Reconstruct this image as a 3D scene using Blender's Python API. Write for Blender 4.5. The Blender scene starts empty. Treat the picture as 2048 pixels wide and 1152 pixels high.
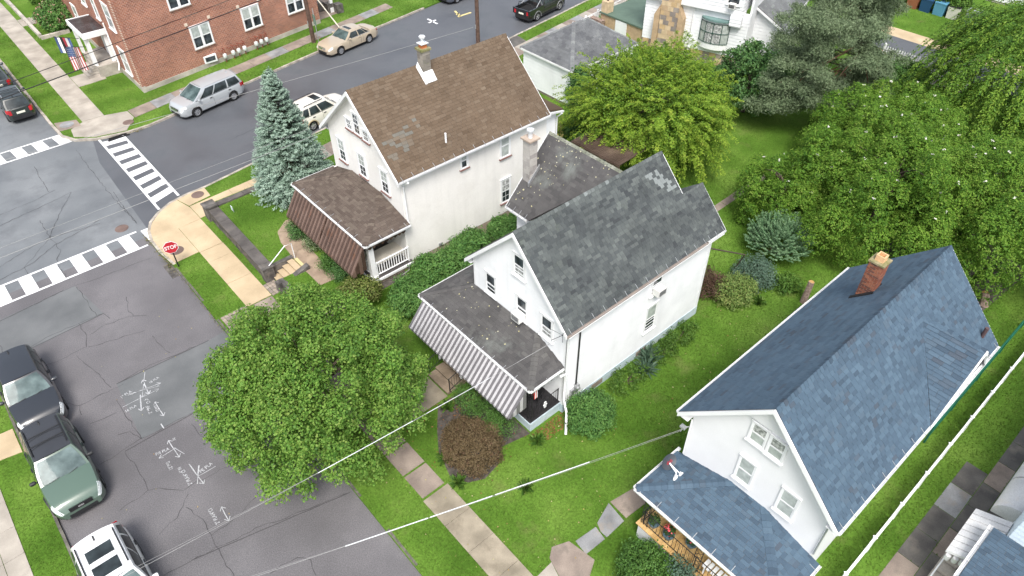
import bpy, math, random
import numpy as np
from mathutils import Vector, Matrix

scene = bpy.context.scene
COL = scene.collection
rng = random.Random(7)
nrng = np.random.default_rng(7)
R_ = math.radians

# ---------------------------------------------------------------- camera
CAM_H = 24.0
def make_camera():
    yaw, pitch, roll = R_(48.88957), R_(42.32147), R_(-0.3299)
    f = Vector((math.cos(pitch)*math.cos(yaw), math.cos(pitch)*math.sin(yaw), -math.sin(pitch)))
    r = Vector((math.sin(yaw), -math.cos(yaw), 0.0)); u = r.cross(f)
    r2 = math.cos(roll)*r + math.sin(roll)*u
    u2 = -math.sin(roll)*r + math.cos(roll)*u
    m = Matrix((r2, u2, -f)).transposed().to_4x4()
    m.translation = (0, 0, CAM_H)
    cd = bpy.data.cameras.new("camera"); cd.sensor_width = 36; cd.lens = 1408.127/2048*36
    cd.clip_start = 0.5; cd.clip_end = 2000
    co = bpy.data.objects.new("camera", cd); COL.objects.link(co); co.matrix_world = m
    scene.camera = co
make_camera()

# ---------------------------------------------------------------- light
SUN_EL, SUN_AZ = R_(57), R_(231)      # azimuth as a world direction the light comes from
wd = bpy.data.worlds.new("World"); scene.world = wd; wd.use_nodes = True
nt = wd.node_tree; nt.nodes.clear()
sky = nt.nodes.new("ShaderNodeTexSky"); sky.sky_type = 'NISHITA'; sky.sun_disc = False
sky.sun_elevation = SUN_EL; sky.sun_rotation = R_(90) - SUN_AZ
sky.air_density = 1.0; sky.dust_density = 4.0; sky.ozone_density = 1.0
hs = nt.nodes.new("ShaderNodeHueSaturation"); hs.inputs['Saturation'].default_value = 0.5
bg = nt.nodes.new("ShaderNodeBackground"); bg.inputs['Strength'].default_value = 0.135
wo = nt.nodes.new("ShaderNodeOutputWorld")
nt.links.new(sky.outputs[0], hs.inputs['Color']); nt.links.new(hs.outputs[0], bg.inputs['Color'])
nt.links.new(bg.outputs[0], wo.inputs['Surface'])
sd = bpy.data.lights.new("sun", 'SUN'); sd.energy = 1.5; sd.angle = R_(20); sd.color = (1.0, 0.96, 0.9)
so = bpy.data.objects.new("sun", sd); COL.objects.link(so)
dirv = Vector((math.cos(SUN_EL)*math.cos(SUN_AZ), math.cos(SUN_EL)*math.sin(SUN_AZ), math.sin(SUN_EL)))
so.rotation_euler = dirv.to_track_quat('Z', 'Y').to_euler(); so.location = dirv*60
vs = scene.view_settings
vs.view_transform = 'Standard'; vs.look = 'None'; vs.gamma = 1.0; vs.use_curve_mapping = False
vs.exposure = 0.95
scene.cycles.max_bounces = 6; scene.cycles.diffuse_bounces = 3; scene.cycles.glossy_bounces = 3
scene.cycles.transmission_bounces = 4; scene.cycles.transparent_max_bounces = 6
scene.cycles.use_denoising = True

# ---------------------------------------------------------------- materials
def _n(nt, t, **kw):
    n = nt.nodes.new(t)
    for k, v in kw.items():
        setattr(n, k, v)
    return n
MATS = {}
def pmat(name, cols, rough=0.75, var=0.12, scale=1.2, fvar=0.10, fine=25.0, bump=0.0, spec=0.4,
         tone=False, metallic=0.0, transl=0.0, coat=0.0, stain=None, stain_scale=0.5, stain_lo=0.55, stain_hi=0.75, rvar=0.0, streak=0.0):
    """Procedural material: colour ramp over noise or over the face attribute 'tone', broad and fine variation, bump."""
    if name in MATS: return MATS[name]
    m = bpy.data.materials.new(name); m.use_nodes = True; MATS[name] = m
    t = m.node_tree; t.nodes.clear(); L = t.links.new
    out = _n(t, "ShaderNodeOutputMaterial"); b = _n(t, "ShaderNodeBsdfPrincipled")
    b.inputs['Roughness'].default_value = rough; b.inputs['Metallic'].default_value = metallic
    b.inputs['Specular IOR Level'].default_value = spec; b.inputs['Coat Weight'].default_value = coat
    b.inputs['Coat Roughness'].default_value = 0.06
    geo = _n(t, "ShaderNodeNewGeometry")
    n1 = _n(t, "ShaderNodeTexNoise"); n1.inputs['Scale'].default_value = scale; n1.inputs['Detail'].default_value = 4
    L(geo.outputs['Position'], n1.inputs['Vector'])
    n2 = _n(t, "ShaderNodeTexNoise"); n2.inputs['Scale'].default_value = fine; n2.inputs['Detail'].default_value = 3
    L(geo.outputs['Position'], n2.inputs['Vector'])
    if not isinstance(cols[0], (tuple, list)): cols = [cols]
    if len(cols) > 1:
        rp = _n(t, "ShaderNodeValToRGB"); e = rp.color_ramp.elements
        lo, hi = (0.0, 1.0) if tone else (0.32, 0.68)
        for i, c in enumerate(cols):
            p = lo + (hi-lo)*i/(len(cols)-1)
            el = e[0] if i == 0 else (e[len(e)-1] if i == len(cols)-1 else e.new(p))
            el.position = p; el.color = (*c, 1)
        if tone:
            at = _n(t, "ShaderNodeAttribute", attribute_name="tone"); L(at.outputs['Fac'], rp.inputs['Fac'])
        else:
            L(n1.outputs['Fac'], rp.inputs['Fac'])
        col = rp.outputs['Color']
    else:
        rgb = _n(t, "ShaderNodeRGB"); rgb.outputs[0].default_value = (*cols[0], 1); col = rgb.outputs[0]
    def mulnoise(col, noise, v):
        mr = _n(t, "ShaderNodeMapRange"); mr.inputs['From Min'].default_value = 0.3; mr.inputs['From Max'].default_value = 0.7
        mr.inputs['To Min'].default_value = 1-v; mr.inputs['To Max'].default_value = 1+v
        L(noise.outputs['Fac'], mr.inputs['Value'])
        mx = _n(t, "ShaderNodeMix", data_type='RGBA', blend_type='MULTIPLY'); mx.inputs['Factor'].default_value = 1
        L(col, mx.inputs['A']); L(mr.outputs[0], mx.inputs['B']); return mx.outputs['Result']
    if var: col = mulnoise(col, n1, var)
    if fvar: col = mulnoise(col, n2, fvar)
    if stain is not None:
        n3 = _n(t, "ShaderNodeTexNoise"); n3.inputs['Scale'].default_value = stain_scale; n3.inputs['Detail'].default_value = 6
        n3.inputs['Roughness'].default_value = 0.65
        L(geo.outputs['Position'], n3.inputs['Vector'])
        mr = _n(t, "ShaderNodeMapRange"); mr.inputs['From Min'].default_value = stain_lo; mr.inputs['From Max'].default_value = stain_hi
        L(n3.outputs['Fac'], mr.inputs['Value'])
        mx = _n(t, "ShaderNodeMix", data_type='RGBA'); L(mr.outputs[0], mx.inputs['Factor'])
        L(col, mx.inputs['A']); mx.inputs['B'].default_value = (*stain, 1); col = mx.outputs['Result']
    if streak:
        vm = _n(t, "ShaderNodeVectorMath", operation='MULTIPLY'); vm.inputs[1].default_value = (3.0, 3.0, 0.3); L(geo.outputs['Position'], vm.inputs[0])
        n4 = _n(t, "ShaderNodeTexNoise"); n4.inputs['Scale'].default_value = 1.0; n4.inputs['Detail'].default_value = 5; L(vm.outputs[0], n4.inputs['Vector'])
        mr = _n(t, "ShaderNodeMapRange"); mr.inputs['From Min'].default_value = 0.5; mr.inputs['From Max'].default_value = 0.75
        mr.inputs['To Min'].default_value = 1; mr.inputs['To Max'].default_value = 1-streak; L(n4.outputs['Fac'], mr.inputs['Value'])
        mx = _n(t, "ShaderNodeMix", data_type='RGBA', blend_type='MULTIPLY'); mx.inputs['Factor'].default_value = 1
        L(col, mx.inputs['A']); L(mr.outputs[0], mx.inputs['B']); col = mx.outputs['Result']
    L(col, b.inputs['Base Color'])
    if rvar:
        mr = _n(t, "ShaderNodeMapRange"); mr.inputs['From Min'].default_value = 0.35; mr.inputs['From Max'].default_value = 0.65
        mr.inputs['To Min'].default_value = rough-rvar; mr.inputs['To Max'].default_value = rough+rvar
        L(n1.outputs['Fac'], mr.inputs['Value']); L(mr.outputs[0], b.inputs['Roughness'])
    if bump:
        bp = _n(t, "ShaderNodeBump"); bp.inputs['Strength'].default_value = bump; bp.inputs['Distance'].default_value = 0.02
        L(n2.outputs['Fac'], bp.inputs['Height']); L(bp.outputs[0], b.inputs['Normal'])
    if transl:
        tr = _n(t, "ShaderNodeBsdfTranslucent"); L(col, tr.inputs['Color'])
        mx = _n(t, "ShaderNodeMixShader"); mx.inputs[0].default_value = transl
        L(b.outputs[0], mx.inputs[1]); L(tr.outputs[0], mx.inputs[2]); L(mx.outputs[0], out.inputs[0])
    else:
        L(b.outputs[0], out.inputs[0])
    return m

def brick_mat(name, c1, c2, mortar, bw=0.2, bh=0.068):
    m = bpy.data.materials.new(name); m.use_nodes = True
    t = m.node_tree; L = t.links.new; b = t.nodes['Principled BSDF']; b.inputs['Roughness'].default_value = 0.85
    tc = _n(t, "ShaderNodeTexCoord"); sp = _n(t, "ShaderNodeSeparateXYZ"); cb = _n(t, "ShaderNodeCombineXYZ")
    L(tc.outputs['Object'], sp.inputs[0]); L(sp.outputs['X'], cb.inputs['X']); L(sp.outputs['Z'], cb.inputs['Y'])
    bk = _n(t, "ShaderNodeTexBrick"); L(cb.outputs[0], bk.inputs['Vector'])
    bk.inputs['Scale'].default_value = 1; bk.inputs['Brick Width'].default_value = bw; bk.inputs['Row Height'].default_value = bh
    bk.inputs['Mortar Size'].default_value = 0.008; bk.inputs['Bias'].default_value = 0.0
    bk.inputs['Color1'].default_value = (*c1, 1); bk.inputs['Color2'].default_value = (*c2, 1); bk.inputs['Mortar'].default_value = (*mortar, 1)
    ns = _n(t, "ShaderNodeTexNoise"); ns.inputs['Scale'].default_value = 0.5; ns.inputs['Detail'].default_value = 5; L(tc.outputs['Object'], ns.inputs['Vector'])
    mr = _n(t, "ShaderNodeMapRange"); mr.inputs['From Min'].default_value = 0.3; mr.inputs['From Max'].default_value = 0.7
    mr.inputs['To Min'].default_value = 0.8; mr.inputs['To Max'].default_value = 1.2; L(ns.outputs['Fac'], mr.inputs['Value'])
    mx = _n(t, "ShaderNodeMix", data_type='RGBA', blend_type='MULTIPLY'); mx.inputs['Factor'].default_value = 1
    L(bk.outputs['Color'], mx.inputs['A']); L(mr.outputs[0], mx.inputs['B']); L(mx.outputs['Result'], b.inputs['Base Color'])
    bp = _n(t, "ShaderNodeBump"); bp.inputs['Strength'].default_value = 0.6; bp.inputs['Distance'].default_value = 0.01; bp.invert = True
    L(bk.outputs['Fac'], bp.inputs['Height']); L(bp.outputs[0], b.inputs['Normal'])
    return m

# ---------------------------------------------------------------- mesh helpers
WM = {}     # world matrices of linked objects
class MB:
    """Collects geometry (world or local coordinates) and links it as ONE mesh object."""
    def __init__(s): s.v = []; s.f = []; s.t = []; s.mi = []
    def face(s, pts, tone=0.5, mi=0):
        i = len(s.v); s.v.extend([tuple(p) for p in pts]); s.f.append(tuple(range(i, i+len(pts)))); s.t.append(tone); s.mi.append(mi)
    def grid(s, rows, closed=False, tone=0.5, mi=0):
        i = len(s.v); n = len(rows[0])
        for r in rows: s.v.extend([tuple(p) for p in r])
        for a in range(len(rows)-1):
            for b in range(n if closed else n-1):
                c = (b+1) % n
                s.f.append((i+a*n+b, i+a*n+c, i+(a+1)*n+c, i+(a+1)*n+b)); s.t.append(tone); s.mi.append(mi)
    def hexa(s, p, tone=0.5, mi=0):
        i = len(s.v); s.v.extend([tuple(q) for q in p])
        for q in ((0,3,2,1),(4,5,6,7),(0,1,5,4),(1,2,6,5),(2,3,7,6),(3,0,4,7)):
            s.f.append(tuple(i+k for k in q)); s.t.append(tone); s.mi.append(mi)
    def box(s, a, b, tone=0.5, mi=0):
        (x0,y0,z0),(x1,y1,z1) = a, b
        x0,x1 = min(x0,x1),max(x0,x1); y0,y1 = min(y0,y1),max(y0,y1); z0,z1 = min(z0,z1),max(z0,z1)
        s.hexa([(x0,y0,z0),(x1,y0,z0),(x1,y1,z0),(x0,y1,z0),(x0,y0,z1),(x1,y0,z1),(x1,y1,z1),(x0,y1,z1)], tone, mi)
    def prism(s, poly, z0, z1, tone=0.5, mi=0):
        """poly: list of (x,y) ccw, extruded between z0 and z1."""
        s.extr([(x,y,z0) for x,y in poly], (0,0,z1-z0), tone, mi)
    def extr(s, pts, d, tone=0.5, mi=0):
        i = len(s.v); n = len(pts); d = Vector(d)
        pts = [Vector(p) for p in pts]
        nrm = Vector((0,0,0))
        for k in range(n): nrm += (pts[k]).cross(pts[(k+1) % n])
        if nrm.dot(d) < 0: pts = pts[::-1]
        s.v.extend([tuple(p) for p in pts]); s.v.extend([tuple(p+d) for p in pts])
        s.f.append(tuple(i+k for k in range(n))[::-1]); s.f.append(tuple(i+n+k for k in range(n)))
        s.t += [tone]*2; s.mi += [mi]*2
        for k in range(n):
            c = (k+1) % n
            s.f.append((i+k, i+c, i+n+c, i+n+k)); s.t.append(tone); s.mi.append(mi)
    def tube(s, pts, r, n=8, tone=0.5, mi=0, cap=True):
        pts = [Vector(p) for p in pts]; rs = r if isinstance(r, (list, tuple)) else [r]*len(pts)
        rows = []; up = None
        for k, p in enumerate(pts):
            d = (pts[min(k+1, len(pts)-1)]-pts[max(k-1, 0)]).normalized()
            if up is None:
                up = Vector((0,0,1)) if abs(d.z) < 0.9 else Vector((1,0,0))
            a = d.cross(up).normalized(); b = a.cross(d).normalized(); up = b
            rows.append([p + (a*math.cos(2*math.pi*q/n) + b*math.sin(2*math.pi*q/n))*rs[k] for q in range(n)])
        s.grid(rows, closed=True, tone=tone, mi=mi)
        if cap:
            s.face(rows[0], tone, mi); s.face(rows[-1][::-1], tone, mi)
    def lathe(s, c, prof, n=16, axis='z', tone=0.5, mi=0):
        rows = []
        for r, h in prof:
            row = []
            for q in range(n):
                a = 2*math.pi*q/n; x, y = r*math.cos(a), r*math.sin(a)
                row.append({'z': (c[0]+x, c[1]+y, c[2]+h), 'y': (c[0]+x, c[1]+h, c[2]+y), 'x': (c[0]+h, c[1]+x, c[2]+y)}[axis])
            rows.append(row)
        s.grid(rows, closed=True, tone=tone, mi=mi)
    def mesh(s, name, mats, smooth=False, sharp=None, M=None):
        me = bpy.data.meshes.new(name)
        v = s.v if M is None else [tuple(M @ Vector(p)) for p in s.v]
        me.from_pydata(v, [], s.f)
        if not isinstance(mats, (list, tuple)): mats = [mats]
        for m in mats: me.materials.append(m)
        if len(mats) > 1: me.polygons.foreach_set("material_index", s.mi)
        if any(t != 0.5 for t in s.t):
            at = me.attributes.new("tone", 'FLOAT', 'FACE'); at.data.foreach_set("value", s.t)
        if smooth:
            me.polygons.foreach_set("use_smooth", [True]*len(me.polygons))
            if sharp: me.set_sharp_from_angle(angle=R_(sharp))
        me.update(); return me
    def build(s, name, mats, parent=None, smooth=False, sharp=None, **props):
        """vertices are in world coordinates; the object takes its parent's frame."""
        M = WM[parent].inverted() if parent is not None else None
        me = s.mesh(name, mats, smooth, sharp, M)
        return link(name, me, parent, WM[parent] if parent is not None else Matrix(), **props)
    def local(s, name, mats, parent, smooth=False, sharp=None, **props):
        """vertices are already in the parent's frame."""
        return link(name, s.mesh(name, mats, smooth, sharp), parent, WM[parent], **props)

def link(name, me, parent=None, M=None, **props):
    o = bpy.data.objects.new(name, me); COL.objects.link(o)
    M = M or Matrix(); WM[o] = M
    if parent is not None:
        o.parent = parent; o.matrix_local = WM[parent].inverted() @ M
    else:
        o.matrix_world = M
    for k, v in props.items(): o[k] = v
    return o
def thing(name, label, cat, loc=(0,0,0), rz=0.0, group=None):
    o = bpy.data.objects.new(name, None); COL.objects.link(o); o.empty_display_size = 0.2
    M = Matrix.Translation(loc) @ Matrix.Rotation(rz, 4, 'Z'); o.matrix_world = M; WM[o] = M
    o['label'] = label; o['category'] = cat
    if group: o['group'] = group
    return o
def frame(P, rz=0.0): return Matrix.Translation(P) @ Matrix.Rotation(rz, 4, 'Z')
def text_mesh(cu):
    o = bpy.data.objects.new("text_source", cu); COL.objects.link(o); bpy.context.view_layer.update()
    me = bpy.data.meshes.new_from_object(o.evaluated_get(bpy.context.evaluated_depsgraph_get())); bpy.data.objects.remove(o); bpy.data.curves.remove(cu); return me
def solo(mb, name, mats, label, cat, group=None, **kw):
    """a thing that is one mesh (world coordinates) with its origin at its base centre."""
    xs = [p[0] for p in mb.v]; ys = [p[1] for p in mb.v]; zs = [p[2] for p in mb.v]
    T = Matrix.Translation(((min(xs)+max(xs))/2, (min(ys)+max(ys))/2, min(zs)))
    me = mb.mesh(name, mats, kw.get('smooth', False), kw.get('sharp'), T.inverted())
    o = link(name, me, None, T, label=label, category=cat)
    if group: o['group'] = group
    return o
def copy_tree(root, loc, rz, label, group=None):
    M = Matrix.Translation(loc) @ Matrix.Rotation(rz, 4, 'Z')
    def rec(o, par):
        c = o.copy(); COL.objects.link(c)
        if par is None: c.matrix_world = M; WM[c] = M
        else:
            c.parent = par; c.matrix_local = o.matrix_local; WM[c] = WM[par] @ o.matrix_local
        for ch in list(o.children): rec(ch, c)
        return c
    c = rec(root, None); c['label'] = label
    if group: c['group'] = group
    return c
def clip(poly, a, b, c):
    """keep a*x+b*y<=c of a convex 2-D polygon"""
    out = []
    for i in range(len(poly)):
        p, q = poly[i], poly[(i+1) % len(poly)]
        dp, dq = a*p[0]+b*p[1]-c, a*q[0]+b*q[1]-c
        if dp <= 1e-9: out.append(p)
        if (dp < -1e-9 and dq > 1e-9) or (dp > 1e-9 and dq < -1e-9):
            t = dp/(dp-dq); out.append((p[0]+(q[0]-p[0])*t, p[1]+(q[1]-p[1])*t))
    return out
def area2(poly): return 0.5*sum(poly[i][0]*poly[(i+1)%len(poly)][1]-poly[(i+1)%len(poly)][0]*poly[i][1] for i in range(len(poly)))
def clip_to(poly, conv):
    if area2(conv) < 0: conv = conv[::-1]
    for i in range(len(conv)):
        p, q = conv[i], conv[(i+1) % len(conv)]
        a, b = q[1]-p[1], -(q[0]-p[0])
        poly = clip(poly, a, b, a*p[0]+b*p[1])
        if len(poly) < 3: return []
    return poly
CAMP = Vector((0, 0, CAM_H))

# ---------------------------------------------------------------- shared materials
M_white = pmat("white_paint", (0.80, 0.81, 0.82), rough=0.5, var=0.05, fvar=0.03)
M_siding = pmat("white_siding", (0.80, 0.815, 0.835), rough=0.5, var=0.06, scale=0.8, fvar=0.03, streak=0.06, stain=(0.68, 0.70, 0.72), stain_scale=0.7, stain_lo=0.52, stain_hi=0.85)
M_stucco = pmat("cream_stucco", (0.80, 0.785, 0.755), rough=0.9, var=0.06, scale=0.6, fvar=0.04, fine=30, bump=0.3, streak=0.06, stain=(0.70, 0.68, 0.64), stain_scale=0.8, stain_lo=0.52, stain_hi=0.85)
M_tanfound = pmat("tan_foundation", [(0.36, 0.29, 0.235), (0.45, 0.37, 0.30)], rough=0.9, bump=0.2, fine=40)
M_bluefound = pmat("pale_blue_foundation", [(0.42, 0.53, 0.58), (0.52, 0.61, 0.65)], rough=0.85, bump=0.2, fine=30, stain=(0.35, 0.40, 0.40), stain_scale=1.2)
M_glass = pmat("window_glass", [(0.012, 0.016, 0.02), (0.06, 0.075, 0.085)], rough=0.06, var=0.3, scale=2.5, fvar=0, spec=0.6)
M_blind = pmat("window_blind", [(0.36, 0.40, 0.38), (0.46, 0.50, 0.48)], rough=0.1, var=0.1, scale=4, fvar=0.05, spec=0.5)
M_lace = pmat("window_curtain", [(0.20, 0.21, 0.21), (0.50, 0.51, 0.50)], rough=0.12, var=0.3, scale=9, fvar=0.2, spec=0.5)
M_brownsill = pmat("brown_sill", (0.19, 0.10, 0.085), rough=0.7)
M_oldconc = pmat("old_walk_concrete", [(0.225, 0.195, 0.145), (0.31, 0.27, 0.205)], rough=.9, var=.14, scale=1.2, bump=.2, fine=40, stain=(.15,.125,.09), stain_scale=1.1)
M_iron = pmat("black_iron", (0.018, 0.018, 0.02), rough=0.5)
M_concrete = pmat("pale_concrete", [(0.31, 0.28, 0.24), (0.40, 0.365, 0.315)], rough=0.9, var=0.1, scale=0.9, bump=0.12, fine=40, stain=(0.28, 0.25, 0.21), stain_scale=0.8, stain_lo=0.58, stain_hi=0.85)
M_tan = pmat("tan_concrete", [(0.44, 0.345, 0.22), (0.52, 0.41, 0.27)], rough=0.9, var=0.07, scale=0.7, bump=0.1, fine=50, stain=(0.40, 0.31, 0.205), stain_scale=1.3, stain_lo=0.56, stain_hi=0.85)
M_brownslab = pmat("brown_slab", [(0.21, 0.17, 0.145), (0.29, 0.24, 0.20)], rough=0.9, var=0.1, bump=0.15, stain=(0.15, 0.13, 0.11), stain_scale=1.5)
M_blueslab = pmat("bluestone", [(0.19, 0.195, 0.20), (0.28, 0.285, 0.29)], rough=0.8, var=0.12, bump=0.15, stain=(0.27, 0.23, 0.185), stain_scale=1.4)
M_darkslab = pmat("dark_paving", [(0.085, 0.08, 0.076), (0.13, 0.122, 0.11)], rough=0.8, var=0.12, bump=0.15, stain=(0.23, 0.20, 0.165), stain_scale=0.7)
M_darkstone = pmat("dark_stone", [(0.075, 0.07, 0.066), (0.135, 0.125, 0.115)], rough=0.9, var=0.2, scale=3, bump=0.4, stain=(0.19, 0.165, 0.14), stain_scale=2.0)
M_wood = pmat("deck_boards", [(0.44, 0.27, 0.10), (0.60, 0.40, 0.175)], rough=0.6, var=0.12, scale=5, tone=True)
M_greywood = pmat("weathered_wood", [(0.20, 0.14, 0.11), (0.33, 0.25, 0.21)], rough=0.9, scale=8, bump=0.4)
M_bark = pmat("bark", [(0.07, 0.052, 0.04), (0.14, 0.11, 0.085)], rough=0.95, scale=8, bump=0.6)
M_metal = pmat("galvanised_metal", (0.45, 0.46, 0.47), rough=0.45, metallic=0.6)
M_red = pmat("red_paint", (0.45, 0.02, 0.035), rough=0.45)
M_soil = pmat("garden_soil", [(0.055, 0.048, 0.042), (0.105, 0.092, 0.080)], rough=0.95, scale=5, fine=50, bump=0.6)
M_rubber = pmat("rubber", (0.014, 0.014, 0.015), rough=0.8)

# ================================================================ ground, roads, pavements
M_grass = pmat("lawn_ground", [(0.064, 0.138, 0.016), (0.085, 0.168, 0.022), (0.112, 0.192, 0.032)], rough=0.95, var=0.14, scale=0.35, fvar=0.25, fine=14, bump=0.5, spec=0.1,
               stain=(0.18, 0.185, 0.07), stain_scale=0.6, stain_lo=0.57, stain_hi=0.95)
M_asph = pmat("asphalt", [(0.124,0.119,0.125),(0.156,0.150,0.157)], rough=0.6, var=0.10, scale=0.25, fvar=0.30, fine=26, bump=0.3, spec=0.35, stain=(0.102, 0.099, 0.103), stain_scale=0.3, stain_lo=0.5, stain_hi=0.8, rvar=0.1)
M_asph_blue = pmat("older_asphalt", [(0.1463,0.1590,0.1696), (0.1866,0.1993,0.2088)], rough=0.55, var=0.10, scale=0.3, fvar=0.12, fine=55, bump=0.25, spec=0.35, stain=(0.105, 0.113, 0.122), stain_scale=0.5, stain_lo=0.5, stain_hi=0.8, rvar=0.1)
M_asph_new = pmat("newer_asphalt", [(0.088, 0.094, 0.105), (0.115, 0.121, 0.133)], rough=0.5, var=0.10, scale=0.25, fvar=0.12, fine=55, bump=0.2, spec=0.4, rvar=0.1, stain=(0.070, 0.083, 0.092), stain_scale=0.25, stain_lo=0.5, stain_hi=0.8)
M_patch = pmat("asphalt_patch", [(0.118, 0.125, 0.129), (0.143, 0.149, 0.152)], rough=0.6, var=0.12, scale=0.5, fvar=0.14, fine=55, bump=0.2)
M_crack = pmat("road_crack", (0.062, 0.060, 0.064), rough=0.8, fvar=0.3)
M_mark = pmat("white_road_paint", (0.78, 0.79, 0.80), rough=0.6, var=0.06, scale=1.5, fvar=0.08, fine=40, stain=(0.40, 0.40, 0.41), stain_scale=2.6, stain_lo=0.54, stain_hi=0.78)
M_spray = pmat("white_spray_paint", (0.42, 0.43, 0.445), rough=0.7, var=0.2, scale=3, fvar=0.35, fine=30)
M_spray_y = pmat("yellow_spray_paint", (0.62, 0.52, 0.24), rough=0.7, fvar=0.25)
M_kerb = pmat("kerb_stone", [(0.30, 0.27, 0.235), (0.44, 0.40, 0.345)], rough=0.9, var=0.15, scale=2.5, bump=0.2)
PAVED = []      # world polygons where no grass grows

def sheet(name, poly, z, m, **kw):
    mb = MB(); mb.face([(x, y, z) for x, y in poly] if area2(poly) > 0 else [(x, y, z) for x, y in poly[::-1]])
    return mb.build(name, m, None, kind='structure', **kw)
def ground_z(x, y): return 0.0
g = MB(); g.face([(-600,-600,-0.06),(900,-600,-0.06),(900,900,-0.06),(-600,900,-0.06)])
g.build("ground", M_soil, None, kind='structure')

def crossnear(x): return 39.44 + 0.147*(x-13.33)
def crossfar(x): return 48.45 + 0.19*(x-9.7) if x < 24 else 51.17 + 0.155*(x-24)
KERB_SE = [(5.1,-60),(5.1,27.6),(5.14,32.9),(4.98,34.4),(4.99,35.73),(5.2,36.73),(5.57,37.44),(6.29,38.1),(7.2,38.62),(8.3,38.85)] + [(x, crossnear(x)) for x in (9.5,13.3,20,30,45,60,90)]
LAWNS = []
def lawn(name, poly, z=0.1, m=None, depth=0.12):
    mb = MB(); mb.prism(poly, z-depth, z); LAWNS.append((poly, z))
    return mb.build(name, m or M_grass, None, kind='structure')
lawn("lawn", KERB_SE + [(90,-60)])
lawn("lawn", [(-3.9,-40),(-3.9,33.2),(-4.6,34.6),(-6,35.4),(-50,35.4),(-50,-40)])
KERB_NE = [(4.7,150),(4.7,53.2),(4.78,50.9),(5.27,49.84),(6.43,48.98),(8.2,48.5)] + [(x, crossfar(x)) for x in (9.7,13.6,18,24,36,60,110)]
lawn("lawn", KERB_NE + [(110,150)])
lawn("lawn", [(-3.9,150),(-3.9,53.6),(-5,51.4),(-8,50.4),(-60,48),(-60,150)])

# asphalt: one sheet for the main street, newer sheet on the cross street, older sheet on the junction
sheet("road", [(-3.95,-60),(5.15,-60),(5.15,36.4),(-3.95,36.4)], 0.0, M_asph)
sheet("road", [(-60,34.5),(9.0,36.4),(9.0,50.3),(5.0,52),(5.0,160),(-4.2,160),(-4.2,50.3),(-60,46)], -0.006, M_asph_blue)
sheet("road", [(5.3,36.7),(8.2,38.7)] + [(x, crossnear(x)-0.05) for x in (9.5,13.3,30,90)] + [(x, crossfar(x)+0.05) for x in (110,60,24,9.7)] + [(8.2,48.6),(6.2,49.2),(5.6,46)], -0.002, M_asph_new)
sheet("asphalt_patch", [(-2.735,34.594),(0.222,34.795),(0.767,34.765),(1.180,31.721),(-3.174,31.444),(-4.285,33.338)], 0.004, M_patch)
sheet("asphalt_patch", [(0.106,26.728),(4.265,26.564),(5.649,26.702),(4.503,22.756),(2.447,22.918),(-0.141,23.046)], 0.004, M_patch)

def polyline_strip(mb, pts, w, z, tone=0.5):
    n = len(pts)
    L_, R2 = [], []
    for i in range(n):
        a = Vector((*pts[max(i-1,0)],0)); b = Vector((*pts[min(i+1,n-1)],0)); d = (b-a)
        if d.length < 1e-6: d = Vector((1,0,0))
        d.normalize(); p = Vector((-d.y, d.x, 0)); c = Vector((*pts[i], z)); ww = w if not callable(w) else w(i/(n-1))
        L_.append(c+p*ww/2); R2.append(c-p*ww/2)
    for i in range(n-1): mb.face([R2[i], R2[i+1], L_[i+1], L_[i]], tone)
def jag(pts, step=0.22, amp=0.05):
    out = []
    for i in range(len(pts)-1):
        a, b = Vector(pts[i]), Vector(pts[i+1]); n = max(1, int((b-a).length/step)); d = (b-a).normalized() if (b-a).length > 0 else Vector((1,0))
        pr = Vector((-d.y, d.x))
        for k in range(n):
            o = rng.uniform(-amp, amp) if (k or i) else 0
            p = a+(b-a)*(k/n)+pr*o; out.append((p.x, p.y))
    out.append(tuple(pts[-1])); return out
ck = MB()
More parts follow.
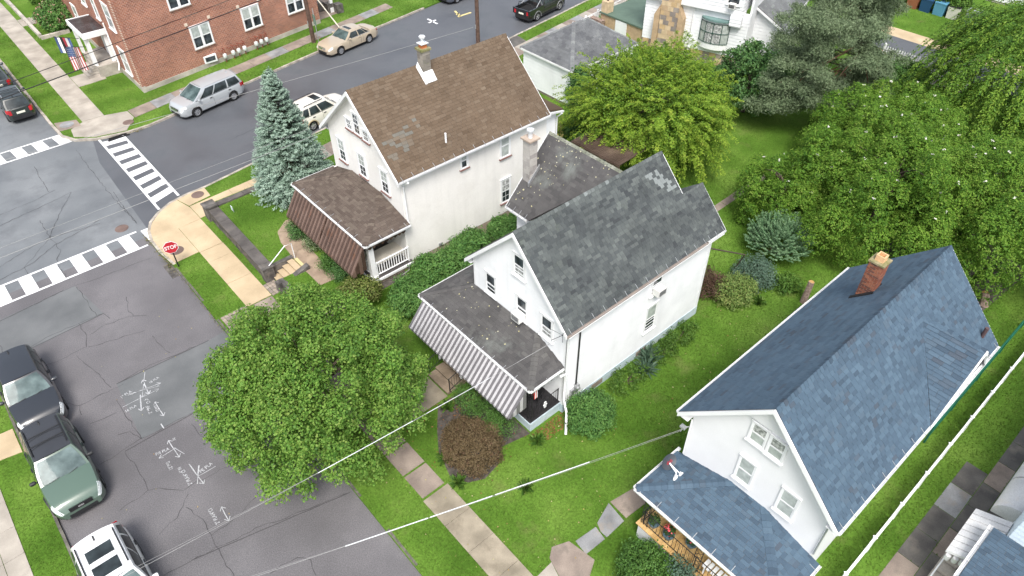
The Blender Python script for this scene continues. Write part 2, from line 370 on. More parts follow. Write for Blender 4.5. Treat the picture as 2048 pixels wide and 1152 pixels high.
CR = [
 [(-1.983,38.875),(-0.358,39.586),(1.004,39.949),(2.036,39.632),(3.490,39.386)], [(-0.814,42.904),(0.366,43.179),(2.253,43.481),(3.256,43.759)],
 [(1.026,41.955),(1.004,39.949),(-0.737,38.091),(-0.893,35.635)], [(-2.870,34.485),(0.222,34.795),(1.943,34.596),(4.454,34.409)], [(0.800,34.634),(0.877,31.804)],
 [(-3.183,31.493),(-1.224,31.866),(1.180,31.721),(1.299,31.152)], [(-3.167,32.727),(-3.207,31.393)], [(0.044,31.810),(0.045,30.480),(-0.167,29.940),(-1.059,29.897),(-2.578,29.996)],
 [(0.144,30.653),(0.901,30.868),(2.230,30.604),(2.705,30.182)], [(-0.097,29.878),(0.640,29.650),(2.272,29.206)], [(-0.685,29.689),(-0.499,28.871),(-0.326,28.040),(-0.145,26.684)],
 [(0.106,26.728),(1.623,26.830),(4.265,26.564)], [(5.141,42.081),(5.038,38.009)], [(2.366,48.297),(2.224,44.678)], [(4.966,48.606),(4.898,42.577),(5.038,38.009)],
 [(-2.301,27.592),(-2.131,27.332),(-1.486,26.545),(0.338,26.522)], [(-1.483,25.242),(-0.440,25.119)], [(-0.206,25.810),(-0.141,23.046)],
 [(-1.891,22.903),(-0.894,22.965),(-0.141,23.046),(2.447,22.918),(3.151,22.837)], [(-0.883,22.827),(-0.750,21.375),(-0.817,20.456),(-1.942,20.315)],
 [(-0.817,20.456),(-0.486,20.309),(-0.067,19.880),(0.196,19.559),(0.718,19.568),(2.649,19.386),(4.105,19.223)], [(0.280,19.283),(-0.061,18.931),(-0.457,18.617),(-1.237,18.345)],
 [(-0.010,18.773),(0.274,17.619),(0.178,17.094),(0.177,15.823),(0.131,14.919)], [(-1.679,16.731),(-0.719,16.614),(0.159,16.492),(1.560,16.216),(4.966,15.227)],
 [(0.220,17.058),(1.088,17.089),(2.156,17.424)], [(1.709,22.417),(1.782,21.576),(2.027,20.963),(2.664,20.795)], [(1.782,21.576),(2.220,22.240)],
 [(1.134,14.319),(1.584,14.334),(2.168,14.213),(2.434,13.829),(2.330,13.191)], [(-0.812,23.905),(-0.321,23.738),(-0.141,23.046)], [(-1.486,26.545),(-1.600,25.971)],
 [(1.004,39.949),(1.074,38.369),(0.536,37.177),(0.719,35.423)], [(3.256,43.759),(1.995,41.794),(1.004,39.949)], [(-1.988,37.827),(-0.494,38.092),(1.000,39.011),(3.601,39.727)],
 [(-0.548,44.057),(1.091,44.245),(2.579,44.643)], [(2.444,32.178),(2.178,31.070),(2.230,30.604)], [(2.404,28.605),(2.413,27.822),(2.601,26.983)], [(12.990,43.123),(18.637,44.026)], [(23.478,41.191),(28.347,40.516)]]
for c in CR: polyline_strip(ck, jag(c), lambda t: rng.uniform(0.008, 0.032), 0.0075)
seamw = 0.06
for c in ([(-3.183,31.493),(1.180,31.721)], [(0.106,26.728),(4.265,26.564)], [(-2.870,34.485),(0.222,34.795)], [(-0.866,22.876),(2.447,22.918)], [(-0.719,16.614),(4.966,15.227)]):
    polyline_strip(ck, jag(c, 0.5, 0.012), 0.032, 0.009)
ck.build("road_crack_sealing", M_crack, None, kind='structure')

# painted crossings
def stripe(poly): 
    mb = MB(); mb.face([(x, y, 0.012) for x, y in (poly if area2(poly) > 0 else poly[::-1])]); return mb
def crosswalk(p0, p1, q0, q1, n, bar, lo=0.14):
    """two edge lines p0-p1 and q0-q1 with bars between them"""
    e = thing("crosswalk", "", ""); del e['label']; del e['category']; e['kind'] = 'structure'
    P0, P1, Q0, Q1 = [Vector((*p, 0)) for p in (p0, p1, q0, q1)]
    for a, b, c in ((P0, P1, Q0), (Q0, Q1, P0)):
        d = (c-a).normalized()*lo
        stripe([a[:2], b[:2], (b+d)[:2], (a+d)[:2]]).build("edge_line", M_mark, e)
    for t0, t1 in bar:
        a, b, c, d = P0.lerp(P1, t0), P0.lerp(P1, t1), Q0.lerp(Q1, t1), Q0.lerp(Q1, t0)
        i0 = (d-a).normalized()*(lo+0.004)
        stripe([(a+i0)[:2], (b+i0)[:2], (c-i0)[:2], (d-i0)[:2]]).build("bar", M_mark, e)
crosswalk((6.44,49.0),(6.44,38.5),(7.98,48.7),(7.98,39.1), 9, [((k+0.42)/8.6, (k+0.98)/8.6) for k in range(8)])
crosswalk((-6.5,37.35),(4.75,37.3),(-6.5,35.6),(4.8,35.55), 9, [((4.05+1.25*k+2.45-1.3)/11.25, (4.05+1.25*k+2.45-0.68)/11.25) for k in range(-3, 6)])
crosswalk((-5,51.55),(4.9,51.4),(-5,49.9),(5.1,49.85), 9, [((k*1.25+0.45)/9.9, (k*1.25+1.12)/9.9) for k in range(0, 8)])
sheet("parking_line", [(17.027,50.320),(17.360,50.351),(24.440,51.328),(24.206,51.158)], 0.012, M_mark)

# utility locate marks sprayed on the road
mk = MB()
def arrow(a, b, head=0.12, w=0.045, both=False):
    a, b = Vector(a), Vector(b); w *= .8; polyline_strip(mk, jag([tuple(a), tuple(b)], 0.3, 0.012), lambda t: rng.uniform(w*0.8, w*1.25), 0.014)
    for p, q in ((b, a),) + (((a, b),) if both else ()):
        d = (q-p).normalized()
        for s in (0.6, -0.6):
            e = p + Vector((d.x*math.cos(s)-d.y*math.sin(s), d.x*math.sin(s)+d.y*math.cos(s)))*head*1.6
            polyline_strip(mk, [tuple(p), tuple(e)], w*0.8, 0.0145)
arrow((1.069,26.180),(0.973,25.208),w=0.056,both=True); arrow((0.256,25.731),(1.603,25.477),w=0.031); arrow((1.504,25.336),(0.318,25.787),w=0.022)
arrow((-0.154,25.222),(1.407,25.197),w=0.025); arrow((1.002,24.594),(1.005,23.594),w=0.037,both=True); arrow((0.674,25.398),(0.387,24.493),w=0.056)
arrow((1.298,26.562),(0.689,25.201),w=0.031); arrow((0.751,23.265),(0.756,22.954),w=0.050,head=0.01)
arrow((0.663,22.235),(0.676,21.131),w=0.043,both=True); arrow((0.750,21.671),(0.040,21.631),w=0.031); arrow((0.704,21.711),(0.893,21.160),w=0.037,head=0.01)
arrow((0.839,20.581),(0.909,19.310),w=0.043); arrow((0.872,19.789),(1.581,19.770),w=0.031,head=0.01); arrow((1.109,20.249),(0.881,19.811),w=0.062,head=0.01); arrow((0.872,19.789),(0.719,19.478),w=0.031,head=0.02)
arrow((0.993,17.916),(0.953,17.181),w=0.043,both=True)
mk.build("utility_arrow_marks", M_spray, None, kind='structure')
def road_text(body, p, ang, size, m=None):
    cu = bpy.data.curves.new("spray_text", 'FONT'); cu.body = body; cu.size = size*.86; cu.offset = 0.002; cu.materials.append(m or M_spray)
    link("utility_spray_text", text_mesh(cu), None, Matrix.Translation((p[0], p[1], 0.0145)) @ Matrix.Rotation(ang, 4, 'Z') @ Matrix.Scale(.8, 4, (1,0,0)), kind='structure')
road_text('1" PLA', (-0.024,25.722), R_(10), 0.26); road_text('16 PLA', (-0.146,24.824), R_(6), 0.24); road_text('18 PLA', (1.216,25.743), R_(8), 0.22)
road_text('4" CI', (0.687,25.019), R_(-85), 0.24); road_text('2" MNF', (0.699,24.075), R_(85), 0.24); road_text('12/M2', (0.979,23.969), R_(85), 0.24)
road_text('P/S PLA', (-0.005,21.828), R_(-8), 0.24); road_text('12"/M2', (0.285,20.763), R_(88), 0.24); road_text('IN', (0.904,22.055), R_(80), 0.2)
road_text('PE PLA', (1.017,19.842), R_(10), 0.27); road_text('2" PLA/4" CI', (0.573,19.607), R_(88), 0.24); road_text('1" IN', (0.512,20.379), R_(85), 0.2)
road_text('2" PLA/4"CI', (0.667,17.326), R_(88), 0.24)
yk = MB()
for a, b, w in (((37.768,50.797),(37.317,49.503),.2),((37.116,49.531),(38.612,49.570),.25),((37.298,49.978),(37.675,50.102),.2)): polyline_strip(yk, jag([a,b],0.4,0.05), w, 0.012)
yk.build("yellow_utility_mark", M_spray_y, None, kind='structure')
wk = MB()
for a, b in (((34.856,50.960),(34.842,49.489)),((34.394,50.185),(35.275,50.283))): polyline_strip(wk, jag([a,b],0.4,0.05), .18, 0.012)
wk.build("white_cross_mark", M_mark, None, kind='structure')

# kerbs, in stones
def kerb(pts, w=0.16, z=0.125, step=1.8, m=None):
    e = thing("kerb", "", ""); del e['label']; del e['category']; e['kind'] = 'structure'
    for i in range(len(pts)-1):
        a, b = Vector((*pts[i],0)), Vector((*pts[i+1],0)); n = max(1, round((b-a).length/step)); d = (b-a).normalized(); p = Vector((-d.y, d.x, 0))
        for k in range(n):
            q0, q1 = a.lerp(b, k/n)+d*0.006, a.lerp(b, (k+1)/n)-d*0.006
            if (q0-CAMP).length > 75 : continue
            zz = z+rng.uniform(-.012,.012); j = p*rng.uniform(-.015,.015)
            mb = MB(); mb.extr([q0+j+Vector((0,0,-.1)), q1+j+Vector((0,0,-.1)), q1+j+p*w+Vector((0,0,-.1)), q0+j+p*w+Vector((0,0,-.1))], (0,0,zz+.1))
            mb.build("kerb_stone", m or M_kerb, e)
    for i in range(len(pts)-1): PAVED.append([pts[i], pts[i+1], (pts[i+1][0]+.02, pts[i+1][1]+.02), (pts[i][0]+.02, pts[i][1]+.02)])
M_oldkerb = pmat('old_kerb_stone', [(0.09,0.085,0.075),(0.16,0.15,0.13)], rough=.9, var=.2, scale=3, bump=.3, stain=(.07,.10,.03), stain_scale=1.5)
kerb([(5.12,2),(5.12,27.5),(5.12,32.6)][::-1], .10, .10, 1.8, M_oldkerb)
kerb(([(5.14,32.9),(4.98,34.4),(4.99,35.73),(5.2,36.73),(5.57,37.44),(6.29,38.1),(7.2,38.62),(8.3,38.85)] + [(x, crossnear(x)) for x in (9.5,13.3,30,50)])[::-1])
kerb([(-3.9,12),(-3.9,33.2)][::-1], .10, .11, 1.8, M_oldkerb)
kerb([(4.64,75),(4.64,53.2),(4.72,50.9),(5.2,49.8),(6.4,48.92),(8.2,48.45)] + [(x, crossfar(x)-.05) for x in (9.7,13.6,18,24,36)])

# pavements, slab by slab
def pave(name="sidewalk"):
    e = thing(name, "", ""); del e['label']; del e['category']; e['kind'] = 'structure'; return e
def slab(e, poly, m, z=0.125, name="paving_slab", jit=0.006, thick=0.14):
    if area2(poly) < 0: poly = poly[::-1]
    PAVED.append(poly); zz = z+rng.uniform(-jit, jit); mb = MB(); mb.prism(poly, zz-thick, zz)
    return mb.build(name, m, e)
def lerp2(a, b, t): return (a[0]+(b[0]-a[0])*t, a[1]+(b[1]-a[1])*t)
def strip(e, A0, A1, B0, B1, n, m, gap=0.012, z=0.125, **kw):
    """slabs between the edges A0-A1 and B0-B1"""
    L = (Vector(A1)-Vector(A0)).length; g = gap/L
    for k in range(n):
        t0, t1 = k/n+g/2, (k+1)/n-g/2
        slab(e, [lerp2(A0,A1,t0), lerp2(A0,A1,t1), lerp2(B0,B1,t1), lerp2(B0,B1,t0)], m if not isinstance(m, list) else m[k % len(m)], z, **kw)
sw = pave()
strip(sw, (6.62,27.35),(6.62,32.95),(7.92,27.35),(7.92,32.95), 5, M_tan)
strip(sw, (6.62,32.97),(6.62,35.82),(7.9,32.97),(7.9,35.86), 2, M_tan)
slab(sw, [(5.28,33.0),(6.6,33.06),(6.6,35.82),(5.15,35.7),(5.12,34.4)], M_tan)
slab(sw, [(5.16,35.72),(7.9,35.88),(7.9,37.3),(7.6,38.6),(7.2,38.45),(6.34,37.95),(5.7,37.3),(5.35,36.68)], M_tan)
slab(sw, [(7.65,38.55),(7.92,37.5),(9.3,37.7),(9.35,38.8),(8.3,38.7)], M_tan)
strip(sw, (7.92,37.42),(14.0,37.75),(7.92,35.92),(14.0,36.3), 5, M_tan)
strip(sw, (14.02,37.75),(38.0,41.55),(14.02,36.35),(38.0,40.2), 16, [M_brownslab, M_concrete])
strip(sw, (6.87,13.06),(6.87,27.33),(7.9,13.06),(7.9,27.33), 11, M_brownslab, gap=0.09)
strip(sw, (6.82,2.0),(6.82,13.0),(7.98,2.0),(7.98,13.0), 8, M_oldconc)
bs = pave("brick_paving")
def setts(e, poly, m, nx=6, ny=6):
    a, b, c, d = poly
    for i in range(nx):
        for j in range(ny):
            f = lambda s, t: lerp2(lerp2(a,b,s), lerp2(d,c,s), t)
            g1, g2 = 0.05/nx, 0.05/ny
            slab(e, [f(i/nx+g1,j/ny+g2), f((i+1)/nx-g1,j/ny+g2), f((i+1)/nx-g1,(j+1)/ny-g2), f(i/nx+g1,(j+1)/ny-g2)], m[rng.randrange(len(m))], 0.125, "paving_brick", 0.006)
M_set = [pmat("brick_paver_%d" % i, c, rough=0.9, bump=0.2) for i, c in enumerate([(0.27,0.225,0.185),(0.32,0.27,0.225),(0.235,0.20,0.175)])]
setts(bs, [(5.3,26.3),(6.6,26.3),(6.6,27.5),(5.3,27.5)], M_set, 7, 6)
setts(bs, [(7.95,27.25),(8.72,27.3),(8.55,28.35),(7.92,28.3)], M_set, 4, 5)
# walk to the white house, stepping stones and slabs by the blue house
wp = pave("front_walk")
strip(wp, (7.95,16.4),(10.6,16.4),(7.95,17.85),(10.6,17.85), 2, M_oldconc)
ss = pave("stepping_stone_path")
for poly, m in (([(12.05,7.45),(13.5,7.35),(13.5,8.05),(12.1,8.3)], M_brownslab), ([(10.95,7.4),(11.9,7.42),(12.02,8.3),(11.1,8.02),(10.95,7.7)], M_blueslab), ([(9.92,7.45),(10.85,7.4),(10.95,7.95),(10.0,8.05)], M_blueslab),
                ([(8.55,7.15),(9.35,6.75),(10.0,7.1),(9.82,8.2),(9.2,8.45),(8.85,8.2)], M_brownslab), ([(7.99,7.2),(8.5,7.1),(8.8,8.05),(8.0,8.0)], M_concrete)):
    slab(ss, poly, m, 0.12)
sb = pave("side_yard_paving")
for k in range(5): slab(sb, [(16.9+1.42*k,-.62),(18.3+1.42*k,-.62),(18.3+1.42*k,0.18),(16.9+1.42*k,0.18)], [M_brownslab, M_darkslab, M_darkslab, M_blueslab, M_darkslab][k], 0.11)
for k in range(10):
    x0 = 16.4+1.42*k
    slab(sb, [(x0,-1.28),(x0+1.4,-1.28),(x0+1.4,-0.64),(x0,-0.64)], [M_darkslab, M_darkslab, M_brownslab][k % 3], 0.11)
    slab(sb, [(x0,-1.92),(x0+1.4,-1.92),(x0+1.4,-1.3),(x0,-1.3)], [M_darkslab, M_blueslab][k % 2], 0.11)
bp_ = pave("back_path")
strip(bp_, (24.0,16.75),(36.0,16.95),(24.0,17.2),(36.0,17.4), 10, M_brownslab, gap=0.03, z=0.112)
lsw = pave(); strip(lsw, (-5.75,14),(-5.75,33),(-5.08,14),(-5.08,33), 14, M_concrete); strip(lsw, (-6.45,14),(-6.45,33),(-5.77,14),(-5.77,33), 14, M_concrete)
slab(lsw, [(-5.06,25.7),(-3.97,25.5),(-3.97,27.0),(-5.06,27.1)], M_tan)
nsw = pave()
strip(nsw, (6.42,51.9),(6.42,80),(7.85,51.9),(7.85,80), 20, M_concrete)
slab(nsw, [(5.35,50.2),(6.45,49.25),(8.3,48.75),(9.3,50.2),(9.25,51.4),(7.85,51.85),(6.4,51.85),(5.5,51.3)], M_concrete)
slab(nsw, [(4.85,51.6),(6.2,51.4),(6.2,52.5),(4.9,53.0)], M_brownslab, 0.13)
strip(nsw, (9.35,50.15),(34,55.0),(9.3,51.45),(34,56.2), 15, [M_brownslab, M_blueslab, M_brownslab])
strip(nsw, (7.87,57.5),(9.9,57.6),(7.87,59.6),(9.9,59.65), 1, M_concrete)
strip(nsw, (7.87,72.6),(10.6,72.6),(7.87,74.4),(10.6,74.4), 2, M_concrete)
slab(nsw, [(26.4,56.6),(30.0,57.2),(31.0,63),(26.6,63)], M_brownslab, 0.11)
fsw = pave(); strip(fsw, (38.02,41.55),(52,43.6),(38.02,40.2),(52,42.2), 12, [M_concrete, M_brownslab, M_blueslab])
slab(fsw, [(36.2,42.9),(38.2,43.1),(38.0,41.6),(35.8,41.2)], M_darkslab, 0.11)
# back lane beyond the picket fence
sheet("lane", [(57.5,-5),(61.2,-5),(61.2,26),(57.5,26)], 0.115, M_asph_new); sheet("gravel_verge", [(61.2,-5),(63.0,-5),(63.0,26),(61.2,26)], 0.111, M_tan)
PAVED.append([(57.5,-5),(63,-5),(63,26),(57.5,26)])
# raised front lot of the cream house
LOT = [(8.6,23.3),(14.1,23.3),(14.1,36.0),(8.6,36.0),(8.6,28.5),(9.87,28.5),(9.87,27.42),(8.6,27.42)]
lawn("raised_lawn", LOT, 0.72, None, 0.75)
cp = pave("curved_walk"); M_path = pmat("brown_path", [(0.27, 0.20, 0.145), (0.34, 0.26, 0.19)], rough=0.9, var=0.1, scale=2, bump=0.3, fine=60)
slab(cp, [(9.85,25.7),(10.75,25.6),(10.85,27.0),(9.85,27.2)], M_path, 0.735)
slab(cp, [(9.85,27.22),(10.85,27.02),(10.95,29.0),(9.9,28.7)], M_path, 0.735)
slab(cp, [(9.9,28.72),(10.95,29.02),(11.3,30.2),(10.3,31.0),(10.02,30.1)], M_path, 0.735)
slab(cp, [(10.32,31.02),(11.32,30.22),(12.0,30.4),(12.0,31.6),(11.1,31.65)], M_path, 0.735)
# garden beds
def bed(poly, z): PAVED.append(poly); return sheet("garden_bed", poly, z, M_soil)
bed([(8.25,13.2),(8.6,12.5),(9.2,12.2),(10.0,12.35),(10.6,12.9),(11.95,12.6),(11.95,16.2),(10.9,16.25),(10.0,16.3),(9.2,15.3),(8.6,14.4)], 0.106)
bed([(8.62,24.1),(8.9,23.4),(13.6,23.4),(13.6,24.0)], 0.726)
bed([(12.6,19.9),(19.5,21.2),(22.5,22.2),(23,24.0),(12.6,23.3)], 0.105)
bed([(33,3.4),(38,3.0),(40,9),(34,9)], 0.105)
bed([(38.5,25.0),(41.5,25.5),(41.5,34.5),(38.0,34.0)], 0.105)

def manhole(p, label, r=0.38, z=0.14, mat=None, ry=1.0):
    mb = MB(); mb.lathe((p[0],p[1],z-.03), [(0.001,.03),(r*.9,.03),(r*.9,.026),(r,.026),(r,0)], 24)
    for a in range(4):
        for b in range(4): mb.box((p[0]-r*.55+a*r*.34,p[1]-r*.55+b*r*.34,z), (p[0]-r*.42+a*r*.34,p[1]-r*.42+b*r*.34,z+.006))
    solo(mb, "manhole_cover", mat or M_manh, label, "manhole cover")
M_manh = pmat("rusty_iron", [(0.125, 0.085, 0.075), (0.19, 0.135, 0.115)], rough=0.7, bump=0.2, fine=60)
manhole((5.75,33.95), "round iron cover in the tan corner paving beside the stop sign")
manhole((8.75,38.25), "round iron cover in the tan corner pad beside the cross street kerb", 0.36)
manhole((8.75,49.75), "rusty round cover in the pavement corner below the brick building", 0.36)
manhole((5.5,52.2), "grey round cover in the grass strip behind the small dark SUV", 0.45, 0.15, M_blueslab)
manhole((4.25,38.1), "worn iron cover set in the asphalt of the road junction", 0.36, 0.012)
inl = MB(); inl.box((4.72,32.0,-.02),(5.1,33.3,.012)); 
for k in range(7): inl.box((4.75,32.1+k*.17,.012),(5.08,32.17+k*.17,.02))
solo(inl, "storm_drain", M_darkstone, "dark storm drain grate at the kerb beside the stop sign", "drain grate")
inl = MB(); inl.box((6.9,48.2,-.02),(8.3,48.42,.02)); inl.box((7.0,48.46,.0),(8.2,48.52,.1))
solo(inl, "storm_drain", M_rubber, "black storm drain mouth in the far corner kerb", "drain grate")

# ================================================================ building helpers
FLOWN = {}
class Roofs:
    """Collects the shingles of one house; the largest in view become parts, the rest one part per slope."""
    def __init__(s): s.items = []; s.caps = []
    def plane(s, roof, O, U, V, poly, mat, e=0.15, w=0.30, t=0.014, tone=None, deck=0.10):
        O, U, V = Vector(O), Vector(U).normalized(), Vector(V).normalized(); N = U.cross(V)
        if N.z < 0: N = -N
        if area2(poly) < 0: poly = poly[::-1]
        mb = MB(); mb.extr([O+U*a+V*b for a, b in poly], -N*deck); mb.build("roof_deck", M_decking, roof)
        us = [p[0] for p in poly]; vs_ = [p[1] for p in poly]
        v = min(vs_); row = 0
        while v < max(vs_)-0.02:
            u = min(us) - rng.uniform(0, w)
            while u < max(us):
                ww = w*rng.choice((0.75, 1.0, 1.0, 1.2)); g = 0.005
                rect = [(u+g, v), (u+ww-g, v), (u+ww-g, v+e+0.02), (u+g, v+e+0.02)]
                c = clip_to(rect, poly)
                if len(c) >= 3 and abs(area2(c)) > 0.0008:
                    tn = tone(u+ww/2, v+e/2) if tone else rng.random()
                    full = abs(abs(area2(c))-(ww-2*g)*(e+0.02)) < 1e-6
                    P = O+U*(u+ww/2)+V*(v+e/2); d = CAMP-P
                    vis = abs(area2(c))*max(0, d.normalized().dot(N))/d.length_squared
                    s.items.append((vis, roof, O, U, V, N, c, v, e, t, tn, mat, full, ww))
                u += ww
            v += e; row += 1
    def finish(s, limit=300):
        s.items.sort(key=lambda i: -i[0]); cache = {}; rest = {}
        for k, (vis, roof, O, U, V, N, c, v, e, t, tn, mat, full, ww) in enumerate(s.items):
            h = lambda b: t*(1-(b-v)/(e+0.02))*0.9+0.002
            if k < limit:
                q = round(tn*14)/14
                key = (mat.name, round(ww, 3), e, t, q) if full else None
                F = Matrix((U, V, N)).transposed().to_4x4(); x0 = min(q_[0] for q_ in c); F.translation = O+U*x0+V*v
                me = cache.get(key) if key else None
                if me is None:
                    mb = MB(); tp = [(a-x0, b-v, h(b)) for a, b in c]; n = len(tp)
                    q2 = min(0.999, max(0.001, q if q != 0.5 else 0.501))
                    mb.face(tp, q2)
                    for i in range(n):
                        a, b = tp[i], tp[(i+1) % n]; mb.face([(a[0],a[1],-.004),(b[0],b[1],-.004),b,a], q2)
                    me = mb.mesh("shingle", mat)
                    if key: cache[key] = me
                link("shingle", me, roof, F)
            else:
                mb = rest.setdefault((roof, tuple(round(z, 3) for z in N), mat.name), (MB(), mat))[0]
                tp = [O+U*a+V*b+N*h(b) for a, b in c]; n = len(tp); q2 = tn if tn != 0.5 else 0.501
                mb.face(tp, q2)
                for i in range(n):
                    a, b = tp[i], tp[(i+1) % n]
                    if c[i][1] < v+e or c[(i+1) % n][1] < v+e: mb.face([a-N*(h(c[i][1])+.004), b-N*(h(c[(i+1)%n][1])+.004), b, a], q2)
        for (roof, _, _2), (mb, mat) in rest.items(): mb.build("shingle_courses", mat, roof, kind="stuff")
def ridge_caps(roof, A, B, sideA, sideB, mat, step=0.17, w=0.15, tone=None, t=0.02):
    """bent caps from A to B; sideA/sideB are the unit vectors running down the two slopes"""
    A, B, a, b = Vector(A), Vector(B), Vector(sideA).normalized(), Vector(sideB).normalized(); n = max(1, int((B-A).length/step)); d = (B-A)/n
    cache = {}; up = -(a+b); up = up.normalized() if up.length > 1e-3 else Vector((0,0,1))
    for k in range(n):
        q = round((tone(k/n) if tone else rng.random())*9)/9; q = min(.999, max(.001, q))
        me = cache.get(q)
        if me is None:
            mb = MB(); p0, p1 = Vector((0,0,0)), d*1.25
            h0, h1 = up*(0.012+t), up*0.012
            L0, C0, R0 = a*w+h0*.8, h0*1.3, b*w+h0*.8; L1, C1, R1 = p1+a*w+h1*.8, p1+h1*1.3, p1+b*w+h1*.8
            for f in ([L0,C0,C1,L1],[C0,R0,R1,C1],[a*w-up*.01,-up*.0,C0,L0],[-up*.0,b*w-up*.01,R0,C0],[L0,L1,p1+a*w-up*.01,a*w-up*.01],[R0,R1,p1+b*w-up*.01,b*w-up*.01][::-1]): mb.face(f, q)
            me = mb.mesh("ridge_cap", mat); cache[q] = me
        link("ridge_cap", me, roof, Matrix.Translation(A+d*k))
M_decking = pmat("roof_decking", (0.10, 0.10, 0.10), rough=0.9)

def wall(house, name, O, U, poly, thick=0.15, m=None, board=0.0, boardm=None, proud=0.026, zmin=None):
    """wall polygon in (u,z) on the outer face; U runs to the right seen from outside; boards are its siding"""
    O, U = Vector(O), Vector(U).normalized(); out = U.cross(Vector((0,0,1)))
    mb = MB(); mb.extr([O+U*a+Vector((0,0,b)) for a, b in poly], -out*thick)
    w = mb.build(name, m or M_siding, house)
    if board:
        if area2(poly) < 0: poly = poly[::-1]
        z = min(p[1] for p in poly); zt = max(p[1] for p in poly)
        if zmin is not None: z = zmin
        while z < zt-0.03:
            c = clip(clip(poly, 0, -1, -z), 0, 1, z+board-(.014 if board > .12 else .01))
            if len(c) >= 3 and abs(area2(c)) > 0.004:
                o2 = lambda b: out*(0.004+proud*(1-(b-z)/board))
                b0 = [O+U*a+Vector((0,0,b)) for a, b in c]; tp = [p+o2(p.z-O.z) for p in b0]
                mb = MB(); mb.face(tp)
                for i in range(len(tp)): mb.face([b0[i], b0[(i+1)%len(tp)], tp[(i+1)%len(tp)], tp[i]])
                mb.build("siding_board", boardm or m or M_siding, w)
            z += board
    return w
WCACHE = {}
def window(house, P, rz, w, h, top='glass', bot='glass', grid=False, sill=None, two=False, frame_m=None, casing=0.085):
    """double-hung window; P is the centre of the opening on the wall face, outward is local -Y"""
    key = (round(w,2), round(h,2), top, bot, grid, sill.name if sill else None, two, (frame_m or M_white).name, casing)
    if key not in WCACHE:
        fm = frame_m or M_white; c = casing
        mb = MB()
        mb.box((-w/2-c,-.055,-h/2-c*.6),(-w/2,0.01,h/2+c)); mb.box((w/2,-.055,-h/2-c*.6),(w/2+c,0.01,h/2+c)); mb.box((-w/2,-.058,h/2),(w/2,0.01,h/2+c)); mb.box((-w/2,-.05,-h/2-c*.6),(w/2,0.01,-h/2))
        mb.box((-w/2-c-.02,-.085,h/2+c),(w/2+c+.02,0.01,h/2+c+.03))
        if two: mb.box((-.06,-.056,-h/2),(.06,0.01,h/2))
        cas = mb.mesh("window", fm); items = []
        cols = [(-w/2,-.06),(.06,w/2)] if two else [(-w/2,w/2)]
        for x0, x1 in cols:
            for part, z0, z1, y in (('top',0,h/2,-.036),('bot',-h/2,0,-.022)):
                mb = MB(); s = .04
                mb.box((x0,y-.012,z0),(x0+s,y+.02,z1)); mb.box((x1-s,y-.012,z0),(x1,y+.02,z1)); mb.box((x0+s,y-.013,z1-s),(x1-s,y+.02,z1)); mb.box((x0+s,y-.013,z0),(x1-s,y+.02,z0+s))
                if grid and part == 'top' or grid == 'all':
                    mb.box(((x0+x1)/2-.01,y-.008,z0+s),((x0+x1)/2+.01,y+.01,z1-s)); mb.box((x0+s,y-.007,(z0+z1)/2-.01),(x1-s,y+.01,(z0+z1)/2+.01))
                items.append(("sash", mb.mesh("sash", fm)))
                mat = {'glass': M_glass, 'blind': M_blind, 'lace': M_lace}[top if part == 'top' else bot]
                mb = MB(); mb.box((x0+s*.5,y-.002,z0+s*.5),(x1-s*.5,y+.006,z1-s*.5)); items.append(("pane", mb.mesh("pane", mat)))
        mb = MB(); mb.box((-w/2-c-.04,-.11,-h/2-c*.6-.05),(w/2+c+.04,0.01,-h/2-c*.6)); items.append(("sill", mb.mesh("sill", sill or fm)))
        WCACHE[key] = (cas, items)
    cas, items = WCACHE[key]
    o = link("window", cas, house, frame(P, rz))
    for n, me in items: link(n, me, o, WM[o])
    return o
FX, FY = -math.pi/2, 0.0      # walls facing -x / -y
def gutter(house, A, B, out, straps=0, up=None, m=None, w=0.11):
    A, B, out = Vector(A), Vector(B), Vector(out); d = (B-A)
    mb = MB(); z = Vector((0,0,1))
    prof = [(0,0),(0,-.10),(w*.8,-.10),(w,0),(w-.012,0),(w*.78,-.088),(.012,-.088),(.012,0)]
    rows = [[p+out*a+z*b for a, b in prof] for p in (A, B)]
    mb.grid(rows, closed=True); mb.face([A, A-z*.1, A-z*.1+out*w*.8, A+out*w]); mb.face([B, B-z*.1, B-z*.1+out*w*.8, B+out*w])
    mb.build("gutter", m or M_white, house)
    if straps and up is not None:
        up = Vector(up).normalized(); n = int(d.length/straps); t = d.normalized(); me = None
        for k in range(n+1):
            p = A + d*((k+.3)/(n+.6))
            if me is None:
                mb = MB(); nn = t.cross(up); nn = nn if nn.z > 0 else -nn
                a, b = out*w*0.95, up*0.21+nn*.03
                mb.hexa([a-t*.009, a+t*.009, b+t*.009, b-t*.009, a-t*.009+z*.012, a+t*.009+z*.012, b+t*.009+nn*.012, b-t*.009+nn*.012])
                me = mb.mesh("gutter_strap", M_metal)
            link("gutter_strap", me, house, Matrix.Translation(p))
def rake(house, A, B, out, m=None, h=0.17, t=0.05):
    """sloping barge board under a roof edge from A to B"""
    A, B, out = Vector(A), Vector(B), Vector(out); z = Vector((0,0,1)); mb = MB()
    mb.hexa([A-z*h, B-z*h, B-z*h+out*t, A-z*h+out*t, A-z*.005, B-z*.005, B-z*.005+out*t, A-z*.005+out*t]); mb.build("barge_board", m or M_white, house)
def pipe(house, pts, r=0.045, m=None, name="downspout", n=8):
    mb = MB(); mb.tube(pts, r, n); mb.build(name, m or M_white, house, smooth=True, sharp=50)
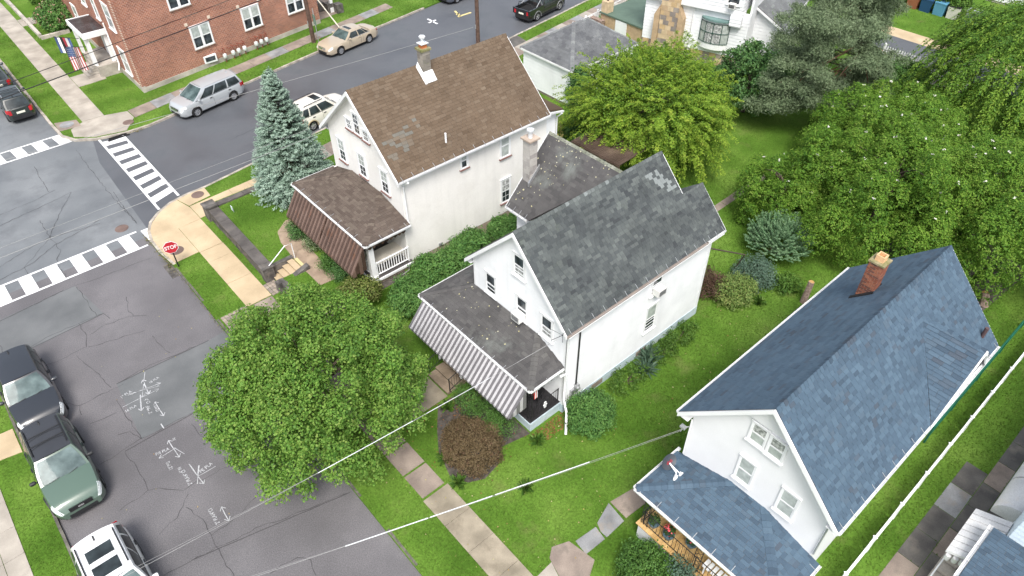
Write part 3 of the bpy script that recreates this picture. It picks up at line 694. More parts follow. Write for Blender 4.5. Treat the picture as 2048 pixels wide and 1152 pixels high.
def railing(house, pts, h=0.85, step=0.13, m=None, bal=0.016, post=0.04, name="railing", rail=0.025, low=0.1, square=True):
    m = m or M_white; mb = MB(); P = [Vector(p) for p in pts]; z = Vector((0,0,1))
    for a, b in zip(P[:-1], P[1:]):
        mb.tube([a+z*h, b+z*h], rail, 6); mb.tube([a+z*low, b+z*low], rail*.8, 6)
    for p in P: mb.tube([p, p+z*(h+.04)], post, 6)
    r = mb.build(name, m, house); me = None
    for a, b in zip(P[:-1], P[1:]):
        n = max(1, int((b-a).length/step))
        for k in range(1, n):
            if me is None:
                q = MB(); q.tube([(0,0,low),(0,0,h)], bal, 4 if square else 6); me = q.mesh("baluster", m)
            link("baluster", me, r, Matrix.Translation(a.lerp(b, k/n)))
    return r
def clapslats(house, name, A, B, d, n, mats, valance=None, thick=0.02, rib=0.0, part="slat"):
    """awning of n slats between edge A-B (top) running along d (vector to the bottom edge)"""
    A, B, d = Vector(A), Vector(B), Vector(d); s = (B-A)/n; N = s.cross(d).normalized(); N = N if N.z > 0 else -N
    mb = MB(); mb.hexa([A-N*.03, B-N*.03, B+d-N*.03, A+d-N*.03, A-N*.012, B-N*.012, B+d-N*.012, A+d-N*.012])
    root = mb.build(name, mats[0], house)
    cache = {}
    for k in range(n):
        m = mats[k % len(mats)]; 
        if m.name not in cache:
            mb = MB(); hh = rib if k % 2 else 0.0
            g = s*0.03
            mb.hexa([g-N*.01, s-g-N*.01, s-g+d-N*.01, g+d-N*.01, g+s*.06+N*(thick+hh), s*.94-g+N*(thick+hh), s*.94-g+d+N*(thick+hh), g+s*.06+d+N*(thick+hh)])
            if valance:
                c = s/2+d; w = s/2-g; z = Vector((0,0,1)); o = Vector((d.x, d.y, 0)).normalized()*.012
                pts = [c-w, c+w, c+w-z*valance*.6, c+w*.5-z*valance, c-w*.5-z*valance, c-w-z*valance*.6]
                mb.extr([p+N*.01 for p in pts], o)
            cache[m.name] = mb.mesh(part, m)
        link(part, cache[m.name], root, Matrix.Translation(A+s*k))
    return root
def steps(house, x0, x1, y0, y1, z0, z1, n, m, axis='x'):
    """treads rising from x0 to x1"""
    for k in range(n):
        a = x0+(x1-x0)*k/n; mb = MB(); mb.box((a, y0, z0-.05 if k == 0 else z0+(z1-z0)*k/n+.001), (x1, y1, z0+(z1-z0)*(k+1)/n-.03)); mb.box((a-.03, y0-.02, z0+(z1-z0)*(k+1)/n-.028), (a+(x1-x0)/n-.035, y1+.02, z0+(z1-z0)*(k+1)/n))
        mb.build("step", m, house)
def bricks(house, name, x0, x1, y0, y1, z0, z1, bl, bh, mats, mortar, g=0.012, part="brick"):
    """a hollow stack with every brick a piece"""
    mb = MB(); mb.box((x0+.012,y0+.012,z0),(x1-.012,y1-.012,z1)); c = mb.build(name, mortar, house); cache = {}
    z = z0; r = 0
    while z < z1-0.5*bh:
        zt = min(z+bh, z1)
        for side in range(4):
            L = (x1-x0) if side % 2 == 0 else (y1-y0); u = -bl/2 if r % 2 else 0.0
            while u < L-0.01:
                a, b = max(u, 0)+g/2, min(u+bl, L)-g/2
                if b-a > 0.02:
                    mt = mats[rng.randrange(len(mats))]; key = (round(b-a,3), side % 2, mt.name, round(zt-z,3)); w = .03
                    if key not in cache:
                        q = MB(); lx, ly = ((b-a)/2, w/2) if side % 2 == 0 else (w/2, (b-a)/2)
                        q.box((-lx,-ly,-(zt-z-g)/2),(lx,ly,(zt-z-g)/2)); cache[key] = q.mesh(part, mt)
                    m_ = (a+b)/2; j = rng.uniform(-.003,.003); i = w/2-.004+j
                    P = [(x0+m_, y0+i), (x1-i, y0+m_), (x0+m_, y1-i), (x0+i, y0+m_)][side]
                    link(part, cache[key], c, Matrix.Translation((*P, (z+zt)/2)))
                u += bl
        z += bh; r += 1
    return c
def ac_unit(P, rz, label):
    M_ac = pmat("air_conditioner_white", (0.72,0.72,0.70), rough=0.5); t = thing("window_air_conditioner", label, "air conditioner", P, rz)
    mb = MB(); mb.box((-.24,-.36,0),(.24,.0,.34)); mb.local("casing", M_ac, t)
    mb = MB(); mb.box((-.20,-.366,.05),(.20,-.361,.29))
    mb.local("grille", M_iron, t)
    mb = MB()
    for k in range(7): mb.box((-.2,-.376,.07+k*.034),(.2,-.367,.078+k*.034))
    mb.local("louvre", M_metal, t)
Z = Vector((0,0,1))
# ================================================================ cream stucco house with the brown roof
def shade(*cols): return list(cols)
M_rbrown = pmat("brown_shingle", [(0.0924,0.0651,0.0440),(0.1126,0.0810,0.0554),(0.1320,0.0968,0.0678),(0.1540,0.1188,0.0862),(0.1408,0.1452,0.1320)], rough=0.9, var=0.12, scale=0.6, fvar=0.12, fine=70, bump=0.3, spec=0.2, tone=True)
def tone_brown(u, v):
    if 0.2 < u < 2.4 and 0.9+0.25*u < v < 2.2+.1*u and rng.random() < .45: return rng.choice((.8,.85,.95,.45))
    return min(.75, max(0, rng.gauss(.40,.13)))
H1 = thing("stucco_house", "cream stucco house with brown shingle roof, brown porch awnings and small chimney", "house", (18.8,27.25,0.1))
x0,x1,y0,y1 = 14.15,23.5,24.05,30.45; ez,rz_,yr = 5.95,9.15,27.25
sl = (rz_-ez)/(yr-23.72)
def gable(x, yl, yr_, z, top): return top
zt = lambda y: ez+sl*((y-23.72) if y < yr else (2*yr-23.72-y)) - 0.12
# walls: front faces -x (U = -y), side faces -y (U = +x)
wall(H1, "front_wall", (x0,y1,0), (0,-1,0), [(0,0.9),(y1-y0,0.9),(y1-y0,zt(y0)),(y1-yr,zt(yr)),(0,zt(y1))], m=M_stucco)
wall(H1, "side_wall", (x0+.15,y0,0), (1,0,0), [(0,0.9),(x1-x0-.3,0.9),(x1-x0-.3,zt(y0)),(0,zt(y0))], m=M_stucco)
wall(H1, "back_wall", (x1,y0,0), (0,1,0), [(0,0),(y1-y0,0),(y1-y0,zt(y1)),(yr-y0,zt(yr)),(0,zt(y0))], m=M_stucco)
wall(H1, "far_wall", (x1-.15,y1,0), (-1,0,0), [(0,0),(x1-x0-.3,0),(x1-x0-.3,zt(y1)),(0,zt(y1))], m=M_stucco)
mb = MB(); mb.box((x0+.02,y0+.03,0),(x1-.16,y1-.03,0.898)); mb.build("foundation", M_tanfound, H1)
rf = MB(); rf.box((13.85,yr-.06,rz_-.16),(23.4,yr+.06,rz_-.03)); R1 = rf.build("roof", M_decking, H1)
RS = Roofs(); vlen = math.hypot(yr-23.72, rz_-ez)
RS.plane(R1, (13.85,23.72,ez), (1,0,0), (0,yr-23.72,rz_-ez), [(0,0),(9.57,0),(9.57,vlen),(0,vlen)], M_rbrown, 0.165, 0.30, 0.018, tone_brown)
RS.plane(R1, (23.42,2*yr-23.72,ez), (-1,0,0), (0,-(yr-23.72),rz_-ez), [(0,0),(9.57,0),(9.57,vlen),(0,vlen)], M_rbrown, 0.165, 0.36, 0.018, tone_brown)
ridge_caps(R1, (13.86,yr,rz_), (23.4,yr,rz_), (0,-1,-sl), (0,1,-sl), M_rbrown, 0.22, 0.17, lambda t: rng.gauss(.5,.1))
for s, yy in ((1,23.72),(-1,2*yr-23.72)):
    rake(H1, (13.85,yy,ez-.02), (13.85,yr,rz_-.02), (-.0,0,0) if 0 else (-1,0,0), h=.2); rake(H1, (23.42,yy,ez-.02), (23.42,yr,rz_-.02), (1,0,0), h=.2)
    mb = MB(); a, b = Vector((13.9,yy+s*.02,ez-.16)), Vector((13.9,yr,rz_-.16)); mb.hexa([a, b, b+Vector((.26,0,0)), a+Vector((.26,0,0)), a+Z*.02, b+Z*.02, b+Vector((.26,0,.02)), a+Vector((.26,0,.02))]); mb.build("soffit", M_white, H1)
    mb = MB(); mb.box((14.1,yy+s*.01,ez-.2),(23.4,yy+s*.34,ez-.17)); mb.build("eave_soffit", M_white, H1)
gutter(H1, (13.9,23.74,ez-.02), (23.42,23.74,ez-.02), (0,-1,0), 0.62, (0,1,sl))
gutter(H1, (13.9,30.76,ez-.02), (23.42,30.76,ez-.02), (0,1,0))
for (yc, zc) in ((29.34,5.02),(27.43,5.0),(25.44,5.02)): window(H1, (x0,yc,zc), FX, 0.56, 1.22, 'blind', 'glass', 'all', M_brownsill)
window(H1, (x0,28.08,7.03), FX, 0.44, 0.50, 'glass','glass', 'all', M_brownsill, casing=.07); window(H1, (x0,26.6,7.0), FX, 0.44, 0.50, 'glass','glass','all', M_brownsill, casing=.07); window(H1, (x0,27.34,7.33), FX, 0.48, 1.05, 'glass','glass','all', M_brownsill, casing=.07)
window(H1, (20.55,y0,5.12), FY, 0.56, 1.3, 'blind','blind', False, M_brownsill); window(H1, (17.88,y0,5.33), FY, 0.36, 0.82, 'blind','glass', False, M_brownsill); window(H1, (20.55,y0,2.34), FY, 0.56, 1.4, 'lace','glass', 'all', M_brownsill)
pipe(H1, [(14.3,23.6,ez-.14),(14.25,23.97,5.5),(14.25,23.97,3.5),(14.1,23.55,3.42)])
pipe(H1, [(17.1,24.33,6.5),(17.1,24.33,7.0)], 0.05, M_white, "vent_pipe")
mb = MB(); mb.box((15.94,23.98,.95),(16.14,24.04,1.12)); mb.build("dryer_vent", M_metal, H1)
mb = MB(); mb.box((18.0,23.93,.86),(18.12,24.04,.98)); mb.lathe((18.06,23.9,.98), [(.05,0),(.05,.1),(.0,.12)], 8); mb.build("wall_lamp", M_white, H1)
mb = MB(); mb.box((18.3,24.0,.3),(18.75,24.06,.62)); mb.build("basement_window", M_glass, H1)
mb = MB(); mb.tube([(13.3,23.7,.1),(13.3,23.62,.55),(13.3,23.62,.75),(13.75,23.6,.85),(13.75,23.6,1.05)], .028, 6); mb.box((13.1,23.48,.4),(13.45,23.66,.7)); mb.lathe((13.28,23.42,.55), [(.001,-.0),(.13,0),(.13,.1),(.001,.1)], 12, 'y'); mb.build("gas_meter", M_metal, H1)
# chimney on the ridge, with white flashing and a spinning cowl
M_block = [pmat("grey_block_%d" % i, c, rough=.9, bump=.3, stain=(.14,.17,.06), stain_scale=2.5, stain_lo=.55, stain_hi=.8) for i, c in enumerate([(.24,.22,.19),(.30,.275,.24),(.20,.185,.165)])]
M_moss = pmat("mossy_cap", [(0.17,0.18,0.06),(0.28,0.24,0.15)], rough=.95, scale=6, bump=.4)
M_cowl = pmat("cowl_metal", (0.75,0.77,0.80), rough=0.35, metallic=0.3); M_terra = pmat("terracotta", (0.48,0.16,0.06), rough=.8)
cx, cy = 18.05, 26.98
bricks(H1, "chimney", cx-.22, cx+.22, cy-.22, cy+.22, 8.55, 9.95, 0.42, 0.2, M_block, pmat("grey_mortar",(.30,.28,.25),rough=.95), part="block")
mb = MB(); mb.box((cx-.28,cy-.28,9.95),(cx+.28,cy+.28,10.06)); mb.build("chimney_cap", M_moss, H1)
mb = MB(); mb.box((cx-.14,cy-.14,10.06),(cx+.14,cy+.14,10.26)); mb.build("flue_tile", M_terra, H1)
mb = MB(); mb.box((cx-.21,cy-.21,10.26),(cx+.21,cy+.21,10.29)); mb.lathe((cx,cy,10.29), [(.08,0),(.07,.16),(.09,.18),(.15,.23),(.16,.30),(.11,.34),(.001,.35)], 14); mb.build("chimney_cowl", M_cowl, H1, smooth=True, sharp=40)
mb = MB()
zr = lambda y: ez+sl*(y-23.72)+.02
mb.hexa([(cx-.33,cy-.44,zr(cy-.44)),(cx+.33,cy-.44,zr(cy-.44)),(cx+.3,cy-.24,zr(cy-.24)+.02),(cx-.3,cy-.24,zr(cy-.24)+.02),(cx-.33,cy-.5,zr(cy-.5)+.03),(cx+.33,cy-.5,zr(cy-.5)+.03),(cx+.26,cy-.25,zr(cy-.24)+.28),(cx-.26,cy-.25,zr(cy-.24)+.28)])
mb.hexa([(cx-.36,cy-.5,zr(cy-.5)),(cx-.25,cy-.5,zr(cy-.5)),(cx-.25,cy+.2,zr(cy+.2)),(cx-.36,cy+.2,zr(cy+.2)),(cx-.36,cy-.5,zr(cy-.5)+.03),(cx-.25,cy-.5,zr(cy-.5)+.2),(cx-.25,cy+.2,zr(cy+.2)+.25),(cx-.36,cy+.2,zr(cy+.2)+.03)])
mb.build("flashing", M_white, H1)
# rear annex
wall(H1, "annex_wall", (23.52,24.9,0), (1,0,0), [(0,0.4),(1.5,0.4),(1.5,5.2),(0,5.6)], board=.13)
wall(H1, "annex_wall", (25.02,24.9,0), (0,1,0), [(0,0.4),(4.2,0.4),(4.2,5.2),(0,5.2)], m=M_siding)
mb = MB(); mb.box((23.52,24.95,0),(24.98,29,.4)); mb.build("foundation", M_darkstone, H1)
mb = MB(); mb.hexa([(23.5,24.6,5.62),(25.25,24.6,5.2),(25.25,29.3,5.2),(23.5,29.3,5.62),(23.5,24.6,5.72),(25.25,24.6,5.3),(25.25,29.3,5.3),(23.5,29.3,5.72)]); AR = mb.build("annex_roof", M_rbrown, H1)
gutter(H1, (23.5,24.6,5.55), (25.25,24.6,5.2), (0,-1,0)); pipe(H1, [(25.1,24.5,5.1),(25.0,24.78,4.8),(25.0,24.78,.4)])
# front porch
mb = MB(); mb.prism([(11.88,23.85),(14.13,23.85),(14.13,30.4),(11.88,30.4)], 0.05, 1.0); mb.build("porch_base", M_tanfound, H1)
mb = MB(); mb.box((11.74,23.7,1.0),(14.13,30.5,1.13)); mb.build("porch_edge", M_white, H1)
M_pfloor = pmat("porch_floor_paint", [(0.055,0.05,0.05),(0.08,0.072,0.07)], rough=.5)
for k in range(14):
    mb = MB(); mb.box((11.80,23.76+k*.48,1.132),(14.12,24.235+k*.48-.004,1.15)); mb.build("porch_board", M_pfloor, H1) if 23.76+k*.48 < 30.3 else None
for yy in (23.95, 27.0, 30.2):
    mb = MB(); mb.box((11.82,yy-.13,1.15),(12.08,yy+.13,3.42)); mb.box((11.79,yy-.16,1.15),(12.11,yy+.16,1.3)); mb.box((11.79,yy-.16,3.28),(12.11,yy+.16,3.42)); mb.build("porch_column", M_white, H1)
railing(H1, [(12.15,23.92,1.15),(14.0,23.92,1.15)], .82, .14, bal=.028, post=.05, rail=.045); railing(H1, [(11.95,24.1,1.15),(11.95,26.85,1.15)], .82, .14, bal=.028, post=.05, rail=.045); railing(H1, [(11.95,28.3,1.15),(11.95,30.1,1.15)], .82, .14, bal=.028, post=.05, rail=.045)
mb = MB(); mb.box((13.98,23.95,1.15),(14.13,30.4,3.6)); mb.build("porch_back_wall", M_stucco, H1)
pe = 3.52; rf = MB(); rf.box((11.75,23.8,pe-.1),(14.13,30.3,pe-.05)); PR1 = rf.build("porch_roof", M_white, H1)
zj = 4.12; ya, yb = 26.05, 28.6; fx = 11.58; bx = 14.13
def hip_porch(RSx, roof, fx, bx, yl, yh, ye, zj, ya, yb, mat, e, w, t, tone):
    """three slopes: front, low-y side, high-y side"""
    d = bx-fx; vf = math.hypot(d, zj-ye)
    RSx.plane(roof, (fx,yh,ye), (0,-1,0), (d,0,zj-ye), [(0,0),(yh-yl,0),(yh-ya,vf),(yh-yb,vf)], mat, e, w, t, tone, .05)
    v1 = math.hypot(ya-yl, zj-ye); RSx.plane(roof, (fx,yl,ye), (1,0,0), (0,ya-yl,zj-ye), [(0,0),(d,0),(d,v1)], mat, e, w, t, tone, .05)
    v2 = math.hypot(yh-yb, zj-ye); RSx.plane(roof, (bx,yh,ye), (-1,0,0), (0,-(yh-yb),zj-ye), [(0,0),(d,0),(0,v2)], mat, e, w, t, tone, .05)
    ridge_caps(roof, (fx+.03,yl+.03,ye+.01), (bx-.02,ya,zj), (-1,1,-.24), (1,-1,-.24), mat, .2, .15, tone and (lambda k: tone(0,0)))
    ridge_caps(roof, (fx+.03,yh-.03,ye+.01), (bx-.02,yb,zj), (-1,-1,-.24), (1,1,-.24), mat, .2, .15, tone and (lambda k: tone(0,0)))
M_rbrown2 = pmat("grey_brown_shingle", [(0.0748,0.0572,0.0484),(0.0968,0.0757,0.0634),(0.1188,0.0950,0.0792),(0.1364,0.1126,0.0924)], rough=0.9, var=0.15, scale=0.8, fvar=0.12, fine=70, bump=0.3, spec=0.2, tone=True)
hip_porch(RS, PR1, fx, bx, 23.6, 30.55, pe, zj, ya, yb, M_rbrown2, .15, .3, .014, lambda u, v: rng.uniform(.1,.9))
gutter(H1, (fx+.02,23.6,pe-.02), (fx+.02,30.55,pe-.02), (-1,0,0), .75, (1,0,.25)); gutter(H1, (fx,23.62,pe-.02), (bx,23.62,pe-.02), (0,-1,0), .75, (0,1,.25)); gutter(H1, (fx,30.53,pe-.02), (bx,30.53,pe-.02), (0,1,0))
M_aw1 = pmat("brown_awning", [(0.155,0.10,0.08),(0.20,0.135,0.11)], rough=.38, var=.1, metallic=.2, fvar=.1, stain=(0.17,0.065,0.03), stain_scale=.9, stain_lo=.55, stain_hi=.75); M_aw2 = pmat("dark_brown_awning", [(0.075,0.046,0.037),(0.10,0.062,0.05)], rough=.38, var=.1, metallic=.2)
for a, b in ((23.75,26.9),(27.05,30.2)):
    clapslats(H1, "porch_awning", (11.55,a,3.36), (11.55,b,3.36), (-.80,0,-1.24), 21, [M_aw1, M_aw2], .16)
    for yy, s in ((a, -1), (b, 1)):
        for k in range(4):
            mb = MB(); t0, t1 = k/4, (k+1)/4-.02; xa, xb = 11.55-.80*t0, 11.55-.80*t1; za, zb = 3.34-1.24*t0, 3.34-1.24*t1
            mb.extr([(xa,yy,za),(xb,yy,zb),(xb,yy,2.06-.12*(k%2)),(xa,yy,2.06-.12*(k%2))], (0,s*.02,0)); mb.build("awning_side", M_aw1 if k % 2 else M_aw2, H1)
for k in range(9):
    mb = MB(); mb.extr([(11.75+k*.24,23.70,3.36),(11.97+k*.24,23.70,3.36),(11.97+k*.24,23.70,3.18),(11.86+k*.24,23.70,3.08),(11.75+k*.24,23.70,3.18)], (0,.02,0)); mb.build("valance_tab", M_aw1 if k % 2 else M_aw2, H1)
RS.finish(300)
# things on the porch
t = thing("porch_daybed", "pale daybed on the porch of the cream stucco house", "daybed", (13.2,24.75,1.15)); M_beige = pmat("beige_fabric", (.62,.58,.50), rough=.9)
mb = MB(); mb.box((-.95,-.4,.25),(.85,.4,.5)); mb.local("mattress", M_beige, t); mb = MB()
for a in (-.9,.8):
    for b in (-.36,.36): mb.box((a-.03,b-.03,0),(a+.03,b+.03,.25))
mb.local("leg", M_white, t); mb = MB(); mb.box((-1.0,-.4,.5),(-.95,.4,.8)); mb.local("headboard", M_beige, t)
t = thing("hanging_basket", "tan wicker basket hanging under the stucco house porch eave", "basket", (12.5,25.0,2.35)); mb = MB(); mb.lathe((0,0,0), [(.001,0),(.16,0),(.24,.2),(.22,.2),(.001,.16)], 14); mb.local("basket_bowl", pmat("wicker",(.48,.36,.22),rough=.9,scale=20,var=.3), t)
mb = MB()
for a in range(3): mb.tube([(.22*math.cos(a*2.1),.22*math.sin(a*2.1),.2),(0,0,.95)], .008, 4)
mb.local("hanger", M_iron, t)
# steps and retaining wall
st = thing("front_steps", "pale concrete front steps with a white handrail climbing to the raised lawn", "steps", (9.2,27.95,.1))
steps(st, 8.62, 9.85, 27.45, 28.45, .12, .73, 4, M_tan)
mb = MB(); mb.hexa([(8.7,27.12,.0),(10.1,27.12,.0),(10.1,27.42,.0),(8.7,27.42,.0),(8.7,27.12,.55),(10.1,27.12,.98),(10.1,27.42,.98),(8.7,27.42,.55)]); mb.box((8.3,27.1,0),(8.72,27.44,.75)); mb.build("cheek_wall", M_darkstone, st)
mb = MB(); mb.box((8.72,28.48,0),(9.9,28.72,.8)); mb.build("cheek_wall", M_darkstone, st)
mb = MB(); mb.box((9.86,27.45,.735),(10.02,28.3,.80)); mb.build("landing_edging", pmat("yellow_stone",(.55,.48,.25),rough=.9,bump=.3), st)
mb = MB(); mb.tube([(8.5,28.42,.12),(8.5,28.42,.95),(9.6,28.42,1.72),(9.95,28.42,1.68),(9.95,28.42,.74)], .026, 8); mb.build("handrail", M_white, st, smooth=True, sharp=50)
rw = thing("retaining_wall", "dark stone retaining wall with coping round the raised corner lawn", "wall", (8.5,32,.1))
def rwall(a, b, w, z1, n, inward):
    a, b, inward = Vector((*a,0)), Vector((*b,0)), Vector((*inward,0)); d = (b-a)/n
    for k in range(n):
        p, q = a+d*(k+.004), a+d*(k+.996); zz = z1+rng.uniform(-.01,.01)
        mb = MB(); mb.extr([p+Z*(zz-.1), q+Z*(zz-.1), q+inward*w+Z*(zz-.1), p+inward*w+Z*(zz-.1)], Z*.1); mb.build("coping_stone", M_cope, rw)
    rows = 4; cache = {}
    mb = MB(); mb.extr([a+inward*.06-Z*.05, b+inward*.06-Z*.05, b+inward*(w-.05)-Z*.05, a+inward*(w-.05)-Z*.05], Z*(z1-.06)); mb.build("wall_core", M_darkstone, rw)
    L = (b-a).length; u_ = (b-a).normalized()
    for r in range(rows):
        u = 0 if r % 2 else -.2
        while u < L:
            l = rng.uniform(.32,.6); p0, p1 = max(u,0)+.008, min(u+l, L)-.008; h = (z1-.1-.05)/rows; z0 = .05+r*h
            if p1-p0 > .08:
                o = inward*(.03+rng.uniform(-.02,.015)); mb = MB(); A = a+u_*p0+o; B = a+u_*p1+o
                mb.extr([A+Z*(z0+.006), B+Z*(z0+.006), B+inward*.08+Z*(z0+.006), A+inward*.08+Z*(z0+.006)], Z*(h-.012)); mb.build("wall_stone", M_wstone[rng.randrange(3)], rw)
            u += l
M_cope = pmat("coping", [(0.075,0.068,0.064),(0.115,0.105,0.098)], rough=.9, var=.15, bump=.3, stain=(.15,.13,.115), stain_scale=1.5); M_wstone = [pmat("wall_stone_%d" % i, c, rough=.9, bump=.4, scale=4) for i, c in enumerate([(.065,.06,.058),(.10,.09,.082),(.135,.115,.095)])]
rwall((8.3,35.45), (8.2,28.75), .58, .82, 4, (1,0)); rwall((13.9,35.85), (8.85,35.8), .42, .82, 3, (0,-1))
mb = MB(); mb.box((8.2,35.2,0),(8.82,35.84,.95)); mb.box((8.16,35.16,.95),(8.86,35.88,1.03)); mb.build("corner_pier", M_darkstone, rw)
mb = MB(); mb.box((8.15,28.3,0),(8.7,28.72,.93)); mb.box((8.12,28.26,.93),(8.74,28.76,1.0)); mb.build("end_pier", M_darkstone, rw)
mb = MB(); mb.box((8.5,23.2,0),(8.76,27.1,.76)); mb.build("lower_wall", M_darkstone, rw)
yd = MB(); yd.tube([(9.35,34.3,.72),(9.35,34.3,.95)], .012, 4); yd.box((9.3,34.2,.86),(9.32,34.42,1.15)); solo(yd, "yard_sign", pmat("pale_sign",(.62,.70,.72),rough=.5), "small pale yard sign on the raised lawn corner", "sign")

# ================================================================ white clapboard house with the grey roof
M_rgrey = pmat("grey_green_shingle", [(0.0429,0.0481,0.0518),(0.0622,0.0703,0.0725),(0.0829,0.0940,0.0932),(0.1110,0.1243,0.1206),(0.2664,0.2960,0.2960)], rough=0.85, var=0.14, scale=0.7, fvar=0.14, fine=60, bump=0.35, spec=0.25, tone=True, stain=(0.145,0.175,0.125), stain_scale=0.9, stain_lo=0.62, stain_hi=1.1)
M_rgrey2 = pmat("dark_grey_shingle", [(0.0588,0.0571,0.0580),(0.0781,0.0756,0.0756),(0.0966,0.0941,0.0924),(0.1193,0.1168,0.1117)], rough=0.8, var=0.15, scale=0.8, fvar=0.12, fine=60, bump=0.3, spec=0.3, tone=True, stain=(0.22,0.245,0.225), stain_scale=0.5, stain_lo=0.56, stain_hi=0.85)
from mathutils import noise as mnoise
def tone_patch(sc, lo=.05, hi=.8):
    def f(u, v):
        n = mnoise.noise(Vector((u*sc, v*sc*1.3, 3.7)))
        return min(hi, max(lo, .40+.34*n+rng.gauss(0,.14)))
    return f
H2 = thing("clapboard_house", "white clapboard house with mottled grey-green roof and striped grey porch awning", "house", (18,15.3,.1))
x0,x1,y0,y1 = 13.7,22.65,12.54,18.1; ez,yr,rz_ = 5.1,15.33,8.2; ye = 12.29; sl = (rz_-ez)/(yr-ye)
zt = lambda y: ez+sl*((y-ye) if y < yr else (2*yr-ye-y)) - .12
wall(H2, "front_wall", (x0,y1,0), (0,-1,0), [(0,0.5),(y1-y0,0.5),(y1-y0,zt(y0)),(y1-yr,zt(yr)),(0,zt(y1))], board=.2, zmin=.5)
wall(H2, "side_wall", (x0+.15,y0,0), (1,0,0), [(0,0.5),(x1-x0-.3,0.5),(x1-x0-.3,zt(y0)),(0,zt(y0))], board=.2, zmin=.5)
wall(H2, "back_wall", (21.4,y0,0), (0,1,0), [(0,0),(y1-y0,0),(y1-y0,zt(y1)),(yr-y0,zt(yr)),(0,zt(y0))])
wall(H2, "far_wall", (21.3,y1,0), (-1,0,0), [(0,0),(21.3-x0-.15,0),(21.3-x0-.15,zt(y1)),(0,zt(y1))], board=.2, zmin=.5)
wall(H2, "extension_wall", (x1,y0,0), (0,1,0), [(0,0),(4.2,0),(4.2,4.3),(1.45,6.3),(0,zt(y0))])
for px, py in ((x0,y0),(x0,y1)):
    mb = MB(); mb.box((px-.03,py-(.03 if py==y0 else .09),.5),(px+.09,py+(.09 if py==y0 else .03),zt(y0)-.02)); mb.build("corner_board", M_white, H2)
mb = MB(); mb.box((x1-.09,y0-.03,.5),(x1+.03,y0+.09,zt(y0)-.02)); mb.build("corner_board", M_white, H2)
mb = MB(); mb.box((x0-.035,y0-.04,0),(x1+.035,y1+.03,.60)); mb.build("foundation", M_bluefound, H2)
for xx in (15.4, 18.3):
    mb = MB(); mb.box((xx,y0-.05,.2),(xx+.7,y0+.05,.5)); mb.build("basement_window", M_brownslab, H2)
rf = MB(); rf.box((13.45,yr-.05,rz_-.16),(21.75,yr+.05,rz_-.03)); R2r = rf.build("roof", M_decking, H2)
RS = Roofs(); vlen = math.hypot(yr-ye, rz_-ez); tp = tone_patch(2.2, .02, .74)
def tone_white(u, v):
    if v > vlen-1.62 and v < vlen-.55:
        s = (vlen-v)*0.62+6.62
        if s < u < s+.62 and u < 8.2: return .90 if rng.random() < .72 else .35
    return tp(u, v)
RS.plane(R2r, (13.43,ye,ez), (1,0,0), (0,yr-ye,rz_-ez), [(0,0),(8.37,0),(8.37,vlen),(0,vlen)], M_rgrey, .135, .22, .016, tone_white)
RS.plane(R2r, (21.8,ye,ez), (1,0,0), (0,yr-ye,rz_-ez), [(0.003,0),(1.35,0),(1.35,2.28),(0.003,2.28)], M_rgrey, .135, .22, .016, tp)
RS.plane(R2r, (23.15,17.0,4.2), (-1,0,0), (0,-(17.0-13.9),6.72-4.2), [(0,0),(1.35,0),(1.35,4.0),(0,4.0)], M_rgrey, .135, .22, .016, tp)
RS.plane(R2r, (21.8,2*yr-ye,ez), (-1,0,0), (0,-(yr-ye),rz_-ez), [(0,0),(8.37,0),(8.37,vlen),(0,vlen)], M_rgrey2, .15, .30, .014, tp)
lt = lambda k: min(.85, max(.4, rng.gauss(.68,.1)))
ridge_caps(R2r, (13.44,yr,rz_), (21.78,yr,rz_), (0,-1,-sl), (0,1,-sl), M_rgrey, .2, .14, lt)
ridge_caps(R2r, (21.82,13.9,6.73), (23.13,13.9,6.73), (0,-1,-sl), (0,1,-.8), M_rgrey, .2, .14, lt)
for s, yy in ((1,ye),(-1,2*yr-ye)):
    rake(H2, (13.43,yy,ez-.02), (13.43,yr,rz_-.02), (-1,0,0), h=.2)
    mb = MB(); a, b = Vector((13.46,yy,ez-.17)), Vector((13.46,yr,rz_-.17)); mb.hexa([a, b, b+Vector((.25,0,0)), a+Vector((.25,0,0)), a+Z*.02, b+Z*.02, b+Vector((.25,0,.02)), a+Vector((.25,0,.02))]); mb.build("soffit", M_white, H2)
rake(H2, (21.8,12.4,ez+.1), (21.8,yr,rz_-.02), (1,0,0), h=.14); rake(H2, (23.15,ye,ez-.02), (23.15,13.9,6.7), (1,0,0), h=.16)
for a_, b_ in (((13.5,18.1),(21.7,18.42)),((13.5,12.24),(23.1,12.54))): mb = MB(); mb.box((*a_,ez-.2),(*b_,ez-.17)); mb.build("eave_soffit", M_white, H2)
M_gutb = pmat("old_gutter", (0.42,0.36,0.33), rough=.6)
gutter(H2, (13.43,ye+.02,ez-.02), (21.9,ye+.02,ez-.02), (0,-1,0), 0.62, (0,1,sl), m=M_gutb, w=.09); gutter(H2, (21.9,ye+.02,ez-.02), (23.15,ye+.02,ez-.02), (0,-1,0), 0.62, (0,1,sl), w=.09)
for (yc, zc, top, bot) in ((17.0,4.37,'glass','glass'),(15.07,4.37,'glass','glass'),(13.62,4.37,'glass','lace'),(15.24,6.48,'glass','lace')): window(H2, (x0,yc,zc), FX, 0.56, 1.05 if zc < 6 else .98, top, bot)
window(H2, (18.95,y0,2.28), FY, 0.62, 1.45, 'blind', 'glass'); window(H2, (18.98,y0,4.23), FY, 0.60, .95, 'glass', 'glass')
window(H2, (14.9,y1,2.2), math.pi, .6, 1.3)
pipe(H2, [(14.36,12.47,4.85),(14.36,12.47,1.0)], .035, M_iron, "service_conduit"); pipe(H2, [(13.62,12.46,4.9),(13.62,12.46,1.6)], .012, M_iron, "cable")
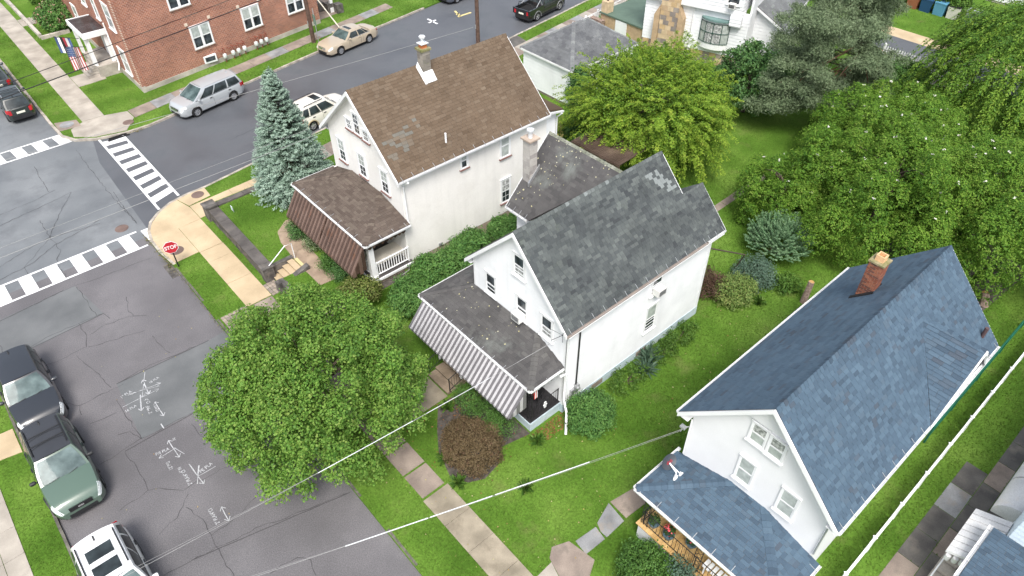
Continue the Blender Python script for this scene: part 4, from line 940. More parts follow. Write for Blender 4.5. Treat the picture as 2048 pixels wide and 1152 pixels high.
mb = MB(); mb.box((14.28,12.36,1.1),(14.48,12.52,1.45)); mb.lathe((14.38,12.34,1.3), [(.001,-.05),(.08,-.05),(.08,.02)], 12, 'y'); mb.build("electric_meter", M_metal, H2)
mb = MB(); mb.box((14.05,12.40,1.0),(14.22,12.52,1.3)); mb.build("junction_box", M_metal, H2)
pipe(H2, [(13.35,12.42,2.75),(13.62,12.42,2.7),(13.62,12.42,1.15),(13.45,12.05,.75),(13.0,11.6,.12)], .055)
mb = MB(); mb.tube([(13.68,12.62,5.35),(13.3,12.4,5.15),(12.9,12.6,5.0)], .012, 4); mb.tube([(13.3,12.4,5.15),(13.15,12.9,5.2)], .01, 4); mb.tube([(13.3,12.4,5.15),(13.1,12.2,5.05)], .01, 4); mb.build("service_bracket", M_iron, H2)
# cross wing
wall(H2, "wing_wall", (17.4,19.55,0), (0,-1,0), [(0,.5),(1.45,.5),(1.45,5.2),(0,5.2)], board=.2, zmin=.5)
wall(H2, "wing_end_wall", (17.45,19.55,0), (-1,0,0), [(-4.2,0),(0,0),(0,5.2),(-2.15,7.75),(-4.2,5.2)], board=.2, zmin=.5)
wx, we, wz = 19.6, 5.25, 8.05; wv = math.hypot(wx-17.0, wz-we); tpd = tone_patch(2.0)
yin = 2*yr-ye
RS.plane(R2r, (17.0,19.85,we), (0,-1,0), (wx-17.0,0,wz-we), [(0,0),(1.5,0),(4.45,wv),(0,wv)], M_rgrey2, .15, .30, .014, tpd)
RS.plane(R2r, (22.2,15.4,we), (0,1,0), (-(22.2-wx),0,wz-we), [(2.95,0),(4.45,0),(4.45,wv),(0,wv)], M_rgrey2, .15, .30, .014, tpd)
M_moss2 = pmat("mossy_ridge", [(0.16,0.175,0.13),(0.27,0.28,0.235)], rough=.95, scale=5, var=.25, bump=.4, tone=True)
ridge_caps(R2r, (wx,19.83,wz), (wx,15.45,wz), (-1,0,-1.07), (1,0,-1.07), M_moss2, .2, .12)
rake(H2, (17.0,19.85,we-.02), (wx,19.85,wz-.02), (0,1,0)); rake(H2, (22.2,19.85,we-.02), (wx,19.85,wz-.02), (0,1,0))
gutter(H2, (17.02,19.85,we-.02), (17.02,18.45,we-.02), (-1,0,0), .4, (1,0,1.07)); gutter(H2, (22.18,15.6,we-.02), (22.18,19.85,we-.02), (1,0,0))
bricks(H2, "wing_chimney", 17.95, 18.4, 19.35, 19.8, 5.9, 8.35, .42, .2, [pmat("pale_block_%d" % i, c, rough=.9, bump=.3) for i, c in enumerate([(.38,.36,.34),(.45,.43,.40),(.32,.30,.285)])], pmat("pale_mortar",(.42,.40,.38),rough=.95), part="block")
mb = MB(); mb.box((17.87,19.27,8.35),(18.48,19.88,8.43)); mb.build("chimney_cap", M_tanfound, H2)
mb = MB(); mb.lathe((18.17,19.57,8.43), [(.10,0),(.10,.3),(.16,.32),(.16,.40),(.001,.46)], 14); mb.build("flue_pipe", M_cowl, H2, smooth=True, sharp=40)
mb = MB(); zs = lambda x: we+(x-17.0)*(wz-we)/(wx-17.0); mb.hexa([(17.85,19.28,zs(17.85)),(18.5,19.28,zs(18.5)),(18.5,19.34,zs(18.5)),(17.85,19.34,zs(17.85)),(17.85,19.28,zs(17.85)+.2),(18.5,19.28,zs(18.5)+.2),(18.5,19.34,zs(18.5)+.2),(17.85,19.34,zs(17.85)+.2)]); mb.build("flashing", M_metal, H2)
# lichen spots
M_lich = pmat("lichen", [(0.4000,0.3680,0.1760),(0.5280,0.5120,0.4000)], rough=.95, tone=True)
mb = MB(); NW = Vector((-(wz-we),0,wx-17.0)).normalized(); VW = Vector((wx-17.0,0,wz-we)).normalized()
for k in range(70):
    v = wv*(1-rng.random()**1.6*.85)-.1; u = rng.uniform(.1,.2+4.2*max(.3,(v/wv))); P = Vector((17.0,19.85,we))+Vector((0,-1,0))*u+VW*v+NW*.028; r = rng.uniform(.012,.042)
    if u < 1.5+2.9*v/wv-.1: mb.face([P+(Vector((0,-1,0))*math.cos(a)+VW*math.sin(a))*r*rng.uniform(.6,1.2) for a in (0,1,2,3.1,4.2,5.3)], rng.random())
mb.build("lichen", M_lich, R2r, kind="stuff")
# wrap-around porch
pe, zj, fx, bx = 2.95, 3.62, 11.85, 13.7; yl, yh = 12.55, 19.8
rf = MB(); rf.box((12.0,12.75,pe-.1),(13.7,19.6,pe-.05)); PR2 = rf.build("porch_roof", M_white, H2)
tpp = tone_patch(1.4, .05, .95); d = bx-fx; vf = math.hypot(d, zj-pe); ya = 14.1
RS.plane(PR2, (fx,yh,pe), (0,-1,0), (d,0,zj-pe), [(0,0),(yh-yl,0),(yh-ya,vf),(yh-18.1,vf)], M_rgrey2, .15, .3, .012, tpp, .05)
v1 = math.hypot(ya-yl, zj-pe); RS.plane(PR2, (fx,yl,pe), (1,0,0), (0,ya-yl,zj-pe), [(0,0),(d,0),(d,v1)], M_rgrey2, .15, .3, .012, tpp, .05)
v2 = math.hypot(yh-18.1, zj-pe); RS.plane(PR2, (17.3,yh,pe), (-1,0,0), (0,-(yh-18.1),zj-pe), [(0,0),(17.3-fx,0),(17.3-bx,v2),(0,v2)], M_rgrey2, .15, .3, .012, tpp, .05)
mt = lambda k: rng.uniform(.55,.95)
ridge_caps(PR2, (fx+.03,yl+.03,pe+.01), (bx-.02,ya,zj), (-1,1,-.36), (1,-1,-.36), M_rgrey2, .2, .14, mt)
ridge_caps(PR2, (fx+.03,yh-.03,pe+.01), (bx-.02,18.1,zj), (-1,-1,-.36), (1,1,-.36), M_rgrey2, .2, .14, lambda k: rng.uniform(.2,.6))
gutter(H2, (fx+.02,yl,pe-.02), (fx+.02,yh,pe-.02), (-1,0,0), .72, (1,0,.3), w=.1); gutter(H2, (fx,yl+.02,pe-.02), (13.62,yl+.02,pe-.02), (0,-1,0), .6, (0,1,.3), w=.1); gutter(H2, (fx,yh-.02,pe-.02), (17.3,yh-.02,pe-.02), (0,1,0), w=.1)
mb = MB(); NP = Vector((-(zj-pe),0,d)).normalized(); VP = Vector((d,0,zj-pe)).normalized()
for k in range(30):
    P = Vector((fx,rng.uniform(14,18.5),pe))+VP*rng.uniform(.2,vf-.1)+NP*.03; r = rng.uniform(.012,.04); mb.face([P+(Vector((0,-1,0))*math.cos(a)+VP*math.sin(a))*r*rng.uniform(.6,1.3) for a in (0,1,2,3.1,4.2,5.3)], rng.random())
mb.build("fallen_leaves", M_lich, PR2, kind="stuff")
mb = MB(); mb.box((12.02,12.68,0.02),(13.68,16.35,.66)); mb.box((12.02,17.95,.02),(13.68,19.6,.66)); mb.box((12.4,16.36,.02),(13.68,17.94,.66)); mb.box((13.72,18.2,.02),(17.0,19.6,.66)); mb.build("porch_base", M_bluefound, H2)
M_dfloor = pmat("black_porch_floor", [(0.018,0.017,0.019),(0.035,0.033,0.036)], rough=.45)
k = 0; yy = 12.66
while yy < 19.6:
    mb = MB(); mb.box((11.98,yy,.662),(13.68,yy+.235,.70)); mb.build("porch_board", M_dfloor, H2); yy += .24
mb = MB(); mb.box((11.94,12.62,.56),(11.975,16.3,.69)); mb.box((11.98,12.62,.56),(13.68,12.655,.69)); mb.build("porch_edge", M_bluefound, H2)
def iron_post(h, p, z0, z1, w=.24):
    mb = MB(); x, y = p
    for a in (-w/2, w/2): mb.tube([(x,y+a,z0),(x,y+a,z1)], .014, 5)
    n = 7
    for i in range(n):
        za, zb = z0+(z1-z0)*i/n, z0+(z1-z0)*(i+1)/n; mb.tube([(x,y-w/2,za),(x,y+w/2,zb)], .009, 4); mb.tube([(x,y+w/2,za),(x,y-w/2,zb)], .009, 4)
    mb.build("iron_post", M_iron, h)
for p in ((12.08,12.8),(12.08,15.9),(12.08,18.2),(12.08,19.4)): iron_post(H2, p, .7, 2.9)
railing(H2, [(12.08,12.9,.7),(12.08,16.1,.7)], .8, .12, M_iron, .009, .02, rail=.018); railing(H2, [(12.15,12.74,.7),(13.6,12.74,.7)], .8, .12, M_iron, .009, .02, rail=.018)
def monogram(h, P, out):
    """white cast letter ornament on the railing"""
    x, y, z = P; mb = MB()
    for a, b, r in ((0,.13,.07),(-.05,.0,.06),(.05,.0,.06),(0,-.13,.07)): 
        if out == 'y': mb.lathe((x+a,y,z+b), [(.03,-.012),(r,-.012),(r,.012),(.03,.012)], 8, 'y')
        else: mb.lathe((x,y+a,z+b), [(.03,-.012),(r,-.012),(r,.012),(.03,.012)], 8, 'x')
    mb.build("railing_ornament", M_white, h)
monogram(H2, (12.85,12.71,1.15), 'y'); monogram(H2, (11.4,16.40,.85), 'y'); monogram(H2, (11.4,17.92,.85), 'y')
M_sw = pmat("white_awning_slat", (.50,.49,.51), rough=.35, metallic=.1, var=.1); M_sg = pmat("grey_awning_slat", (.17,.165,.175), rough=.35, metallic=.1, var=.1)
clapslats(H2, "porch_awning", (11.80,12.75,2.83), (11.80,19.5,2.83), (-.85,0,-1.0), 57, [M_sg, M_sw], .12, thick=.006)
for k in range(5):
    mb = MB(); t0, t1 = k/5, (k+1)/5-.02; mb.extr([(11.8-.85*t0,12.73,2.82-t0),(11.8-.85*t1,12.73,2.82-t1),(11.8-.85*t1,12.73,1.80),(11.8-.85*t0,12.73,1.84)], (0,-.02,0)); mb.build("awning_side", M_sw if k % 2 else M_sg, H2)
for k in range(7):
    mb = MB(); mb.extr([(12.0+k*.24,12.60,2.82),(12.22+k*.24,12.60,2.82),(12.22+k*.24,12.60,2.66),(12.11+k*.24,12.60,2.58),(12.0+k*.24,12.60,2.66)], (0,.02,0)); mb.build("valance_tab", M_sw if k % 2 else M_sg, H2)
RS.finish(300)
s2 = thing("porch_steps", "weathered concrete steps with black iron railings under the striped awning", "steps", (11.6,17.15,.1))
steps(s2, 10.65, 12.35, 16.45, 17.85, .12, .7, 4, pmat("weathered_concrete", [(.20,.155,.11),(.29,.23,.17)], rough=.9, var=.15, bump=.2, stain=(.13,.10,.075), stain_scale=1.3))
for yy in (16.42, 17.9):
    railing(s2, [(10.75,yy,.28),(12.1,yy,.72)], .8, .14, M_iron, .009, .022, rail=.02)
ac_unit((13.66,15.08,3.86), FX, "white window air conditioner in the front window above the striped-awning porch roof")
ac_unit((19.0,12.52,3.78), FY, "white window air conditioner high on the clapboard side wall under the eave")
t = thing("porch_chair", "black iron porch chair on the dark porch floor below the striped awning", "chair", (12.9,13.4,.7), 2.0)
mb = MB(); mb.box((-.25,-.25,.4),(.25,.25,.44)); mb.local("seat", M_iron, t); mb = MB(); mb.box((-.25,.22,.44),(.25,.26,.95)); mb.local("backrest", M_iron, t)
for a in (-.22,.22):
    for b in (-.22,.22): mb = MB(); mb.tube([(a,b,0),(a,b,.4)], .018, 5); mb.local("leg", M_iron, t)
fl = MB(); fl.tube([(12.15,12.72,2.3),(12.25,12.70,2.62)], .008, 4)
for k, c in enumerate((0,1,0,1)): fl.box((12.2+k*.045,12.69,2.02),(12.244+k*.045,12.70,2.5), mi=c)
solo(fl, "porch_pennant", [pmat("faded_red",(.55,.06,.05),rough=.8), M_white], "small red and white pennant hanging at the striped-awning porch corner", "pennant")

# ================================================================ white house with the blue roof
M_rblue = pmat("blue_shingle", [(0.0473,0.0747,0.1075),(0.0574,0.0911,0.1303),(0.0665,0.1065,0.1512),(0.0820,0.1293,0.1786),(0.0620,0.0820,0.1093)], rough=0.8, var=0.08, scale=0.5, fvar=0.14, fine=70, bump=0.35, spec=0.3, tone=True)
M_wwall = pmat("bright_white_siding", (0.7238,0.7313,0.7473), rough=0.5, var=0.05, scale=0.8, fvar=0.02)
M_wfound = pmat("white_render", (0.74,0.745,0.76), rough=0.85, var=0.06, bump=.2)
H3 = thing("bungalow", "white house with long blue shingle roof, small dormer and brick chimney", "house", (19.3,4.4,.1))
x0,x1,y0,y1 = 14.05,24.4,1.9,6.92; ez,yr,rz_ = 5.2,4.42,8.1; ye = 1.53; sl = (rz_-ez)/(yr-ye)
zt = lambda y: ez+sl*((y-ye) if y < yr else (2*yr-ye-y)) - .12
wall(H3, "front_wall", (x0,y1,0), (0,-1,0), [(0,1.0),(y1-y0,1.0),(y1-y0,zt(y0)),(y1-yr,zt(yr)),(0,zt(y1))], m=M_wwall, board=.11, proud=.012, zmin=2.7)
wall(H3, "side_wall", (x0+.15,y0,0), (1,0,0), [(0,.6),(x1-x0-.3,.6),(x1-x0-.3,zt(y0)),(0,zt(y0))], m=M_wwall, board=.3, proud=.012)
wall(H3, "back_wall", (x1,y0,0), (0,1,0), [(0,0),(y1-y0,0),(y1-y0,zt(y1)),(yr-y0,zt(yr)),(0,zt(y0))], m=M_wwall)
wall(H3, "far_wall", (x1-.15,y1,0), (-1,0,0), [(0,.6),(x1-x0-.3,.6),(x1-x0-.3,zt(y1)),(0,zt(y1))], m=M_wwall)
mb = MB(); mb.box((x0+.02,y0+.02,0),(x1-.17,y1-.02,.598)); mb.build("foundation", M_wfound, H3)
rf = MB(); rf.box((13.72,yr-.05,rz_-.16),(24.7,yr+.05,rz_-.03)); R3 = rf.build("roof", M_decking, H3)
RS = Roofs(); vlen = math.hypot(yr-ye, rz_-ez); tb = lambda u, v: min(1, max(0, rng.gauss(.5,.22)))
U_ = 24.72-13.7
dx, dh, dz = 21.5, 2.1, 7.28
ua, ub = dx-dh-13.7, dx+dh-13.7; vd = (dz-ez)/(rz_-ez)*vlen
RS.plane(R3, (13.7,ye,ez), (1,0,0), (0,yr-ye,rz_-ez), [(0,0),(ua,0),(dx-13.7,vd),(0,vd)], M_rblue, .14, .24, .014, tb)
RS.plane(R3, (13.7,ye,ez), (1,0,0), (0,yr-ye,rz_-ez), [(0,vd+.002),(U_,vd+.002),(U_,vlen),(0,vlen)], M_rblue, .14, .24, .014, tb)
RS.plane(R3, (13.7,ye,ez), (1,0,0), (0,yr-ye,rz_-ez), [(ub,0),(U_,0),(U_,vd),(dx-13.7,vd)], M_rblue, .14, .24, .014, tb)
RS.plane(R3, (24.72,2*yr-ye,ez), (-1,0,0), (0,-(yr-ye),rz_-ez), [(0,0),(U_,0),(U_,vlen),(0,vlen)], M_rblue, .14, .34, .010, lambda u, v: rng.gauss(.62,.18))
ytop = ye+(yr-ye)*(dz-ez)/(rz_-ez); dl = math.hypot(dh, dz-ez); dy = ytop-1.5
RS.plane(R3, (dx-dh,ytop,ez), (0,-1,0), (dh,0,dz-ez), [(dy,0),(dy,dl),(0,dl)], M_rblue, .14, .34, .024, tb)
RS.plane(R3, (dx+dh,1.5,ez), (0,1,0), (-dh,0,dz-ez), [(0,0),(dy,dl),(0,dl)], M_rblue, .14, .34, .024, tb)
ridge_caps(R3, (13.72,yr,rz_), (24.7,yr,rz_), (0,-1,-sl), (0,1,-sl), M_rblue, .17, .17)
ridge_caps(R3, (dx,1.5,dz), (dx,ytop+.05,dz), (-1,0,-1), (1,0,-1), M_rblue, .17, .15)
wall(H3, "dormer_wall", (dx-1.95,1.62,0), (1,0,0), [(0,ez-.1),(3.9,ez-.1),(1.95,dz-.15)], m=M_wwall, thick=.1)
rake(H3, (dx-dh,1.5,ez-.02), (dx,1.5,dz-.02), (0,-1,0)); rake(H3, (dx+dh,1.5,ez-.02), (dx,1.5,dz-.02), (0,-1,0))
mb = MB(); mb.hexa([(dx+.25,1.44,dz-.42),(dx+.75,1.44,dz-.85),(dx+.72,1.52,dz-.85),(dx+.25,1.52,dz-.42),(dx+.25,1.42,dz-.38),(dx+.95,1.36,dz-1.0),(dx+.9,1.5,dz-.95),(dx+.25,1.5,dz-.36)]); mb.build("dormer_trim", M_white, H3)
for s, yy in ((1,ye),(-1,2*yr-ye)):
    rake(H3, (13.7,yy,ez-.02), (13.7,yr,rz_-.02), (-1,0,0), h=.19); rake(H3, (24.72,yy,ez-.02), (24.72,yr,rz_-.02), (1,0,0), h=.19)
    mb = MB(); a, b = Vector((13.74,yy,ez-.18)), Vector((13.74,yr,rz_-.18)); mb.hexa([a, b, b+Vector((.31,0,0)), a+Vector((.31,0,0)), a+Z*.02, b+Z*.02, b+Vector((.31,0,.02)), a+Vector((.31,0,.02))]); mb.build("soffit", M_white, H3)
for a_, b_ in (((13.72,1.5),(24.7,1.9)),((13.72,6.92),(24.7,7.3))): mb = MB(); mb.box((*a_,ez-.2),(*b_,ez-.17)); mb.build("eave_soffit", M_white, H3)
gutter(H3, (13.7,ye+.02,ez-.02), (24.72,ye+.02,ez-.02), (0,-1,0), .62, (0,1,sl)); gutter(H3, (13.7,2*yr-ye-.02,ez-.02), (24.72,2*yr-ye-.02,ez-.02), (0,1,0))
mb = MB(); zq = lambda y: zt(y)-.06
mb.extr([(x0-.12,5.45,zq(5.45)),(x0-.12,3.42,zq(3.42)),(x0-.12,yr,zq(yr))], (.12,0,0)); mb.build("gable_pent", M_wwall, H3)
for (yc, zc, w, h, t_, b_) in ((4.72,6.27,.50,.82,'lace','blind'),(4.08,6.23,.50,.82,'lace','blind'),(4.70,4.34,.54,1.12,'blind','blind'),(3.16,4.32,.54,1.12,'blind','blind')): window(H3, (x0,yc,zc), FX, w, h, t_, b_, casing=.055)
pipe(H3, [(13.97,6.9,4.9),(13.97,6.9,3.0)], .03); pipe(H3, [(13.98,1.85,4.8),(13.98,1.85,3.1)], .03, M_metal)
mb = MB(); mb.tube([(14.0,6.95,4.45),(13.85,7.1,4.4)], .02, 5); mb.tube([(13.85,7.1,4.4),(13.8,7.12,4.2)], .02, 5); mb.box((13.8,7.0,4.36),(13.95,7.2,4.44)); mb.build("service_bracket", M_metal, H3)
# brick chimney
M_cb = [pmat("chimney_brick_%d" % i, c, rough=.9, bump=.3) for i, c in enumerate([(.22,.075,.045),(.30,.12,.07),(.14,.065,.05),(.25,.10,.065)])]
bricks(H3, "chimney", 21.4, 21.9, 5.33, 5.83, 6.45, 8.35, .21, .075, M_cb, pmat("chimney_mortar",(.36,.27,.2),rough=.95), .016)
mb = MB(); mb.box((21.36,5.29,8.35),(21.94,5.87,8.42)); mb.build("chimney_cap", M_moss, H3)
mb = MB(); mb.extr([(21.5,5.43,8.421),(21.8,5.43,8.421),(21.8,5.73,8.421),(21.5,5.73,8.421)], Z*.02)
for a, b in (((21.5,5.43),(21.8,5.47)),((21.5,5.69),(21.8,5.73)),((21.5,5.472),(21.54,5.688)),((21.76,5.472),(21.8,5.688))): mb.box((*a,8.443),(*b,8.64))
mb.build("flue_tile", pmat("pale_terracotta",(.66,.42,.23),rough=.8), H3)
mb = MB(); zc_ = lambda y: ez+sl*(2*yr-ye-y)+.02; mb.hexa([(21.28,5.28,zc_(5.28)-.02),(21.33,5.28,zc_(5.28)-.02),(21.33,5.95,zc_(5.95)-.02),(21.28,5.95,zc_(5.95)-.02),(21.28,5.28,zc_(5.28)+.06),(21.34,5.28,zc_(5.28)+.1),(21.34,5.95,zc_(5.95)+.1),(21.28,5.95,zc_(5.95)+.06)]); mb.box((21.95,5.3,zc_(5.4)),(22.1,5.5,zc_(5.4)+.08)); mb.build("flashing", M_rubber, H3)
pipe(H3, [(24.05,2.05,5.7),(24.05,2.05,6.15)], .07, pmat("rusty_vent",(.09,.055,.055),rough=.6), "vent_pipe")
# porch
pe, zj, fx, bx, yl, yh = 2.75, 3.36, 11.8, 14.05, 1.56, 7.18
rf = MB(); rf.box((11.95,1.7,pe-.1),(14.05,7.05,pe-.05)); PR3 = rf.build("porch_roof", M_white, H3)
hip_porch(RS, PR3, fx, bx, yl, yh, pe, zj, 3.7, 5.0, M_rblue, .14, .26, .014, tb)
gutter(H3, (fx+.02,yl,pe-.02), (fx+.02,yh,pe-.02), (-1,0,0), .8, (1,0,.27)); gutter(H3, (fx,yl+.02,pe-.02), (bx,yl+.02,pe-.02), (0,-1,0), .8, (0,1,.3)); gutter(H3, (fx,yh-.02,pe-.02), (bx+.2,yh-.02,pe-.02), (0,1,0))
RS.finish(300)
mb = MB(); mb.box((11.80,1.9,0.0),(14.0,6.75,.93)); mb.build("porch_base", M_wfound, H3)
yy = 1.88; k = 0
while yy < 6.75:
    mb = MB(); mb.box((11.74,yy,.932),(14.03,yy+.132,.965), tone=rng.uniform(.05,.95)); mb.build("porch_board", M_wood, H3); yy += .138
for p in ((11.9,6.6),(11.9,4.4),(11.9,2.05)): iron_post(H3, p, .965, 2.66, .26)
railing(H3, [(11.9,6.62,.965),(11.9,4.45,.965),(11.9,2.05,.965)], .78, .13, M_iron, .009, .02, rail=.018); railing(H3, [(11.95,6.68,.965),(13.2,6.68,.965)], .78, .13, M_iron, .009, .02, rail=.018)
# things on and around the bungalow
ds = thing("satellite_dish", "dark satellite dish with red lettering on a white bracket on the blue porch roof", "satellite dish", (13.0,6.45,2.95), R_(25)); M_dish = pmat("dish_grey",(.055,.065,.08),rough=.5)
mb = MB(); rows = []
for i in range(6):
    r = i/5; rows.append([(.33*r*math.cos(a*math.pi/12), -.10*(1-r*r)+.0, .26*r*math.sin(a*math.pi/12)) for a in range(24)])
mb.grid(rows, closed=True); me = mb.mesh("dish", M_dish, True); D = WM[ds] @ Matrix.Translation((.22,.34,.46)) @ Matrix.Rotation(R_(150), 4, 'Z') @ Matrix.Rotation(R_(38), 4, 'X'); dd = link("dish", me, ds, D)
cu = bpy.data.curves.new("dish_lettering", 'FONT'); cu.body = "dish"; cu.size = .17; cu.extrude = .002; cu.align_x = 'CENTER'; cu.align_y = 'CENTER'; cu.materials.append(M_red)
tx = link("dish_lettering", text_mesh(cu), dd, D @ Matrix.Translation((0,.012,0)) @ Matrix.Rotation(R_(90),4,'X') @ Matrix.Rotation(math.pi,4,'Y'))
mb = MB(); mb.tube([(0,0,.02),(0.02,.02,.3),(.20,.32,.44)], .03, 8); mb.box((-.12,-.06,.0),(.12,.06,.025)); mb.tube([(.2,-.12,.04),(.16,.22,.4)], .018, 6); mb.box((.12,-.2,0),(.3,-.08,.03)); mb.local("bracket", M_white, ds)
M_pot = pmat("blue_glazed_pot", (.10,.16,.20), rough=.3)
M_flower = pmat("red_petals", [(.62,.04,.06),(.75,.16,.18)], rough=.6, tone=True)

# ---------------------------------------------------------------- potted plants, bench on the bungalow porch
def leaf_mesh(name, P, N, size, aspect, mat, tone=None, tilt=.5, T=None, M=None):
    """one mesh of quad leaves at points P with normals N (numpy arrays)"""
    n = len(P); N = N/np.maximum(1e-6, np.linalg.norm(N, axis=1, keepdims=True))
    if tilt: 
        N = N+nrng.normal(0, tilt, (n,3)); N /= np.linalg.norm(N, axis=1, keepdims=True)
    R = nrng.normal(0,1,(n,3)) if T is None else T+nrng.normal(0,.25,(n,3))
    A = R-N*np.sum(R*N, axis=1, keepdims=True); A /= np.maximum(1e-6, np.linalg.norm(A, axis=1, keepdims=True)); B = np.cross(N, A)
    s = (np.asarray(size)*nrng.uniform(.7,1.3,n))[:,None]*.5; w = s*aspect
    fold = N*s*.18
    V = np.stack([P-A*s, P+B*w-fold, P+A*s, P-B*w-fold], axis=1).reshape(-1,3)
    if M is not None:
        m = np.array(M.inverted()); V = V@m[:3,:3].T+m[:3,3]
    me = bpy.data.meshes.new(name); me.vertices.add(4*n); me.vertices.foreach_set("co", V.astype(np.float32).ravel())
    me.loops.add(4*n); me.loops.foreach_set("vertex_index", np.arange(4*n, dtype=np.int32))
    me.polygons.add(n); me.polygons.foreach_set("loop_start", np.arange(0,4*n,4,dtype=np.int32))
    me.materials.append(mat); me.update(calc_edges=True)
    t = nrng.uniform(0,1,n) if tone is None else np.clip(tone,0,1)
    at = me.attributes.new("tone", 'FLOAT', 'FACE'); at.data.foreach_set("value", t.astype(np.float32)); return me
def ball(n, c, r, up=0.0, shell=.35):
    D = nrng.normal(0,1,(n,3)); D[:,2] += up; D /= np.linalg.norm(D, axis=1, keepdims=True)
    f = 1-shell*nrng.random(n)**1.5
    return np.array(c)+D*np.array(r)*f[:,None], D
M_leafpot = pmat("pot_foliage", [(.03,.07,.018),(.07,.14,.03)], rough=.5, tone=True, transl=.2)
def pot(P, label, flowers):
    t = thing("flower_pot", label, "flower pot", P)
    mb = MB(); mb.lathe((0,0,0), [(.001,0),(.13,0),(.20,.24),(.22,.24),(.22,.28),(.17,.28),(.001,.25)], 14); mb.local("pot", M_pot, t, smooth=True, sharp=40)
    p, d = ball(160, (0,0,.42), (.22,.22,.2), .6); link("foliage", leaf_mesh("foliage", p, d, .10, .6, M_leafpot), t, WM[t])
    if flowers:
        p, d = ball(flowers, (0,0,.5), (.22,.22,.18), .8, .1); link("flowers", leaf_mesh("flowers", p, d, .09, 1.0, M_flower), t, WM[t])
pot((12.12,6.35,.965), "leafy blue pot at the corner post of the wooden porch", 0)
pot((12.15,5.72,.965), "blue pot with large red flowers behind the porch railing", 26)
pot((12.5,5.0,.965), "small pot with pale pink flowers under the blue porch eave", 8)
bn = thing("slatted_bench", "white slatted bench on the wooden porch of the blue-roofed house", "bench", (12.15,3.5,.965))
for k in range(9): mb = MB(); mb.box((-.16,-.75+k*.17,.40),(.2,-.75+k*.17+.12,.43)); mb.local("slat", M_white, bn)
mb = MB()
for a in (-.7,.62):
    for b in (-.12,.16): mb.box((b-.025,a-.025,0),(b+.025,a+.025,.4))
mb.local("leg", M_white, bn)

# ================================================================ brick apartment building
M_brick = brick_mat("red_brick", (.37,.130,.075), (.225,.070,.045), (.52,.42,.34), .26, .09)
M_dirtyconc = pmat("dirty_concrete", [(.36,.33,.29),(.48,.44,.39)], rough=.9, bump=.2, stain=(.22,.20,.17), stain_scale=.8)
BA = math.atan(.175)
HB = thing("brick_building", "red brick apartment building with white double windows by the far corner", "building", (11.2,53.4,.1))
def brickwall(name, P, ang, L, z0, z1):
    F = Matrix.Translation(P) @ Matrix.Rotation(ang, 4, 'Z'); mb = MB(); mb.box((0,0,z0),(L,.3,z1)); return link(name, mb.mesh(name, M_brick), HB, F)
def bw(u, z): return Vector((11.2+math.cos(BA)*u, 53.4+math.sin(BA)*u, z))
BL = 16.4
brickwall("side_wall", (11.2,53.4,0), BA, BL, .45, 9.0)
brickwall("front_wall", (11.2,71.5,0), FX, 18.06, .55, 9.0)
pe_ = bw(BL,0); brickwall("back_wall", (pe_.x,pe_.y,0), math.pi/2+BA*0, 15, 0, 9.0)
mb = MB(); q0, q1 = bw(0.02,0), bw(BL,0); mb.extr([(11.17,53.36,0),(q1.x,q1.y-.04,0),(q1.x,q1.y+1,0),(11.6,54.4,0)], Z*.449); mb.box((11.16,53.37,0),(11.4,71.4,.548)); mb.build("foundation", M_dirtyconc, HB)
mb = MB(); mb.extr([(11.1,53.3,9.0),(q1.x,q1.y-.1,9.0),(q1.x,71.6,9.0),(11.1,71.6,9.0)], Z*.25); mb.build("roof", M_decking, HB)
pmw = pmat("pale_brick_block", (.66,.56,.46), rough=.9)
def bwin(u, zc, top='blind', bot='glass', two=True, w=1.5, h=1.55):
    window(HB, bw(u,zc)-Vector((-math.sin(BA),math.cos(BA),0))*.01, BA, w, h, top, bot, False, M_dirtyconc, two)
    if two:
        for s in (-1,1): mb = MB(); P = bw(u+s*(w/2+.2), zc+h/2+.32); mb.box((P.x-.11,P.y-.06,P.z-.1),(P.x+.11,P.y+.05,P.z+.1)); mb.build("corner_block", pmw, HB)
bwin(5.55, 2.55); bwin(10.0, 2.55); bwin(14.2, 2.55, 'blind', 'glass'); bwin(4.6, 5.75); bwin(10.0, 5.75); bwin(14.2, 5.75)
mb = MB()
P = bw(5.65,.55); mb.box((P.x-.5,P.y-.12,.42),(P.x+.5,P.y+.1,.98)); mb.build("basement_window", M_white, HB); mb = MB(); mb.box((P.x-.38,P.y-.14,.55),(P.x+.38,P.y-.115,.88)); mb.build("pane", M_glass, HB)
def fwin(y, zc, h=1.5, w=1.0): window(HB, (11.19,y,zc), FX, w, h, 'blind', 'lace')
fwin(55.4,5.05,1.7,1.2); fwin(58.6,5.0,1.9,.7); fwin(61.6,5.0,1.5,1.0); fwin(55.6,1.75,1.7,1.2); fwin(66.5,2.0); fwin(66.5,5.0); fwin(70,5.0)
mb = MB(); mb.box((11.13,58.6,1.0),(11.2,59.7,3.1)); mb.build("front_door", pmat("brown_door",(.20,.08,.05),rough=.5), HB)
mb = MB(); mb.box((11.1,59.75,1.0),(11.19,60.1,3.1)); mb.box((11.1,58.2,1.0),(11.19,58.55,3.1)); mb.build("door_trim", M_white, HB)
